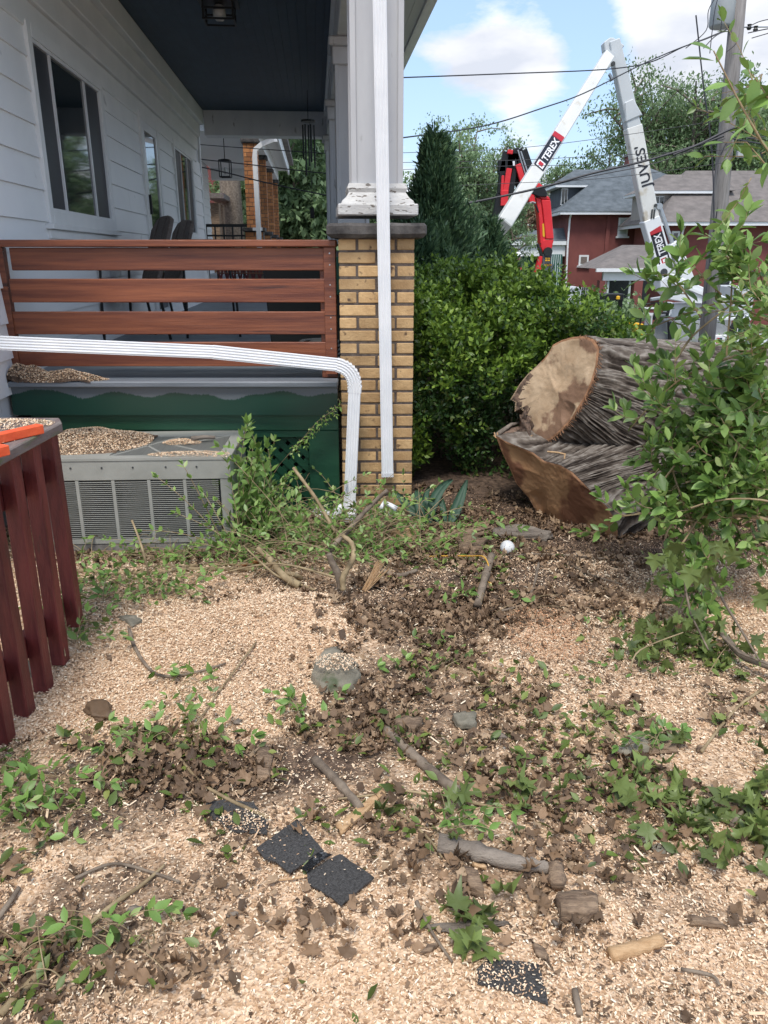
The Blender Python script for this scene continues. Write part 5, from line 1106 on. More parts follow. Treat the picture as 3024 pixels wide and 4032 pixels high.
wire([(1400, 565), (1573, 544), (1904, 496), (2143, 423), (2299, 367), (2510, 262), (2657, 197), (2777, 152), (2880, 108)], .015, 'overhead wire rising in a curve across the white boom to the pole top', [12.5, 13, 14, 14.6, 15.2, 15.8, 16.3, 16.6, 16.7])
wire([(1573, 850), (1895, 790), (2143, 735), (2327, 684), (2538, 634), (2740, 574), (2850, 535)], .03, 'thick black cable bundle rising to the middle of the pole')
wire([(1600, 830), (2000, 770), (2300, 700), (2560, 648), (2740, 585), (2855, 545)], .012, 'thin wire twisted just below the thick cable bundle')
wire([(2650, 610), (2720, 582), (2770, 560), (2850, 520), (2900, 500)], .035, 'knotted black splice of cables left of the pole')
for i, (a, b2, c_, d_) in enumerate(((640, 632, 612, 590), (668, 654, 640, 560), (740, 722, 700, 640), (602, 586, 540, 470))): wire([(1573, a), (2000, b2), (2400, c_), (2860, d_)], .0075, ['thin wire behind the boom, just above the red crane', 'thin wire crossing the top of the red crane arms', 'lowest thin wire crossing the red crane', 'thin wire between the curved wire and the crane top'][i])
wire([(2740, 60), (2755, 200), (2760, 250), (2775, 380), (2795, 520), (2808, 700), (2812, 960)], .02, 'black service cable hanging down left of the pole')
wire([(2700, 190), (2780, 120), (2790, 40), (2830, -30)], .012, 'looped lead from the wire splice up to the transformer'); wire([(2795, 210), (2812, 60), (2830, -20)], .012, 'short vertical lead below the left of the transformer'); wire([(2838, 130), (2843, 70)], .012, 'short lead just under the transformer can')
wire([(2770, 190), (2820, 140), (2870, 125), (2900, 165), (2860, 205)], .013, 'coiled jumper wire left of the pole under the transformer')
wire([(2940, 110), (2990, 85), (3060, 70)], .012, 'wire leaving the pole to the upper right'); wire([(2945, 130), (3000, 118), (3070, 105)], .014, 'second wire leaving the pole to the right'); wire([(2960, 150), (3070, 118)], .012, 'third and lowest wire leaving the pole top to the right')
wire([(2880, 520), (2960, 545), (3080, 520)], .014, 'cable leaving the middle of the pole to the right'); wire([(2880, 545), (2960, 560), (3080, 580)], .02, 'thick drooping cable right of the pole above the brown roof')
wire([(760, 567), (900, 578), (1116, 593), (1300, 605)], .009, 'upper of three wires in front of the next porch', 13.2); wire([(760, 624), (1000, 650), (1200, 674), (1300, 684)], .012, 'middle of three wires in front of the next porch', 13.2); wire([(760, 651), (900, 682), (1030, 715), (1200, 752), (1300, 772)], .014, 'lowest of three wires in front of the next porch', 13.2)

# ================================================================ white bucket truck
def pbox(mb, x0, y0, x1, y1, Y, th):
    a = at(x0, y1, Y); b = at(x1, y0, Y); mb.box((a.x, b.x), (Y, Y + th), (a.z, b.z)); return mb
bt = thing('bucket_truck', 'white bucket truck with its long boom folded over in an inverted V', 'truck')
YT = 21.0
def beam(name, m, pa, pb, Ya, Yb, w_, h_, w2=None, h2=None, par=bt, up=(0, -1, 0)):
    return MB().obox(at(*pa, Ya), at(*pb, Yb), w_, h_, up, w2, h2).build(name, m, par, bevel=.02)
# lower boom: white stub, fibreglass sleeve, gray upper section
beam('lower_boom', 'paint_white', (2632, 1128), (2556, 862), YT, YT, .42, .40)
beam('boom_sleeve', 'boom_white', (2560, 872), (2490, 500), YT, YT, .38, .36)
beam('boom_section', 'boom_gray', (2492, 512), (2414, 162), YT, YT, .34, .34, .26, .30)
beam('boom_flare', 'boom_gray', (2490, 470), (2470, 400), YT - .05, YT - .05, .42, .3, .22, .3)
# knuckle plate at the apex
def disc(name, m, cpx, Y, rpx, th, par=bt, n=20):
    c = at(*cpx, Y); e = at(cpx[0] + rpx, cpx[1], Y); r = e.x - c.x
    return MB().lathe((c.x, Y, c.z), [(r, 0), (r, th)], n, 'y').build(name, m, par)
disc('knuckle_plate', 'boom_gray', (2395, 232), YT - .22, 30, .1); disc('pivot_pin', 'ac_dark', (2386, 255), YT - .26, 8, .05); disc('pivot_pin', 'ac_dark', (2415, 250), YT - .26, 8, .05)
mb = MB(); mb.extr([at(2378, 165, YT - .1), at(2402, 147, YT - .1), at(2418, 148, YT - .1), at(2452, 172, YT - .1), at(2460, 178, YT - .1), at(2438, 212, YT - .1), at(2425, 205, YT - .1), at(2400, 230, YT - .1), at(2382, 200, YT - .1)], (0, .3, 0)); mb.build('knuckle_head', 'boom_gray', bt, bevel=.02)
beam('tilt_cylinder', 'steel', (2398, 290), (2412, 318), YT - .15, YT - .15, .07, .07)
beam('upper_boom', 'boom_white', (2392, 225), (1975, 892), YT - .32, YT - 4.0, .25, .28, .32, .36)
# decals are flat prints on the boom sides
def on_beam(pa, pb, Ya, Yb, py):
    a = at(*pa, Ya); b = at(*pb, Yb); lo, hi = 0.0, 1.0
    def ppy(p): dz = p.z - H; return 2016 - F * (p.y * sp + dz * cp) / (p.y * cp - dz * sp)
    for _ in range(40):
        m_ = (lo + hi) / 2
        if (ppy(a.lerp(b, m_)) - py) * (ppy(b) - ppy(a)) < 0: lo = m_
        else: hi = m_
    return a.lerp(b, lo)
def frame3(a, b, lift):
    d = (b - a); Ln = d.length; d.normalize(); n_ = Vector((0, -1, 0)); side = d.cross(n_).normalized(); n_ = side.cross(d).normalized()
    if n_.y > 0: n_ = -n_
    return a + n_ * lift, d, n_.cross(d), n_, Ln
def decal_quad(fr, u0, u1, v0, v1, name, m, par, lift=0, skew=0):
    a, d, s_, n_, Ln = fr; mb = MB(); mb.extr([a + d * u0 + s_ * v0 + n_ * lift, a + d * u1 + s_ * v0 + n_ * lift, a + d * (u1 + skew) + s_ * v1 + n_ * lift, a + d * (u0 + skew) + s_ * v1 + n_ * lift], -n_ * .003); return mb.build(name, m, par)
def text(fr, s, u, v, size, m, par, flip=False, lift=.004, sx=1.0, bold=.0, fit=None):
    a, d, s_, n_, Ln = fr; cu = bpy.data.curves.new('lettering', 'FONT'); cu.body = s; cu.size = size; cu.offset = bold; cu.extrude = .001; tmp = bpy.data.objects.new('tmp', cu); COL.objects.link(tmp)
    dg = bpy.context.evaluated_depsgraph_get(); me = bpy.data.meshes.new_from_object(tmp.evaluated_get(dg)); COL.objects.unlink(tmp); bpy.data.objects.remove(tmp)
    me.name = 'lettering'; me.materials.clear(); me.materials.append(MATS[m]); o = bpy.data.objects.new('lettering', me); COL.objects.link(o); o.parent = par
    if fit: sx = fit / max(1e-6, max(v.co.x for v in me.vertices) - min(v.co.x for v in me.vertices))
    dx = d * sx; up = n_.cross(d); org = a + d * u + up * v + n_ * lift
    o.matrix_basis = Matrix(((dx.x, up.x, n_.x, org.x), (dx.y, up.y, n_.y, org.y), (dx.z, up.z, n_.z, org.z), (0, 0, 0, 1))); return o
LB = ((2632, 1128), (2556, 862), YT, YT); fr = frame3(on_beam(*LB, 1047), on_beam(*LB, 899), .205)
decal_quad(fr, 0, fr[4] * .86, -.16, .14, 'decal', 'decal_black', bt); decal_quad(fr, fr[4] * .862, fr[4], -.16, .14, 'decal_stripe', 'decal_red', bt, skew=-.05)
decal_quad(fr, .03, .25, -.12, .10, 'emblem', 'decal_white', bt, .003); decal_quad(fr, .07, .21, -.08, .06, 'emblem_mark', 'decal_red', bt, .006); decal_quad(fr, .10, .18, -.045, .025, 'emblem_bar', 'decal_white', bt, .009)
text(fr, 'TEREX', .30, -.10, .25, 'decal_white', bt, fit=fr[4] * .84 - .30, bold=.006)
SB = ((2560, 872), (2490, 500), YT, YT); fr = frame3(on_beam(*SB, 742), on_beam(*SB, 572), .184)
text(fr, "JUVES'", .02, -.13, .33, 'decal_black', bt, fit=fr[4] - .04, bold=.004)
UB = ((2392, 225), (1975, 892), YT - .32, YT - 4.0); fr = frame3(on_beam(*UB, 682), on_beam(*UB, 548), .176)
decal_quad(fr, 0, fr[4] * .86, -.11, .15, 'decal', 'decal_black', bt); decal_quad(fr, fr[4] * .862, fr[4], -.11, .15, 'decal_stripe', 'decal_red', bt, skew=-.04)
decal_quad(fr, .03, .21, -.07, .11, 'emblem', 'decal_white', bt, .003); decal_quad(fr, .065, .175, -.035, .075, 'emblem_mark', 'decal_red', bt, .006)
text(fr, 'TEREX', .26, -.06, .20, 'decal_white', bt, fit=fr[4] * .84 - .26, bold=.005)
# knee joint, cylinders
disc('pivot_boss', 'paint_white', (2615, 1072), YT - .27, 34, .5); disc('pivot_pin', 'ac_dark', (2615, 1072), YT - .29, 14, .02); disc('pivot_pin', 'ac_dark', (2583, 808), YT - .24, 6, .05); disc('cylinder_eye', 'steel', (2598, 812), YT - .2, 12, .2)
beam('lift_cylinder_rod', 'steel', (2598, 815), (2648, 962), YT - .1, YT - .1, .09, .09)
beam('lift_cylinder', 'paint_white', (2650, 955), (2712, 1128), YT - .1, YT - .1, .26, .26, .32, .32)
mb = MB(); [mb.box((at(2553 + 9 * k, 845, YT).x, at(2559 + 9 * k, 845, YT).x), (YT - .215, YT - .20), (at(0, 862, YT).z, at(0, 826, YT).z)) for k in (0, 1)]; stuff(mb.build('cut_out', 'ac_dark', bt))
# turret and pedestal
mb = MB(); mb.extr([at(2600, 1105, YT - .3), at(2640, 1075, YT - .3), at(2860, 1170, YT - .3), at(2860, 1200, YT - .3), at(2720, 1195, YT - .3), at(2640, 1180, YT - .3), at(2600, 1135, YT - .3)], (0, .55, 0)); mb.build('turret', 'paint_white', bt, bevel=.02)
MB().extr([at(2640, 1100, YT - .36), at(2790, 1160, YT - .36), at(2790, 1172, YT - .36), at(2640, 1112, YT - .36)], (0, .05, 0)).build('turret_flange', 'paint_white', bt)
for (x0, y0, x1, y1, Y, th, nm, mm) in ((2640, 1196, 2800, 1250, YT, .6, 'pedestal', 'paint_white'), (2450, 1372, 2760, 1400, YT - .6, 2.0, 'deck_plate', 'ac_dark'), (2785, 1320, 3024, 1440, YT - .6, 1.8, 'side_box', 'paint_white'), (2550, 1242, 2572, 1385, YT - .62, .5, 'guard_post', 'paint_white'), (2545, 1236, 2640, 1246, YT - .62, .4, 'guard_top', 'paint_white'),
                                  (2880, 1130, 2975, 1260, YT + .8, 1.6, 'cab_side', 'boom_gray'), (2640, 1262, 2880, 1380, YT - .1, .8, 'tool_bin', 'boom_gray'), (2625, 1190, 2650, 1240, YT - .4, .3, 'control_box', 'boom_gray'), (2810, 1250, 2960, 1262, YT - .3, .3, 'tray', 'paint_white')):
    o = pbox(MB(), x0, y0, x1, y1, Y, th).build(nm, mm, bt, bevel=.015)
o = pbox(MB(), 2452, 1373, 2459, 1392, YT - .63, .02).build('marker_light', 'decal_red', bt)
for (pa, pb, mm, w_) in (((2500, 1370), (2536, 1200), 'black_metal', .04), ((2536, 1198), (2600, 1190), 'black_metal', .04), ((2560, 1180), (2610, 1172), 'steel', .09), ((2875, 1310), (2920, 1235), 'black_metal', .14), ((2635, 1265), (2640, 1400), 'black_metal', .09), ((2940, 1240), (2960, 1390), 'steel', .09), ((2585, 1200), (2575, 1260), 'black_metal', .07), ((2640, 1192), (2625, 1250), 'black_metal', .07)):
    beam('rail_tube', mm, pa, pb, YT - .66, YT - .66, w_, w_)
for k in range(4): beam('ladder_rung', 'black_metal', (2584 - 2 * k, 1196 + 18 * k), (2636 - 2 * k, 1196 + 18 * k), YT - .68, YT - .68, .05, .05)
def meshpanel(x0, y0, x1, y1, Y, nx, nm='mesh_guard'):
    mb = MB(); a = at(x0, y1, Y); b = at(x1, y0, Y); w_ = b.x - a.x; h_ = b.z - a.z; st = w_ / nx; k = -int(h_ / st) - 1
    for sg in (1, -1):
        for i in range(-int(h_ / st) - 2, nx + int(h_ / st) + 2):
            # diagonal: x = a.x+i*st + sg*(z-a.z)
            pts = []
            for zz_ in (a.z, b.z):
                pts.append((a.x + i * st + sg * (zz_ - a.z), zz_))
            (xa_, za_), (xb_, zb_) = pts
            def clip(x_, z_, xo, zo):
                if x_ < a.x: z_ = z_ + (zo - z_) * (a.x - x_) / (xo - x_); x_ = a.x
                elif x_ > b.x: z_ = z_ + (zo - z_) * (b.x - x_) / (xo - x_); x_ = b.x
                return x_, z_
            if max(xa_, xb_) <= a.x or min(xa_, xb_) >= b.x: continue
            p = clip(xa_, za_, xb_, zb_); q = clip(xb_, zb_, xa_, za_); mb.obox((p[0], Y, p[1]), (q[0], Y, q[1]), .006, .016)
    stuff(mb.build(nm, 'boom_gray', bt))
pbox(MB(), 2572, 1262, 2638, 1382, YT - .3, .04).build('guard_back', 'ac_dark', bt)
meshpanel(2572, 1262, 2636, 1382, YT - .5, 11); meshpanel(2640, 1262, 2800, 1330, YT - .4, 26); meshpanel(2800, 1262, 2880, 1330, YT - .4, 13)
for k in range(2):
    for (cx_, cy_) in ((2612, 1320),): 
        q = at(cx_, cy_ + 26 * k, YT - .35); MB().tube([(q.x + .12 * math.cos(a_), q.y, q.z + .12 * math.sin(a_)) for a_ in np.linspace(0, 6.28, 14)], .02, 5, False).build('hose_coil', 'black_plastic', bt)
q0 = at(2818, 1362, YT - .612); q1 = at(2844, 1330, YT - .612); hgt = q1.z - q0.z; wdt = q1.x - q0.x        # flag decal
for k in range(7): MB().box((q0.x, q1.x), (YT - .613, YT - .608), (q0.z + hgt * k / 7, q0.z + hgt * (k + 1) / 7 - .001)).build('flag_stripe', 'decal_red' if k % 2 == 0 else 'decal_white', bt)
MB().box((q0.x + wdt * .5, q1.x), (YT - .617, YT - .6135), (q0.z + hgt * .45, q1.z)).build('flag_canton', 'navy', bt)
pbox(MB(), 2905, 1275, 2940, 1318, YT - .2, .4).build('green_tank', 'green_plastic', bt, bevel=.05); pbox(MB(), 2902, 1268, 2910, 1310, YT - .22, .02).build('tank_label', 'decal_white', bt)
for x in (2700, 2990): q = at(x, 1425, YT + .4); MB().lathe((q.x, YT + .2, q.z + .1), [(.45, 0), (.48, .05), (.48, .3), (.45, .35)], 20, 'y').build('wheel', 'black_plastic', bt)
# trailer / chipper frame across the street, utility cabinet, yellow barrier
cab = thing('utility_cabinet', 'white metal cabinet with a shield emblem above the right end of the hedge', 'cabinet'); pbox(MB(), 2217, 1136, 2290, 1200, 24, 1.2).build('body', 'paint_white', cab, bevel=.03); pbox(MB(), 2215, 1132, 2292, 1139, 23.97, 1.3).build('lid', 'paint_white', cab); 
q = at(2237, 1147, 23.97); MB().extr([(q.x - .05, q.y, q.z + .06), (q.x + .05, q.y, q.z + .06), (q.x + .05, q.y, q.z - .01), (q.x, q.y, q.z - .09), (q.x - .05, q.y, q.z - .01)], (0, .01, 0)).build('shield_emblem', 'black_plastic', cab)
tr_ = thing('flatbed_trailer', 'black steel trailer frame standing behind the white cabinet', 'trailer'); pbox(MB(), 2288, 1157, 2458, 1184, 25, .5).build('frame', 'black_metal', tr_, bevel=.02); pbox(MB(), 2436, 1184, 2452, 1290, 25.1, .3).build('leg', 'black_metal', tr_); pbox(MB(), 2433, 1284, 2440, 1310, 25, .3).build('jack_foot', 'steel', tr_)
q = at(2273, 1203, 24.9); MB().lathe((q.x, q.y, q.z), [(.07, 0), (.07, .09), (.04, .12)], 10).build('amber_light', 'decal_yellow', tr_); q = at(2433, 1178, 24.9); MB().lathe((q.x, q.y, q.z), [(.06, 0), (.06, .08), (.03, .1)], 10).build('amber_light', 'decal_yellow', tr_)
MB().obox(at(2285, 1205, 24.8), at(2340, 1182, 24.8), .08, .1).build('drawbar', 'pole_gray', tr_)
yb = thing('yellow_barrier', 'yellow plastic stand beside the black pole of the truck deck', 'barrier')
MB().extr([at(x, y, 23) for (x, y) in ((2494, 1274), (2502, 1271), (2535, 1276), (2536, 1290), (2528, 1296), (2534, 1325), (2502, 1325), (2506, 1298), (2500, 1288), (2493, 1284))], (0, .45, 0)).build('body', 'yellow_plastic', yb, bevel=.02); pbox(MB(), 2510, 1300, 2522, 1308, 22.98, .01).build('slot', 'decal_yellow', yb)

# ================================================================ red crane
rc = thing('red_crane', 'red and black folding loader crane raised behind the hedge, arms bent at the top', 'crane'); YC_ = 26.0
def Z3(x, y): return (1920 + x / 3.687, 550 + y / 3.687)
def poly(nm, mm, pts, Y, th, bev=.02, par=rc): return MB().extr([at(*Z3(*q), Y) for q in pts], (0, th, 0)).build(nm, mm, par, bevel=bev)
poly('main_arm', 'crane_red', [(780, 865), (915, 880), (962, 1442), (845, 1440), (800, 1000)], YC_, .5); poly('main_arm_side', 'crane_red', [(700, 830), (778, 860), (843, 1442), (800, 1560), (765, 1500), (745, 1120), (725, 990)], YC_ + .06, .5)
poly('arm_foot', 'crane_red', [(800, 1452), (962, 1445), (925, 1620), (810, 1650), (770, 1560)], YC_ + .02, .45); poly('arm_top', 'crane_red', [(742, 818), (885, 822), (915, 876), (780, 862)], YC_ + .04, .4)
def cr_disc(nm, mm, q, Y, r, th): x, y = Z3(*q); return disc(nm, mm, (x, y), Y, r / 3.687, th, rc)
cr_disc('base_joint', 'black_plastic', (880, 1625), YC_ - .12, 62, .5); poly('lever', 'black_plastic', [(712, 1520), (740, 1500), (800, 1640), (800, 1700), (770, 1690)], YC_ - .1, .15)
poly('column', 'slate', [(800, 1660), (940, 1660), (912, 1800), (965, 1800), (960, 2060), (780, 2060)], YC_ - .05, .6); poly('column_leg', 'crane_red', [(755, 1690), (800, 1690), (775, 1930), (690, 1930)], YC_ - .1, .3)
for k, (x0, y0, x1, y1) in enumerate(((838, 1712, 868, 1732), (874, 1712, 906, 1732), (836, 1742, 866, 1762), (872, 1742, 904, 1762))): poly('warning_plate', 'decal_yellow', [(x0, y0), (x1, y0), (x1, y1), (x0, y1)], YC_ - .065, .01, 0)
poly('name_plate', 'decal_yellow', [(826, 1812), (838, 1804), (915, 1804), (928, 1812), (926, 1824), (912, 1834), (838, 1834), (826, 1826)], YC_ - .065, .01, 0)
fr = frame3(at(*Z3(834, 1829), YC_ - .07), at(*Z3(920, 1829), YC_ - .07), .002); text(fr, 'PALFINGER', 0, 0, .13, 'decal_black', rc, fit=fr[4], bold=.003)
poly('side_plate', 'decal_yellow', [(795, 1220), (820, 1216), (832, 1400), (815, 1416), (800, 1390)], YC_ + .045, .01, 0)
poly('elbow_block', 'black_metal', [(640, 720), (720, 690), (830, 700), (870, 780), (860, 830), (740, 826), (690, 800), (640, 780)], YC_ - .05, .5); poly('elbow_cover', 'crane_red', [(720, 620), (770, 640), (820, 690), (840, 740), (790, 750), (700, 690)], YC_ - .02, .35)
poly('elbow_box', 'crane_red', [(585, 840), (625, 780), (680, 800), (700, 915), (610, 905)], YC_ - .03, .4); poly('elbow_lip', 'pole_gray', [(610, 905), (655, 893), (700, 908), (700, 925), (655, 905), (615, 925)], YC_ - .05, .4, 0)
def cbeam(nm, mm, a, b, Y, w_, h_=None): x0 = Z3(*a); x1 = Z3(*b); return MB().obox(at(*x0, Y), at(*x1, Y), w_, h_ or w_, (0, -1, 0)).build(nm, mm, rc, bevel=.012)
for k, (a, b) in enumerate((((400, 130), (560, 640)), ((450, 140), (610, 580)), ((520, 150), (640, 500)), ((370, 250), (470, 740)))): cbeam('extension_arm', 'black_metal', a, b, YC_ + .1 * k, .2)
for (a, b) in (((438, 150), (575, 590)), ((480, 170), (600, 540))): cbeam('hydraulic_pipe', 'steel', a, b, YC_ - .12, .05)
cbeam('red_ram', 'crane_red', (435, 360), (530, 680), YC_ - .1, .17); cbeam('red_ram', 'crane_red', (312, 420), (255, 760), YC_ - .1, .17); cbeam('red_ram', 'crane_red', (245, 740), (235, 960), YC_ - .1, .22); cbeam('ram_rod', 'steel', (250, 950), (255, 1020), YC_ - .1, .07)
for (a, b, w_) in (((320, 190), (245, 520), .42), ((245, 500), (215, 800), .34), ((350, 420), (300, 780), .3), ((370, 200), (350, 420), .35), ((210, 780), (150, 1120), .35), ((200, 300), (200, 470), .22)): cbeam('folding_arm', 'black_metal', a, b, YC_ + .05, w_, .3)
cbeam('red_side', 'crane_red', (222, 520), (205, 800), YC_ - .15, .08); cbeam('red_tip', 'crane_red', (330, 150), (320, 210), YC_ - .15, .16); poly('white_valve', 'decal_white', [(365, 310), (395, 310), (395, 375), (370, 375)], YC_ - .15, .1, 0)
cbeam('arm_cable', 'black_metal', (700, 950), (740, 1060), YC_ - .1, .05)
# worker behind the hedge
wk = thing('person', 'worker in dark clothes and a white hard hat standing left of the red crane', 'person'); YW = 24.5; hd = at(2041, 1008, YW); zf = terrain(hd.x, YW)
bm = bmesh.new(); J = {}; hh_ = hd.z - .08
def jv(nm, x, y, z): J[nm] = bm.verts.new((hd.x + x, YW + y, z)); return J[nm]
for nm, x, y, z in (('pelvis', 0, 0, hh_ - .72), ('chest', 0, 0, hh_ - .30), ('neck', 0, 0, hh_ - .12), ('ls', -.18, 0, hh_ - .22), ('le', -.27, .02, hh_ - .48), ('lh', -.2, -.18, hh_ - .62), ('rs', .18, 0, hh_ - .22), ('re', .27, .02, hh_ - .48), ('rh', .22, -.15, hh_ - .66), ('lk', -.1, -.02, hh_ - 1.12), ('lf', -.11, .02, hh_ - 1.56), ('rk', .1, -.02, hh_ - 1.12), ('rf', .11, .02, hh_ - 1.56)): jv(nm, x, y, z)
for a, b in (('pelvis', 'chest'), ('chest', 'neck'), ('chest', 'ls'), ('ls', 'le'), ('le', 'lh'), ('chest', 'rs'), ('rs', 're'), ('re', 'rh'), ('pelvis', 'lk'), ('lk', 'lf'), ('pelvis', 'rk'), ('rk', 'rf')): bm.edges.new((J[a], J[b]))
me = bpy.data.meshes.new('body'); names = list(J); bm.to_mesh(me); bm.free(); bd = link('body', me, 'cloth_dark', wk); sk = bd.modifiers.new('skin', 'SKIN'); rad_ = dict(pelvis=.16, chest=.17, neck=.06, ls=.075, le=.05, lh=.035, rs=.075, re=.05, rh=.035, lk=.075, lf=.05, rk=.075, rf=.05)
for i, nm in enumerate(names): bd.data.skin_vertices[0].data[i].radius = (rad_[nm], rad_[nm] * .8)
bd.data.skin_vertices[0].data[0].use_root = True; bd.modifiers.new('sub', 'SUBSURF').levels = 1
hm = MB().lathe((hd.x, YW, hd.z - .10), [(.03, -.04), (.065, 0), (.078, .07), (.07, .14), (.03, .175)], 12).build('head', 'skin', wk, True); MB().lathe((hd.x, YW, hd.z - .01), [(.125, 0), (.12, .015), (.1, .03), (.09, .08), (.05, .12), (.01, .13)], 14).build('hard_hat', 'decal_white', wk, True)
MB().lathe((hd.x, YW - .01, hh_ - .42), [(.145, 0), (.165, .08), (.15, .17)], 14).build('vest', 'cloth_red', wk, True)
for sx in (-1, 1):
    ox, oy, oz = (hd.x + sx * .2, YW - .19, hh_ - .64)
    for f in range(5): MB().tube([(ox + sx * (-.03 + .015 * f), oy, oz), (ox + sx * (-.032 + .016 * f), oy - .05, oz - .02), (ox + sx * (-.03 + .015 * f), oy - .07, oz - .05)], .008, 5).build('finger', 'skin', wk)
# ================================================================ wood chips and litter on the ground
_ht = None
def hgt(x, y):
    """vectorised terrain height near the camera, bilinear on the ground grid"""
    global _ht
    if _ht is None:
        xs = np.linspace(-5, 5, 201); ys = np.linspace(.5, 9, 190); _ht = (xs, ys, np.array([[terrain(a, b) for a in xs] for b in ys]))
    xs, ys, Zg = _ht; fx = np.clip((x + 5) / 10 * 200, 0, 199.99); fy = np.clip((y - .5) / 8.5 * 189, 0, 188.99); i = fx.astype(int); j = fy.astype(int); u = fx - i; v = fy - j
    return Zg[j, i] * (1 - u) * (1 - v) + Zg[j, i + 1] * u * (1 - v) + Zg[j + 1, i] * (1 - u) * v + Zg[j + 1, i + 1] * u * v
def blocked(x, y):
    return ((x > -1.78) & (x < -.73) & (y > 3.6)) | ((y > 4.28) & (x < .18)) | ((x < -2.05)) | ((x < -.25) & (y > 4.2))
# density fields given as blobs (photo position, radii in metres, weight)
def field(blobs):
    L_ = [(gr(px_, py_), rx, ry, w_) for (px_, py_, rx, ry, w_) in blobs]
    def f(x, y):
        s = np.zeros_like(x)
        for (c, rx, ry, w_) in L_: s = s + w_ * np.exp(-((x - c.x) / rx) ** 2 - ((y - c.y) / ry) ** 2)
        return s
    return f
def vn(x, y, sc, seed=0):
    """cheap smooth value noise, 0..1"""
    r = np.random.default_rng(seed); T = r.uniform(0, 1, (64, 64)); X_ = x * sc; Y_ = y * sc; i = np.floor(X_).astype(int); j = np.floor(Y_).astype(int); u = X_ - i; v = Y_ - j; u = u * u * (3 - 2 * u); v = v * v * (3 - 2 * v); i &= 63; j &= 63; i1 = (i + 1) & 63; j1 = (j + 1) & 63
    return T[j, i] * (1 - u) * (1 - v) + T[j, i1] * u * (1 - v) + T[j1, i] * (1 - u) * v + T[j1, i1] * u * v
litter_f = field([(500, 3000, .30, .16, 1.0), (250, 3250, .28, .16, .9), (900, 3080, .30, .13, .9), (1400, 2640, .42, .3, .9), (1650, 2480, .6, .35, .9), (1700, 2850, .35, .2, .55), (1250, 2360, .5, .22, .8), (620, 3500, .22, .1, .7), (150, 3700, .22, .14, .9), (1000, 3350, .2, .1, .5),
                  (1850, 2300, .7, .3, .8), (1250, 3000, .3, .15, .5), (1800, 3450, .22, .14, .4), (2400, 2350, .5, .3, .6), (1950, 3050, .3, .2, .35), (1500, 3300, .25, .15, .35), (700, 3900, .2, .1, .5), (2900, 2800, .3, .2, .6), (2100, 2750, .5, .25, .4), (2300, 3150, .4, .2, .4), (1500, 3700, .35, .12, .4), (2600, 3600, .35, .15, .35), (900, 3700, .3, .12, .5), (1950, 2450, .6, .25, .5), (1200, 2950, .3, .2, .5), (2000, 3450, .3, .12, .5), (2750, 3050, .3, .2, .4)])
saw_f = field([(1200, 2480, .42, .28, 1.2), (560, 2620, .5, .35, 1.1), (950, 2750, .35, .2, .9), (2150, 2550, .35, .4, .6), (2850, 2350, .5, .3, .7), (1300, 3700, .5, .2, .3)])
def sample(n_, y0=.85, y1=4.6, xw=.66, pad=.5):
    """uniform ground points in the wedge the photo covers plus a margin"""
    y = g.uniform(y0, y1, n_ * 3); x = g.uniform(-1, 1, n_ * 3) * (y1 * xw + pad); k = np.abs(x) < y * xw + pad; x, y = x[k][:n_], y[k][:n_]; k = ~blocked(x, y); return x[k], y[k]
g = np.random.default_rng(101)
gx, gy = gV[:, 0], gV[:, 1]; la_ = np.clip(litter_f(gx, gy), 0, 1.4) * .5 - np.clip(saw_f(gx, gy), 0, 1) * .5 + (gx > .25) * np.clip((gy - 3.1) * 1.2, 0, .8) * (gy < 8); at_ = ground.data.attributes.new('litter', 'FLOAT', 'POINT'); at_.data.foreach_set('value', la_.astype(np.float32))
CH_V = np.array([(-.5, -.3, 0), (.5, -.22, .04), (.42, .3, .0), (-.45, .24, .05)]); CH_F = np.array([(0, 1, 2, 3)])
def chips(name, n_, s0, s1, m, lift, y1=4.6, tilt=.45, dens=None, y0=.85):
    x, y = sample(n_, y0, y1); 
    L_ = litter_f(x, y); Sf = saw_f(x, y); q = vn(x, y, 3.1, 5) * .6 + vn(x, y, 9, 6) * .4
    keep = g.random(len(x)) < np.clip(1.12 - 1.0 * L_ * (1.45 - q) - .55 * np.clip((q - .55) * 4, 0, 1) + .8 * Sf, .24, 1) * (np.clip(1.9 / y, 0, 1) if dens is None else dens)
    keep &= g.random(len(x)) > np.clip((y - 3.2) * .75, 0, .85) * (1 - np.clip(Sf, 0, 1))
    x, y = x[keep], y[keep]; n_ = len(x); P = np.stack([x, y, hgt(x, y) + g.uniform(.001, lift, n_)], 1); X, D, Z = frames(n_, None, tilt, g)
    S = g.uniform(s0, s1, (n_, 1)) * np.stack([g.uniform(.6, 1.5, n_), g.uniform(.5, 1.1, n_), np.ones(n_)], 1)
    S *= (.75 + .18 * y)[:, None]
    V, Fc = instv(CH_V, CH_F, P, X, D, Z, S); o = stuff(link(name, npmesh(name, V, Fc, m), None)); return o
tag(chips('wood_chips', 330000, .0035, .0085, 'chip', .009, y1=3.6, dens=1.0), 'pale tan wood chips strewn thickly over the whole yard', 'wood chips')
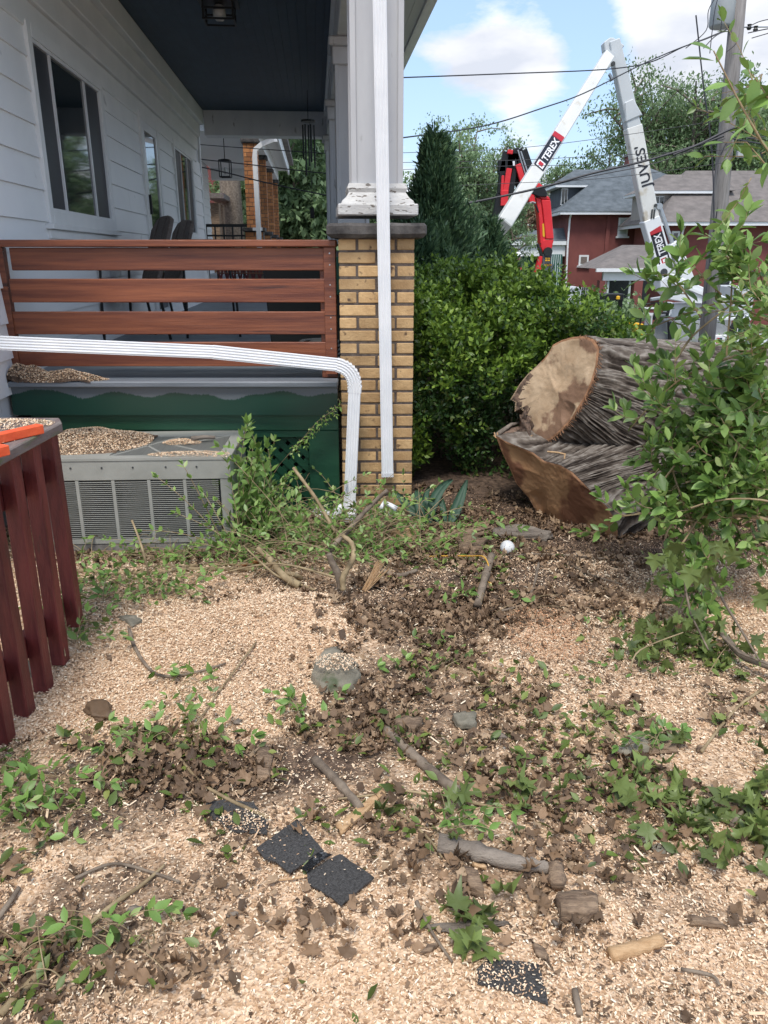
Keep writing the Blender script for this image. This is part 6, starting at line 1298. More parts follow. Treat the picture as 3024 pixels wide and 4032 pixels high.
def bits(name, n_, s0, s1, asp, m, dens, lift=.010):
    x, y = sample(n_, .85, 4.4); q = vn(x, y, 5.3, 41) * .6 + vn(x, y, 17, 42) * .4; k = g.random(len(x)) < np.clip((q - .42) * dens, .04, 1) * (1 - .8 * np.clip(saw_f(x, y), 0, 1)); x, y = x[k], y[k]; n_ = len(x)
    P = np.stack([x, y, hgt(x, y) + g.uniform(.003, lift, n_)], 1); X, D, Z = frames(n_, None, .35, g); S = g.uniform(s0, s1, (n_, 1)) * np.stack([g.uniform(.7, 1.6, n_) * asp, g.uniform(.6, 1.2, n_), np.ones(n_)], 1); V, Fc = instv(CH_V, CH_F, P, X, D, Z, S); return stuff(link(name, npmesh(name, V, Fc, m), None))
tag(bits('bark_crumbs', 170000, .003, .012, 1.0, 'dead_leaf', 3.4), 'dark brown bark crumbs and leaf fragments mixed into the chips', 'bark crumbs'); tag(bits('wood_slivers', 16000, .004, .010, 2.6, 'chip', 2.5, .014), 'longer pale wood slivers among the chips', 'wood slivers')
tag(chips('sawdust', 260000, .0020, .0045, 'chip_fine', .006, y1=4.6, tilt=.7, dens=1.0), 'fine sawdust between the larger chips on the ground', 'sawdust')
# dead leaves: 300 single ones, the rest as one mass
SHG = gr(1245, 3420)
def leaves_on_ground(n_, f, thr, sz, lift, tilt, y1=4.7, base=.0, pw=1.0, dark=False):
    x, y = sample(n_, .85, y1); q = vn(x, y, 4.3, 15); k = g.random(len(x)) < np.clip((base + f(x, y) + (np.clip((y - 3.3) * 1.2, 0, .8) if dark else 0) - .85 * np.clip(saw_f(x, y), 0, 1)) * np.clip((q * .65 + vn(x, y, 11, 33) * .35 - .30) * 3.0, 0, 1.2) * (1 - .93 * np.exp(-((x - SHG.x) / .15) ** 4 - ((y - SHG.y) / .11) ** 4)), 0, 1) ** pw; x, y = x[k], y[k]; n_ = len(x)
    P = np.stack([x, y, hgt(x, y) + g.uniform(.002, lift, n_)], 1); X, D, Z = frames(n_, None, tilt, g); return P, X, D, Z, g.uniform(sz[0], sz[1], (n_, 1))
def crumple(seed, n_=11):
    r = random.Random(seed); vs = [(r.uniform(-.06, .06), .45, r.uniform(-.03, .06))]
    for i in range(n_):
        a = 2 * math.pi * i / n_ - math.pi / 2; rd = r.uniform(.30, .52) * (1 if i % 2 else .82); vs.append((math.cos(a) * rd * r.uniform(.55, .9), .45 + math.sin(a) * rd, r.uniform(-.04, .26)))
    return np.array(vs), np.array([(0, 1 + i, 1 + (i + 1) % n_) for i in range(n_)])
MV = [crumple(1), crumple(2), maple(1.1, 3), crumple(4), crumple(5), maple(1.5, 5), crumple(7), crumple(8, 9)]; MVM = [maple(c, s) for c, s in ((.5, 1), (.8, 2), (1.1, 3), (-.6, 4))]
MARKS = [('the red balusters', 180, 2700), ('the long stick below the air conditioner', 600, 2290), ('the broken stub', 1330, 2320), ('the foot of the brick pier', 1500, 2120), ('the perforated ball', 1990, 2180), ('the end of the felled trunk', 2400, 2260), ('the big gray rock', 1330, 2700), ('the gray forked twig', 640, 2680), ('the crumpled tan leaf', 380, 2820), ('the left edge of the yard', 60, 3150),
         ('the shingle scraps', 1150, 3400), ('the split pale sliver', 1450, 3200), ('the weathered gray branch piece', 1950, 3400), ('the flat gray stone', 2470, 2950), ('the right edge of the yard', 2950, 2700), ('the long diagonal stick', 300, 3700), ('the bottom gray shingle', 2000, 3900), ('the rotten wood block', 2270, 3600), ('the peeled log piece', 2500, 3760), ('the lower right corner', 2900, 3800), ('the rotten half-buried branch', 1660, 3000), ('the small chip-dusted stone', 1830, 2850), ('the maple leaf heap', 2850, 3250), ('the bottom edge of the photo', 1100, 3950)]
MKG = [(n_, gr(x, y)) for n_, x, y in MARKS]
def where(p): return min(MKG, key=lambda q: (q[1].x - p[0]) ** 2 + (q[1].y - p[1]) ** 2)[0]
def split_build(name, label, cat, grp, data, variants, m_one, m_all, cap=300, mass=None, masslabel=None):
    P, X, D, Z, S = data; n_ = len(P); vi = g.integers(0, len(variants), n_); order = np.argsort(-S[:, 0] / np.linalg.norm(P - np.array([0, 0, H]), axis=1)); one = order[:cap]; rest = order[cap:]
    mes = [npmesh(name, v, f, m_one) for v, f in variants]
    for i in one:
        s_ = float(S[i, 0]); o = bpy.data.objects.new(name, mes[vi[i]]); COL.objects.link(o)
        o.matrix_basis = Matrix(((X[i, 0] * s_, D[i, 0] * s_, Z[i, 0] * s_, P[i, 0]), (X[i, 1] * s_, D[i, 1] * s_, Z[i, 1] * s_, P[i, 1]), (X[i, 2] * s_, D[i, 2] * s_, Z[i, 2] * s_, P[i, 2]), (0, 0, 0, 1))); k_ = (s_ - S.min()) / (S.max() - S.min() + 1e-9); tag(o, label.replace('SIZE', 'small' if k_ < .45 else 'large' if k_ > .8 else 'medium').replace('TURN', 'face-up' if Z[i, 2] > .8 else 'tilted') + ' near ' + where(P[i]), cat, grp)
    if len(rest):
        V, Fc = join([instv(variants[k][0], variants[k][1], P[rest][vi[rest] == k], X[rest][vi[rest] == k], D[rest][vi[rest] == k], Z[rest][vi[rest] == k], S[rest][vi[rest] == k]) for k in range(len(variants))])
        tag(stuff(link(mass, npmesh(mass, V, Fc, m_all), None)), masslabel, cat + 's' if not cat.endswith('f') else cat[:-1] + 'ves')
split_build('dead_leaf', 'SIZE TURN curled brown dead leaf', 'dead leaf', 'dead leaves scattered over the yard', leaves_on_ground(62000, litter_f, 0, (.018, .056), .018, .5, base=.03, dark=True, pw=1.25), MV, 'dead_leaf_one', 'dead_leaf', 300, 'leaf_litter', 'brown leaf litter in drifts across the yard')
green_f = field([(150, 3350, .28, .16, 1.2), (650, 2950, .22, .10, 1.1), (150, 3000, .16, .12, 1.2), (900, 2860, .28, .08, .8), (800, 2150, .9, .16, 1.3), (1300, 2160, .7, .18, 1.4), (420, 2330, .3, .14, 1.0), (500, 2450, .3, .1, .5), (1150, 2750, .12, .1, .7), (1600, 2600, .2, .12, .6), (1700, 2260, .3, .15, .7), (1100, 3400, .22, .06, .9), (1500, 2950, .25, .12, .6),
                 (500, 3700, .2, .08, .9), (150, 3850, .2, .1, 1.0), (1800, 3250, .2, .1, .6), (2500, 2600, .4, .22, 1.0), (2350, 2850, .3, .15, .5), (1950, 2900, .3, .2, .3), (1300, 3950, .2, .06, .5), (2800, 3050, .3, .2, .6), (1850, 3700, .1, .05, .7), (2000, 2650, .5, .3, .3), (1500, 3100, .6, .3, .3), (950, 2500, .3, .2, .5), (2200, 3000, .4, .2, .3), (1250, 3200, .2, .1, .5), (2000, 2300, .4, .12, .5), (280, 2520, .2, .12, 1.2)])
split_build('fallen_leaf', 'SIZE TURN green oval leaf', 'green leaf', 'green leaves scattered over the yard', leaves_on_ground(26000, green_f, 0, (.024, .052), .030, .55, base=.035), [(OVAL_V, OVAL_F)], 'fallen_leaf_one', 'fallen_leaf', 300, 'green_leaf_litter', 'green oval leaf litter over the cut vines and sawdust')
map_f = field([(2930, 3200, .20, .15, 6.0), (3000, 3000, .25, .1, 1.0), (2850, 2600, .35, .14, 2.6), (2900, 2950, .2, .1, .5), (2500, 2480, .3, .12, .5), (1900, 3780, .05, .12, 1.6), (1750, 3650, .08, .05, .8), (1700, 3280, .12, .08, .8), (2350, 2870, .12, .06, .6), (2100, 3180, .08, .08, .7)])
split_build('maple_leaf', 'SIZE TURN wilted green maple leaf', 'maple leaf', 'green maple leaves on the ground at the right', leaves_on_ground(12000, map_f, 0, (.045, .085), .05, .6), MVM, 'maple_leaf_one', 'maple_leaf', 230, 'maple_leaf_heap', 'heap of wilted green maple leaves at the right edge')

# ================================================================ twigs, shoots and shrubs
class Shoots:
    def __init__(s, seed): s.g = np.random.default_rng(seed); s.st = MB(); s.P = []; s.D = []; s.S = []; s.N = []
    def stem(s, pts, r0, r1=None, n=5): m_ = len(pts); s.st.tube(pts, [r0 + ((r1 if r1 is not None else r0 * .4) - r0) * i / (m_ - 1) for i in range(m_)], n, False)
    def leafy(s, pts, r0, step, size, spread=.8, start=.15, droop=.0, tuft=3):
        """stem through pts with opposite leaves along it and a tuft at the tip"""
        pts = [Vector(p) for p in pts]; s.stem(pts, r0); seg = [(pts[i + 1] - pts[i]).length for i in range(len(pts) - 1)]; Lt = sum(seg); d = start * Lt; k = 0
        while d < Lt + 1e-4:
            a = d; i = 0
            while i < len(seg) - 1 and a > seg[i]: a -= seg[i]; i += 1
            t = (pts[i + 1] - pts[i]).normalized(); p = pts[i] + t * min(a, seg[i]); perp = t.orthogonal().normalized(); perp.rotate(Matrix.Rotation(k * 1.75 + s.g.normal(0, .3), 3, t))
            for sg in (1, -1):
                dd = (perp * sg * spread + t * .65 + Vector((0, 0, .15 - droop))).normalized(); s.P.append(p[:]); s.D.append(dd[:]); s.S.append(size * s.g.uniform(.6, 1.15) * (1 - .25 * d / Lt))
            d += step * s.g.uniform(.8, 1.3); k += 1
        t = (pts[-1] - pts[-2]).normalized()
        for j in range(tuft):
            dd = (t + Vector(s.g.normal(0, .35, 3))).normalized(); s.P.append(pts[-1][:]); s.D.append(dd[:]); s.S.append(size * s.g.uniform(.5, .9))
    def build(s, parent, mstem, bv, bf, m, m1, cap, up=.6):
        if s.st.v: stuff(s.st.build('stems', mstem, parent, True)) if len(s.st.f) > 200 else s.st.build('stem', mstem, parent, True)
        if s.P:
            P = np.array(s.P); D = nrm(np.array(s.D)); U = nrm(s.g.normal(0, .5, (len(P), 3)) + np.array([0, -.25, up + .5])); X = nrm(np.cross(D, U)); Z = np.cross(X, D)
            leafset(parent, P, X, D, Z, np.array(s.S)[:, None], bv, bf, m, cap, obj_mat=m1)
def curve(p0, p1, bend, k=6):
    p0, p1 = Vector(p0), Vector(p1); return [p0.lerp(p1, i / k) + Vector(bend) * (4 * (i / k) * (1 - i / k)) for i in range(k + 1)]
BL_V = np.array([(0, 0, 0), (.15, .2, .03), (.235, .48, .05), (.16, .77, .03), (0, 1, -.06), (-.16, .77, .03), (-.235, .48, .05), (-.15, .2, .03), (0, .5, -.01)], float)
BL_F = np.array([(i, (i + 1) % 8, 8) for i in range(8)])
# ---- the big leafy shrub at the right edge
sh = thing('honeysuckle_shrub', 'big light green leafy shrub reaching in from the right edge over the trunk', 'shrub'); S1 = Shoots(51); gg = S1.g
def pl(*q): return [at(x, y, Y) for (x, y, Y) in q]
def dense(pts, n_, ln, size=.082, step=.038, r=.0022, dirb=(-.25, -.1, .25), sprd=.8):
    """side shoots thrown off a main branch"""
    for i in range(n_):
        t = gg.uniform(.12, 1); f = t * (len(pts) - 1); k = min(int(f), len(pts) - 2); p = pts[k].lerp(pts[k + 1], f - k); d = (Vector(dirb) + Vector(gg.normal(0, .5, 3))).normalized() * ln * gg.uniform(.5, 1.3)
        S1.leafy(curve(p, p + d, (gg.normal(0, .01), gg.normal(0, .01), -.15 * d.length), 4), r, step, size * gg.uniform(.8, 1.15), sprd)
MAIN = [(pl((3150, 1330, 3.0), (2960, 1230, 3.0), (2830, 1192, 3.05), (2540, 1300, 3.25)), .006, 6, .08),
        (pl((2660, 1420, 3.1), (2730, 1320, 3.1), (2860, 1215, 3.1), (2960, 1140, 3.15), (3100, 1080, 3.2)), .005, 3, .07),
        (pl((3150, 1330, 2.9), (2900, 1400, 3.0), (2700, 1480, 3.1), (2560, 1600, 3.15), (2480, 1690, 3.2)), .007, 11, .13),
        (pl((3150, 1560, 3.1), (2900, 1580, 3.15), (2720, 1640, 3.2), (2520, 1760, 3.3)), .007, 12, .14),
        (pl((3150, 1800, 3.0), (2930, 1790, 3.05), (2760, 1850, 3.1), (2600, 1850, 3.15), (2480, 1880, 3.2)), .007, 16, .16),
        (pl((3150, 2080, 2.9), (2940, 2030, 2.95), (2720, 2035, 3.0), (2560, 2020, 3.0), (2400, 2040, 3.05)), .009, 14, .13),
        (pl((3100, 2300, 3.0), (2900, 2080, 3.0), (2820, 1800, 3.1), (2790, 1600, 3.15)), .008, 16, .14),
        (pl((2850, 2200, 2.9), (2920, 1800, 3.0), (2960, 1550, 3.05), (2975, 1380, 3.1)), .007, 18, .15),
        (pl((2760, 2150, 3.0), (2680, 1950, 3.0), (2640, 1780, 3.1), (2700, 1620, 3.2)), .006, 12, .13),
        (pl((2860, 1400, 2.9), (2878, 1180, 2.9), (2890, 1000, 2.95), (2905, 900, 3.0)), .004, 7, .10),
        (pl((2760, 1250, 3.0), (2680, 1130, 3.05), (2620, 1080, 3.1), (2560, 1120, 3.1)), .004, 8, .08),
        (pl((2840, 1160, 3.0), (2740, 1060, 3.0), (2690, 1010, 3.05)), .004, 6, .09),
        (pl((3120, 1500, 2.7), (3060, 1300, 2.75), (3010, 1150, 2.8), (2990, 1050, 2.85)), .005, 12, .11),
        (pl((2800, 2150, 2.9), (2760, 2300, 2.85), (2720, 2380, 2.8)), .005, 20, .14),
        (pl((3000, 1150, 2.8), (2920, 1030, 2.85), (2850, 1010, 2.9)), .004, 9, .1)]
for pts, r, n_, ln in MAIN:
    c = []
    for i in range(len(pts) - 1):
        p0 = pts[max(i - 1, 0)]; p1 = pts[i]; p2 = pts[i + 1]; p3 = pts[min(i + 2, len(pts) - 1)]
        for k in range(4): t = k / 4; c.append(.5 * ((2 * p1) + (p2 - p0) * t + (2 * p0 - 5 * p1 + 4 * p2 - p3) * t * t + (3 * p1 - p0 - 3 * p2 + p3) * t ** 3))
    c.append(pts[-1]); S1.stem(c, r, r * .35, 6); dense(c, n_, ln)
# fill the mass at the right
for i in range(235):
    px_ = 3060 - abs(gg.normal(0, 200)); py_ = gg.uniform(1500, 2060); px_ = max(px_, 2560 + (py_ - 1900) ** 2 / 1500); Y = gg.uniform(2.85, 3.35); p = at(px_, py_, Y); d = Vector((gg.normal(-.3, .5), gg.normal(-.1, .3), gg.normal(.25, .5))).normalized() * gg.uniform(.08, .2)
    S1.leafy(curve(p, p + d, (0, 0, -.02), 4), .0022, .037, .084 * gg.uniform(.75, 1.15))
for i in range(30):
    px_ = gg.uniform(2930, 3080); py_ = gg.uniform(1080, 1400); p = at(px_, py_, gg.uniform(2.6, 3.0)); d = Vector((gg.normal(-.4, .4), gg.normal(-.1, .3), gg.normal(.3, .5))).normalized() * gg.uniform(.08, .16); S1.leafy(curve(p, p + d, (0, 0, -.01), 4), .002, .038, .052)
# arching dead stems
for q in (((3100, 1990, 2.8), (2900, 1960, 2.8), (2720, 2000, 2.85)), ((2680, 2150, 2.9), (2800, 1960, 2.95), (2980, 1650, 3.0)), ((2620, 1880, 3.0), (2800, 1700, 3.0), (3060, 1610, 3.05)), ((2700, 1900, 2.95), (2880, 1830, 3), (3060, 1700, 3.05)), ((2620, 2120, 2.9), (2660, 2050, 2.9), (2760, 2060, 2.95))): S1.stem(curve(at(*q[0]), at(*q[2]), (at(*q[1]) - (at(*q[0]) + at(*q[2])) / 2) * .9, 8), .0045, .003)
S1.build(sh, 'twig', BL_V, BL_F, 'privet_leaf', 'privet_leaf_one', 300)
# ---- near branch with big leaves at the upper right
nb2 = thing('overhanging_branch', 'blurred leafy branch hanging close to the camera in the upper right corner', 'branch'); S1 = Shoots(52); gg = S1.g
c = pl((3150, 760, 1.5), (3000, 560, 1.5), (2900, 380, 1.52), (2810, 200, 1.55)); S1.stem(c, .003, .0012)
for q, dd, s_ in (((2810, 200, 1.55), (-.9, -.1, .25), .045), ((2815, 240, 1.55), (-.95, .1, .12), .055), ((2820, 250, 1.55), (.1, 0, .5), .03), ((2870, 330, 1.53), (-.5, .1, -.1), .04), ((2900, 380, 1.52), (-.3, 0, -.5), .045), ((2930, 420, 1.5), (.6, 0, .3), .05), ((2960, 480, 1.5), (-.5, 0, -.4), .045), ((2990, 540, 1.5), (.4, 0, -.6), .05), ((2960, 430, 1.5), (.8, 0, .5), .055), ((3010, 590, 1.5), (-.6, 0, .1), .05), ((3040, 620, 1.5), (-.2, 0, -.8), .05), ((2850, 560, 1.7), (-.9, 0, -.1), .04), ((2890, 565, 1.7), (-.3, 0, -.5), .035), ((2930, 560, 1.7), (.3, 0, -.7), .045), ((2985, 330, 1.5), (.9, 0, -.6), .055), ((2980, 300, 1.5), (-.1, 0, -.9), .05)):
    S1.P.append(at(*q)[:]); S1.D.append(dd); S1.S.append(s_ * 1.05)
for i in range(22):
    p = at(gg.uniform(2910, 3080), gg.uniform(250, 720), gg.uniform(1.5, 1.9)); d = Vector(gg.normal(0, 1, 3)) * .03; S1.leafy([p, p + d, p + d * 2 + Vector((-.01, 0, 0))], .0012, .03, .04, tuft=2)
S1.stem(pl((3060, 700, 1.7), (2940, 560, 1.7), (2850, 560, 1.7)), .0015); S1.stem(pl((3080, 480, 1.5), (2990, 330, 1.5), (2960, 290, 1.5)), .0018)
S1.build(nb2, 'twig', BL_V, BL_F, 'privet_leaf', 'privet_leaf_one', 120)
# ---- hanging maple branch at the lower right
mbr = thing('maple_branch', 'broken maple branch with wilted hanging leaves at the lower right', 'branch'); S1 = Shoots(53); gg = S1.g
for q in (((2690, 2170, 2.75), (2700, 2330, 2.7), (2720, 2420, 2.6), (2790, 2560, 2.45)), ((2800, 2270, 2.6), (2850, 2370, 2.55), (2930, 2500, 2.45), (2990, 2600, 2.3)), ((2840, 2500, 2.5), (2910, 2570, 2.4), (3060, 2630, 2.3)), ((2500, 2560, 2.7), (2650, 2480, 2.65), (2700, 2330, 2.6))): S1.stem(pl(*q), .006, .003, 6)
for i in range(60):
    b_ = ((2640, 2180), (2700, 2130), (2730, 2230), (2820, 2150), (2840, 2290), (2760, 2400), (2870, 2430), (2960, 2480), (3000, 2300), (2600, 2290), (2880, 2600), (2940, 2640), (2560, 2420), (2660, 2490))[i % 14]; p = at(b_[0] + gg.normal(0, 28), b_[1] + gg.normal(0, 25), 2.55 + gg.normal(0, .07)); S1.P.append(p[:]); S1.D.append((gg.normal(0, .35), gg.normal(-.1, .3), -1)); S1.S.append(gg.uniform(.05, .1))
S1.build(mbr, 'twig_gray', MVM[0][0], MVM[0][1], 'maple_leaf', 'maple_leaf_one', 60, up=.0)
# ---- green hanging privet cluster left of it
# ---- brush pile of cut vines in front of the lattice and pier
def brush(name, label, seeds, region, nstem, ln, r, lift, leaf=.046, step=.05, cap=60, m='twig', up=.5, z=0.0, flat=.4, zmax=.35):
    o = thing(name, label, 'brush'); global S1; S1 = Shoots(seeds); gg = S1.g
    for i in range(nstem):
        a, b_ = region[i % len(region)]; px_ = gg.uniform(a[0], b_[0]); py_ = gg.uniform(a[1], b_[1]); p = gr(px_, py_, z); p.z = float(hgt(np.array([p.x]), np.array([p.y]))[0]) + .01 + gg.uniform(0, lift)
        d = Vector((gg.normal(0, 1), gg.normal(0, .5), abs(gg.normal(0, flat)))).normalized() * ln * gg.uniform(.5, 1.4); e = p + d; e.z = min(max(e.z, .02), zmax)
        c = curve(p, e, (gg.normal(0, .05) * ln, gg.normal(0, .05) * ln, gg.uniform(0, .22) * ln), 6)
        if gg.random() < .52: S1.leafy(c, r * gg.uniform(.6, 1.2), step, leaf * gg.uniform(.7, 1.2), .8)
        else: S1.stem(c, r * gg.uniform(.7, 1.6), r * .5)
    S1.build(o, m, OVAL_V, OVAL_F, 'privet_leaf', 'privet_leaf_one', cap); return o
brush('vine_brush', 'tangle of cut leafy vines and thin stems piled before the lattice and brick pier', 61, [((880, 2000), (1500, 2240)), ((1000, 2050), (1350, 2200)), ((1400, 2030), (1750, 2250)), ((900, 2200), (1450, 2300))], 310, .34, .0022, .05, cap=120, zmax=.30)
brush('vine_litter', 'low trail of cut vines lying along the foot of the air conditioner', 62, [((300, 2180), (950, 2230)), ((450, 2200), (1000, 2330)), ((280, 2350), (700, 2420))], 105, .26, .002, .02, cap=60, zmax=.09)
brush('fallen_sprig_trail', 'sprigs of green leaves strewn over the sawdust left of the middle', 63, [((700, 2650), (950, 2780)), ((480, 2900), (700, 3050)), ((750, 2880), (950, 2960)), ((1120, 2780), (1280, 2900))], 30, .15, .0015, .015, cap=60, zmax=.07)
brush('fallen_sprig_heap', 'heap of green leafy sprigs at the lower left edge of the yard', 64, [((0, 3000), (240, 3150)), ((0, 3150), (380, 3400)), ((-50, 3200), (250, 3350)), ((20, 3700), (350, 3950)), ((450, 3680), (620, 3820))], 60, .14, .0016, .02, cap=90, zmax=.12)
brush('fallen_sprig_patch', 'scattered green sprigs in the leaf litter right of the middle', 65, [((1450, 2550), (1900, 2750)), ((1650, 2350), (2200, 2450)), ((2350, 2450), (2800, 2700)), ((1700, 3200), (1850, 3320)), ((2450, 2900), (2650, 3000))], 46, .16, .0016, .015, cap=60, zmax=.08)
brush('weed_clump', 'clump of drooping weeds at the foot of the red balusters', 66, [((240, 2480), (330, 2650))], 34, .16, .0016, .05, cap=60, flat=1.2, zmax=.2)
# shrub standing beside the air conditioner
vs_ = thing('privet_sapling', 'leafy green shrub growing up between the air conditioner and the lattice', 'shrub'); S1 = Shoots(71); gg = S1.g
for i in range(58):
    p = gr(gg.uniform(880, 1120), 2150 + gg.normal(0, 30)); p.z = 0; tx, ty = [(1000, 1760), (930, 1830), (1040, 1700), (1060, 1900), (880, 1870), (960, 1960), (1030, 1850), (1010, 1990), (820, 1980), (760, 1900)][i % 10]
    e = at(tx + gg.normal(0, 45), ty + gg.normal(0, 50), 3.95 + gg.normal(-.12, .12)); c = curve(p, e, (gg.normal(0, .04), gg.normal(-.03, .03), .03), 7); S1.leafy(c, .0024, .036, .068 * gg.uniform(.65, 1.15), start=.35)
for q in (((960, 2230), (800, 1940), 3.5), ((1000, 2200), (690, 2020), 3.5), ((900, 2160), (560, 2090), 3.5), ((1180, 2120), (860, 1760), 3.55), ((900, 2150), (620, 1880), 3.5), ((870, 2120), (720, 1830), 3.55)):
    S1.leafy(curve(at(q[0][0], q[0][1], q[2]), at(q[1][0], q[1][1], q[2]), (0, -.03, .04), 8), .003, .05, .055, start=.3)
for i in range(14): x = 1180 + i * 12; p = at(1150 + i * 14, 1760 - i * 14 + gg.normal(0, 6), 4.2); S1.leafy([p, p + Vector((.01, -.02, -.02)), p + Vector((gg.normal(0, .02), -.03, -.045))], .0012, .02, .032, tuft=1)
S1.stem(pl((930, 2100, 4.1), (1100, 1830, 4.2), (1250, 1660, 4.2), (1370, 1570, 4.22)), .002)
S1.build(vs_, 'twig', OVAL_V, OVAL_F, 'privet_leaf', 'privet_leaf_one', 160)
# ---- larger cut stems, each a thing
def stick(pts, r0, r1, label, m='twig', name='stick', cat='stick', n=8, group=None, knob=.25):
    P = [Vector(p) for p in pts]; C = []
    for i in range(len(P) - 1):
        p0 = P[max(i - 1, 0)]; p1 = P[i]; p2 = P[i + 1]; p3 = P[min(i + 2, len(P) - 1)]
        for k in range(5): t = k / 5; C.append(.5 * ((2 * p1) + (p2 - p0) * t + (2 * p0 - 5 * p1 + 4 * p2 - p3) * t * t + (3 * p1 - p0 - 3 * p2 + p3) * t ** 3))
    C.append(P[-1]); R_ = [(r0 + (r1 - r0) * i / (len(C) - 1)) * (1 + knob * mn.noise(Vector((i * .9, r0 * 500, 1)))) for i in range(len(C))]
    return tag(MB().tube(C, R_, n).build(name, m, smooth=True), label, cat, group)
def gp(x, y, z=.012): q = gr(x, y, z); q.z = float(hgt(np.array([q.x]), np.array([q.y]))[0]) + z; return q
stick([at(1155, 1842, 3.7), at(1245, 1965, 3.6), at(1300, 2060, 3.55), at(1345, 2120, 3.5), at(1395, 2170, 3.45)], .008, .011, 'long pale cut stem leaning down from the left towards the splintered stump')
stick([at(1525, 1930, 3.5), at(1450, 2000, 3.5), at(1370, 2090, 3.45), at(1320, 2140, 3.4), at(1290, 2180, 3.35)], .010, .016, 'thick gray-brown cut branch leaning up to the right, with a broken orange tip', 'twig_gray')
for k in range(4): MB
stick([at(1345, 2320, 3.05), at(1330, 2260, 3.05), at(1305, 2210, 3.05), at(1295, 2180, 3.05)], .018, .013, 'short dark broken stub standing in the middle of the brush', 'twig_gray')
stick([at(1352, 2325, 3.0), at(1352, 2270, 3.02), at(1390, 2200, 3.05), at(1385, 2140, 3.1), at(1350, 2110, 3.15)], .014, .009, 'curved yellowish shoot rising from the broken stub')
stick([gp(1180, 2330), at(1120, 2270, 3.15), at(1060, 2200, 3.25), at(1015, 2160, 3.3)], .02, .012, 'pale peeled stem slanting up left of the broken stub')
stick([gp(1185, 2300), at(1150, 2260, 3.15), at(1090, 2255, 3.2)], .013, .008, 'short crossing stem at the foot of the pale peeled stem')
stick([gp(1240, 2360), gp(1150, 2310), at(1080, 2260, 3.15), at(960, 2150, 3.3)], .006, .004, 'thin long stem running up left through the brush'); stick([gp(1350, 2300, .03), at(1100, 2220, 3.2), at(900, 2250, 3.2)], .006, .004, 'thin stem lying level across the brush left of the stub')
stick([gp(285, 2248), gp(560, 2262), gp(760, 2258), gp(1010, 2262)], .010, .009, 'long straight brown stick lying left to right below the air conditioner')
stick([gp(660, 2245), gp(860, 2235), gp(1000, 2250)], .006, .005, 'thinner stick lying just above the long straight stick')
stick([at(520, 2050, 3.25), at(560, 2160, 3.1), gp(600, 2330)], .005, .006, 'thin bare stalk standing before the air conditioner')
stick([gp(512, 2510), gp(530, 2570), gp(575, 2640), gp(640, 2680), gp(760, 2670), gp(890, 2630)], .007, .004, 'gray forked twig curving over the sawdust left of the middle', 'twig_gray')
stick([gp(1010, 2560), gp(880, 2720), gp(760, 2880), gp(700, 2930)], .0035, .0025, 'thin straw-coloured stem crossing the sawdust at the left')
stick([gp(700, 2990), gp(790, 3090), gp(900, 3160), gp(1010, 3210), gp(1055, 3230)], .004, .006, 'pale stem running down to the black shingle scraps')
stick([gp(0, 3990), gp(200, 3800), gp(420, 3600), gp(560, 3500), gp(650, 3420)], .009, .003, 'long pale tapering stick lying diagonally at the lower left')
stick([gp(300, 3480), gp(450, 3420), gp(600, 3450), gp(710, 3490)], .0045, .003, 'gray twig arching above the long pale stick', 'twig_gray')
stick([gp(-20, 3640), gp(40, 3570), gp(80, 3520)], .007, .005, 'gray bark-covered twig at the left edge', 'twig_gray')
stick([gp(1310, 3440), gp(1150, 3480), gp(1050, 3490)], .003, .002, 'thin reddish twig just below the torn shingle', 'split_wood')
stick([gp(1880, 2390, .03), gp(1905, 2300, .03), gp(1935, 2205, .03)], .017, .020, 'thick gray-brown branch piece lying by the white perforated ball', 'twig_gray')
stick([gp(2420, 2200), gp(2260, 2190), gp(2130, 2190), gp(2000, 2200)], .006, .004, 'long thin twig behind the perforated ball', 'twig_gray')
stick([gp(2120, 2230), gp(2100, 2320), gp(2060, 2400), gp(1930, 2430)], .007, .004, 'bent twig right of the thick branch piece', 'twig_gray')
stick([gp(2240, 2230), gp(2330, 2270), gp(2450, 2300)], .005, .004, 'twig with bare end under the trunk at the right', 'twig_gray')
stick([gp(1500, 2262), gp(1570, 2280), gp(1640, 2258)], .011, .010, 'short dark stick lying right of the splintered wood', 'twig_gray')
stick([gp(1520, 2870), gp(1640, 2990), gp(1720, 3060), gp(1800, 3120)], .014, .017, 'rotten brown branch half buried in chips at the centre', 'twig_gray')
stick([gp(1240, 2990), gp(1330, 3080), gp(1420, 3190)], .014, .012, 'gray-green mossy branch half buried above the split board', 'twig_gray')
stick([gp(1950, 3180), gp(1600, 3120), gp(1500, 3130), gp(1330, 3150)], .004, .003, 'thin straight stem crossing above the split board')
stick([gp(1500, 3170), gp(1600, 3240), gp(1700, 3340), gp(1740, 3400)], .004, .003, 'thin stem running right of the split board')
stick([gp(1640, 3580), gp(1700, 3700), gp(1780, 3820)], .005, .003, 'dark twig beside the lower maple sprig', 'twig_gray'); stick([gp(2760, 2970), gp(2900, 2800), gp(3040, 2700)], .005, .006, 'pale peeled stem leaning among the maple leaves')
stick([at(2480, 2640, 2.3), at(2520, 2560, 2.35), at(2690, 2490, 2.4)], .003, .002, 'thin bare twig in front of the maple leaves'); stick([gp(2880, 3240), gp(2960, 3150), gp(3060, 3100)], .006, .006, 'pale gray twig lying on the maple leaf heap', 'twig_gray')
stick([gp(2840, 2480, .05), gp(2920, 2580, .05), gp(3060, 2640, .06)], .012, .014, 'gray branch stub at the right edge above the maple leaves', 'twig_gray')
stick([gp(2400, 3785), gp(2520, 3745), gp(2600, 3710)], .016, .014, 'pale peeled log piece at the lower right', 'split_wood')
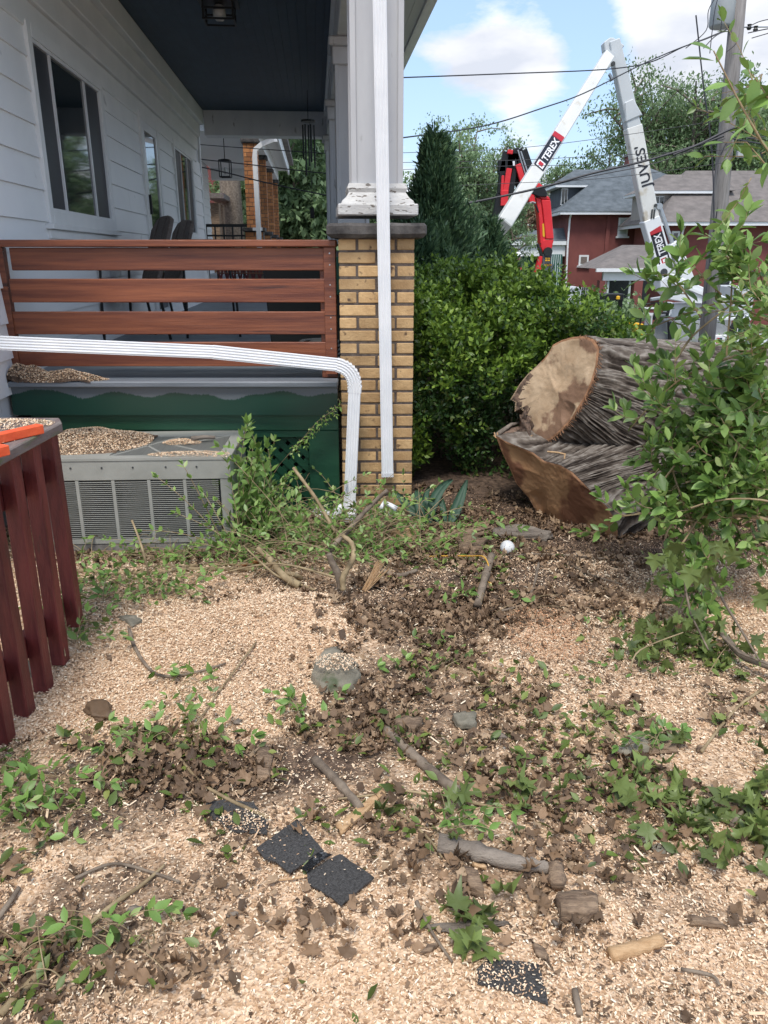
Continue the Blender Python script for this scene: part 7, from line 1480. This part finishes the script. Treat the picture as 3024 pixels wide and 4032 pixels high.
stick([gp(2680, 3830), gp(2800, 3850), gp(2830, 3890)], .004, .003, 'dark curved twig at the lower right', 'twig_gray'); stick([gp(2260, 3930), gp(2280, 4030)], .007, .006, 'short gray twig at the bottom edge', 'twig_gray')
# gray weathered branch piece, flaring to the right
stick([gp(1725, 3345, .02), gp(1850, 3365, .02), gp(2000, 3410, .02), gp(2100, 3425, .018), gp(2180, 3440, .014)], .026, .012, 'weathered gray branch piece with peeling bark at the lower centre', 'bark', knob=.5, n=12)
stick([gp(2185, 3430, .02), gp(2195, 3505, .02)], .022, .018, 'stubby brown bark-covered piece at the end of the gray branch', 'rotten_wood', knob=.6)
# split wood and bark pieces
def slab(px_pts, th, m, label, name='bark_piece', cat='bark piece', z=.006, amp=.004, sc=40):
    pts = [gp(x, y, z) for x, y in px_pts]; c = sum(pts, Vector()) / len(pts); allp = pts + [p + Vector((0, 0, th)) + (c - p) * .12 for p in pts]
    o = lump(name, allp, m, None, amp, sc, 3); return tag(o, label, cat)
slab([(1320, 3270), (1400, 3200), (1520, 3110), (1532, 3122), (1420, 3240), (1345, 3300)], .010, 'split_wood', 'long split pale wood sliver pointing up right beside the shingles', 'wood_sliver', 'wood piece')
slab([(2180, 3560), (2200, 3650), (2290, 3660), (2360, 3625), (2350, 3560), (2270, 3545)], .030, 'rotten_wood', 'chunky brown rotten wood block at the lower right of centre', 'wood_block', 'wood piece', amp=.004, sc=60)
slab([(1535, 2110), (1550, 2140), (1630, 2145), (1655, 2110), (1620, 2095)], .045, 'split_wood', 'pale sawn wood chunk in front of the brick pier', 'wood_block', 'wood piece', z=.0)
slab([(1800, 2180), (1830, 2200), (1900, 2200), (1915, 2150), (1870, 2130), (1810, 2140)], .04, 'rotten_wood', 'crumbly orange-brown rotten wood chunk left of the ball', 'wood_block', 'wood piece', amp=.012, sc=24)
slab([(1690, 2135), (1700, 2150), (1900, 2110), (1960, 2095), (1900, 2090)], .03, 'rotten_wood', 'long rotten split log lying behind the orange-brown chunk', 'rotten_log', 'log', amp=.008); slab([(1930, 2100), (1950, 2120), (2150, 2130), (2180, 2118), (2050, 2085)], .035, 'bark', 'dark bark strip lying under the hedge right of the rotten log', amp=.008)
slab([(1990, 2850), (2000, 2890), (2100, 2900), (2120, 2870), (2060, 2850)], .02, 'stone', 'flat gray-brown stone right of the middle', 'flat_stone', 'stone') if 0 else None
slab([(2400, 2960), (2520, 2910), (2600, 2935), (2580, 2960), (2470, 2985)], .014, 'stone', 'flat gray stone slab dusted with chips at the right', 'flat_stone', 'stone')
slab([(2545, 2955), (2560, 2975), (2670, 2975), (2660, 2945), (2570, 2940)], .016, 'rotten_wood', 'short dark weathered wood piece against the flat gray stone', 'wood_block', 'wood piece')
slab([(1210, 2700), (1262, 2752), (1300, 2735), (1390, 2745), (1440, 2700), (1425, 2640), (1330, 2600), (1235, 2640)], .045, 'stone', 'big greenish gray rock in the middle of the sawdust', 'rock', 'rock', z=-.015, amp=.011, sc=9)
slab([(1550, 2860), (1570, 2905), (1640, 2900), (1665, 2860), (1600, 2845)], .028, 'rotten_wood', 'reddish brown rock-like chunk right of the big rock', 'wood_block', 'wood piece'); slab([(1780, 2830), (1800, 2870), (1870, 2870), (1880, 2830), (1830, 2815)], .022, 'stone', 'small chip-dusted stone right of the reddish chunk', 'rock', 'rock')
slab([(1010, 2960), (1015, 3080), (1060, 3090), (1080, 3000), (1060, 2950)], .022, 'rotten_wood', 'mossy bark chunk left of centre above the shingles'); slab([(1820, 3450), (1850, 3540), (1910, 3560), (1880, 3470)], .02, 'rotten_wood', 'brown bark chunk below the weathered branch'); slab([(2080, 3720), (2110, 3790), (2180, 3860), (2150, 3780)], .008, 'rotten_wood', 'thin dark bark sliver left of the peeled log piece')
slab([(2560, 3330), (2590, 3370), (2625, 3350), (2590, 3325)], .008, 'stone', 'small gray flat shard at the lower right', 'flat_stone', 'stone'); slab([(1660, 3680), (1800, 3720), (2010, 3660), (1900, 3650)], .008, 'bark', 'long gray-brown bark strip at the lower centre'); slab([(2700, 3610), (2720, 3640), (2870, 3660), (2830, 3620)], .012, 'rotten_wood', 'dark weathered bark strip at the right'); slab([(330, 2790), (360, 2850), (440, 2850), (450, 2800), (400, 2775)], .018, 'dead_leaf_one', 'large crumpled tan leaf on the sawdust near the red balusters', 'crumpled_leaf', 'leaf', amp=.01, sc=30)
slab([(75, 2640), (90, 2680), (135, 2685), (145, 2650), (110, 2630)], .03, 'stone', 'gray rock wedged between the red balusters', 'rock', 'rock', z=.0); slab([(470, 2460), (520, 2500), (570, 2480), (530, 2450)], .012, 'stone', 'small gray-brown stone sunk in the sawdust', 'rock', 'rock')
for i in range(46):        # smaller chunks of bark
    x, y = g.uniform(300, 2950), g.uniform(2250, 3950); s_ = g.uniform(12, 34) * (y / 3000); a = g.uniform(0, 3.1); c_, q_ = math.cos(a), math.sin(a)
    if litter_f(np.array([gr(x, y).x]), np.array([gr(x, y).y]))[0] + .35 < g.random() * .8: continue
    o = slab([(x + c_ * s_, y + q_ * s_ * .6), (x - q_ * s_ * .35, y + c_ * s_ * .25), (x - c_ * s_, y - q_ * s_ * .6), (x + q_ * s_ * .35, y - c_ * s_ * .25)], .008, ('rotten_wood', 'bark', 'split_wood', 'rotten_wood')[i % 4], ('brown rotten', 'gray bark', 'pale split', 'dark rotten')[i % 4] + ' wood fragment near ' + where(gr(x, y)), 'wood_fragment', 'wood piece'); o['group'] = 'small wood fragments over the yard'
# splintered board stub standing
sp_ = thing('splintered_stub', 'splintered orange-brown stick end standing upright in the middle of the yard', 'splintered stick'); b_ = gp(1430, 2335)
for i in range(13): e = at(1478 + i * 4.6 + g.normal(0, 3), 2205 + abs(i - 4) * 4 + g.normal(0, 6), b_.y + .02); MB().obox(b_ + Vector((g.normal(0, .006), g.normal(0, .004), -.02)), e, .007, .004, w2=.003, h2=.002).build('splinter', 'split_wood', sp_)
# roofing scraps
def scrap(px_pts, label, th=.004, tar=None, z=.014):
    o = thing('shingle_scrap', label, 'shingle'); pts = [gp(x, y, z) for x, y in px_pts]; zc = [p.z for p in pts]; rr = random.Random(len(px_pts)); P = []
    for i, p in enumerate(pts):        # ragged edges
        q = pts[(i + 1) % len(pts)]; n_ = max(1, int((q - p).length / .012))
        for k in range(n_): P.append(p.lerp(q, k / n_) + Vector((rr.uniform(-.0012, .0012), rr.uniform(-.0012, .0012), rr.uniform(-.0006, .0006))))
    c = sum(P, Vector()) / len(P); n_ = len(P); vs = [c + Vector((0, 0, .004))] + P + [p - Vector((0, 0, th)) for p in P]
    mb = MB(); mb.add(vs, [(0, 1 + i, 1 + (i + 1) % n_) for i in range(n_)] + [(1 + i, 1 + n_ + i, 1 + n_ + (i + 1) % n_, 1 + (i + 1) % n_) for i in range(n_)]); mb.build('sheet', 'shingle', o)
    if tar:
        tp = [gp(x, y, z + .006) for x, y in tar]; mb = MB(); mb.extr(tp, (0, 0, .001)); mb.build('tar_strip', 'tar', o)
    return o
scrap([(1010, 3360), (1170, 3234), (1275, 3360), (1140, 3455), (1085, 3410), (1040, 3400)], 'torn dark roofing shingle, middle one of three, with a glossy tar strip', tar=[(1235, 3385), (1262, 3365), (1310, 3380), (1270, 3400), (1210, 3450), (1185, 3440)], z=.020)
scrap([(1210, 3450), (1340, 3375), (1475, 3478), (1420, 3520), (1345, 3590), (1310, 3555), (1215, 3500)], 'dark roofing shingle scrap, right one of the three, lying below the glossy tar strip', z=.016); scrap([(810, 3175), (880, 3160), (1000, 3170), (1060, 3250), (1050, 3300), (920, 3290), (830, 3230)], 'chip-dusted dark shingle scrap, upper left one of the three', z=.010)
scrap([(1875, 3850), (1920, 3810), (2120, 3820), (2158, 3990), (2080, 3965), (1990, 3935), (1880, 3905)], 'gray shingle scrap sprinkled with chips at the bottom right of centre', z=.010)
# perforated plastic ball
bl = thing('plastic_ball', 'white plastic ball with oval holes lying on the litter near the trunk', 'ball'); q = gr(1997, 2165, .036); r = .036; hz = float(hgt(np.array([q.x]), np.array([q.y]))[0])
bl.location = (q.x, q.y, hz + r); bm = bmesh.new(); bmesh.ops.create_uvsphere(bm, u_segments=24, v_segments=16, radius=r); me = bpy.data.meshes.new('shell'); bm.to_mesh(me); bm.free(); me.polygons.foreach_set('use_smooth', [True] * len(me.polygons)); link('shell', me, 'ball_white', bl)
for a in range(8):
    th = a * math.pi / 4 + .2; d = Vector((math.cos(th) * .75, math.sin(th) * .75, .55)).normalized(); d2 = Vector((math.cos(th + .4) * .9, math.sin(th + .4) * .9, -.25)).normalized()
    for dd in (d, d2):
        t1 = Vector((0, 0, 1)).cross(dd).normalized(); t2 = dd.cross(t1); MB().extr([dd * r * 1.002 + t1 * .0035 * math.cos(k * .785) + t2 * .0085 * math.sin(k * .785) - dd * .0012 * abs(math.sin(k * .785)) for k in range(8)], dd * -.004).build('hole', 'ac_dark', bl)
# yellow cord, reddish clay shards, white crumpled plastic by the pier, tulip-like strap leaves
stick([gp(1690, 2205, .01), gp(1760, 2203, .02), gp(1850, 2208, .03), gp(1905, 2215, .06), gp(1925, 2260, .03), gp(1915, 2300, .01), gp(1945, 2310, .01)], .0035, .0035, 'yellow twisted cord looping over the thick branch piece', 'rope_yellow', 'cord', 'cord', knob=0)
tag(lump('clay_shard', [gp(940, 2248, .01), gp(1030, 2240, .012), gp(1035, 2225, .05), gp(985, 2225, .045), gp(990, 2250, .01)], 'orange_brick', None, .001, 10, 2), 'reddish terracotta shard on the long straight stick', 'shard')
wp = thing('crumpled_plastic', 'white crumpled plastic scrap among the vines at the foot of the brick pier', 'plastic scrap')
for (x, y, s_) in ((1510, 2000, 14), (1530, 1990, 16), (1540, 2020, 13), (1545, 2050, 10), (1522, 2030, 9)):
    p = at(x, y, 3.95); V_ = [p + Vector(g.normal(0, s_ * .0012, 3)) for _ in range(7)]; lump('fold', V_, 'white_metal', wp, .003, 60, 1)
sl = thing('strap_leaf_plant', 'dark green plant with broad strap leaves between the brick pier and the hedge', 'plant')
def strap(p0, p1, p2, wd, zup=(0, -1, .35)):
    pts = [p0 * (1 - t) ** 2 + p1 * 2 * t * (1 - t) + p2 * t * t for t in np.linspace(0, 1, 11)]; mb = MB(); vs = []
    for i, p in enumerate(pts):
        d = (pts[min(i + 1, 10)] - pts[max(i - 1, 0)]).normalized(); s_ = d.cross(Vector(zup)).normalized(); u = s_.cross(d); w_ = wd * math.sin(math.pi * (.06 + .92 * i / 10)) ** .6 * (1 - .3 * i / 10); vs += [p - s_ * w_ + u * .012, p - s_ * w_ * .1 - u * .004, p, p + s_ * w_ * .1 - u * .004, p + s_ * w_ + u * .012]
    mb.add(vs, [(i * 5 + k, i * 5 + k + 1, (i + 1) * 5 + k + 1, (i + 1) * 5 + k) for i in range(10) for k in range(4)]); mb.build('leaf', 'strap_leaf', sl, True)
for (a, b2, c_, w_) in (((1770, 2060), (1800, 2000), (1838, 1890), .035), ((1755, 2060), (1740, 1960), (1720, 1940), .02), ((1690, 2060), (1700, 1930), (1780, 1890), .034), ((1740, 2065), (1620, 2020), (1555, 1935), .036), ((1660, 2060), (1650, 1960), (1640, 1935), .03), ((1735, 2060), (1640, 1960), (1700, 1915), .022)): strap(at(*a, 4.05), at(*b2, 4.1), at(*c_, 4.2), w_)

# ================================================================ sawdust on the deck, rail cap and air conditioner
def pile(name, label, cx, cy, z0, rx, ry, h, parent=None, n_=2600, seed=1, clipbox=None, thin=False, chip=.006, rot=0):
    g = np.random.default_rng(seed); mb = MB(); k = 26; gridz = {}
    def hz_(u, v):
        d = math.sqrt(u * u + v * v) * (1 + .35 * mn.noise(Vector((math.atan2(v, u) * 1.3 + seed, 0, 0)))); return h * max(0, 1 - d ** 1.6) * (1 + .25 * mn.noise(Vector((u * 3, v * 3, seed))))
    o = thing(name, label, 'sawdust pile')
    vs = [((cx + (i / k * 2 - 1) * rx), (cy + (j / k * 2 - 1) * ry), z0 + hz_(i / k * 2 - 1, j / k * 2 - 1) - .001) for j in range(k + 1) for i in range(k + 1)]
    if clipbox: vs = [(min(max(x, clipbox[0]), clipbox[1]), min(max(y, clipbox[2]), clipbox[3]), z) for x, y, z in vs]
    mb.add(vs, [(j * (k + 1) + i, j * (k + 1) + i + 1, (j + 1) * (k + 1) + i + 1, (j + 1) * (k + 1) + i) for j in range(k) for i in range(k) if max(vs[j * (k + 1) + i][2], vs[(j + 1) * (k + 1) + i + 1][2]) > z0])
    if not thin: stuff(mb.build('heap', 'sawdust_ground', o, True))
    a = g.uniform(0, 2 * np.pi, n_); r_ = np.sqrt(g.random(n_)) * 1.02; u, v = r_ * np.cos(a), r_ * np.sin(a); x = cx + u * rx; y = cy + v * ry; z = z0 + np.array([hz_(p, q) for p, q in zip(u, v)]) + g.uniform(.0005, .004, n_)
    if clipbox: kk = (x > clipbox[0]) & (x < clipbox[1]) & (y > clipbox[2]) & (y < clipbox[3]); x, y, z = x[kk], y[kk], z[kk]
    P = np.stack([x, y, z], 1); X, D, Z = frames(len(x), None, .5, g); S = g.uniform(.6, 1.5, (len(x), 1)) * chip * np.array([[1, .8, 1]]); V, Fc = instv(CH_V, CH_F, P, X, D, Z, S); stuff(link('chips', npmesh('chips', V, Fc, 'chip'), None, o)); return o
q1 = at(245, 1450, 4.33); q2 = at(110, 1430, 4.33)
pile('sawdust_pile', 'small sawdust heap on the porch edge against the white siding', at(85, 1455, 4.3).x, 4.30, .764, .20, .11, .085, n_=5000, seed=2, clipbox=(-2.06, 5, 4.215, 5))
pile('sawdust_pile', 'second lower sawdust heap on the porch edge right of the first', at(255, 1455, 4.3).x, 4.30, .764, .24, .10, .055, n_=5000, seed=3, clipbox=(-2.06, 5, 4.215, 5))
tz = .035 + .447
pile('sawdust_pile', 'large sawdust heap covering the left of the air conditioner top', -1.60, 4.0, tz, .36, .28, .065, n_=15000, seed=4, clipbox=(-1.70, -.79, 3.672, 4.25), chip=.0065)
pile('sawdust_sprinkle', 'thin sawdust sprinkled along the front right edge of the air conditioner top', -.95, 3.72, tz, .22, .07, .010, n_=1800, seed=5, clipbox=(-1.70, -.775, 3.672, 4.22), thin=True); pile('sawdust_sprinkle', 'small patch of sawdust in the middle of the air conditioner grille', -1.07, 3.98, tz, .10, .05, .02, n_=1600, seed=6, thin=True)
pile('sawdust_sprinkle', 'pale chips sprinkled on the far end of the gray railing cap', -1.28, 2.56, .880, .16, .085, .010, n_=1500, seed=7, clipbox=(-1.42, -1.12, 0, 2.66), thin=True); pile('sawdust_sprinkle', 'few loose chips on the gray railing cap between the orange stakes', -1.2, 2.2, .880, .1, .25, .0, n_=60, seed=8, clipbox=(-1.42, -1.12, 0, 2.66), thin=True)
stick([(-.90, 4.02, tz + .02), (-.97, 4.0, tz + .025), (-1.02, 3.98, tz + .02)], .009, .014, 'short lichen-covered stick lying on the air conditioner grille', 'bark')
pile('sawdust_sprinkle', 'chips scattered over the dark shingle scraps', gp(1150, 3380).x, gp(1150, 3380).y, float(gp(1150, 3380).z) + .012, .20, .13, 0, n_=150, seed=9, thin=True, chip=.005); pile('sawdust_sprinkle', 'chips covering much of the bottom gray shingle scrap', gp(2010, 3890).x, gp(2010, 3890).y, float(gp(2010, 3890).z) + .003, .085, .05, 0, n_=330, seed=10, thin=True, chip=.005)
pile('sawdust_sprinkle', 'chips covering the lower half of the upper left shingle scrap', gp(960, 3250).x, gp(960, 3250).y, float(gp(960, 3250).z) + .003, .07, .04, 0, n_=330, seed=12, thin=True, chip=.005); pile('sawdust_sprinkle', 'chips dusting the top of the big gray rock', gp(1330, 2680).x, gp(1330, 2680).y + .04, float(gp(1330, 2680).z) + .046, .085, .06, .006, n_=900, seed=11, thin=True, chip=.005)

def tint(o):
    for c in o.children: c.data.materials[0] = MATS['chip_red']
for (x, y, rx, ry, n_, sd, lb) in ((2150, 2520, .16, .22, 2600, 31, 'streak of reddish sawdust right of the middle of the yard'), (2900, 2330, .45, .2, 5200, 32, 'reddish sawdust under the maple branch at the right')):
    q = gp(x, y, .004); tint(pile('reddish_sawdust', lb, q.x, q.y, q.z, rx, ry, .006, n_=n_, seed=sd, thin=True, chip=.005))
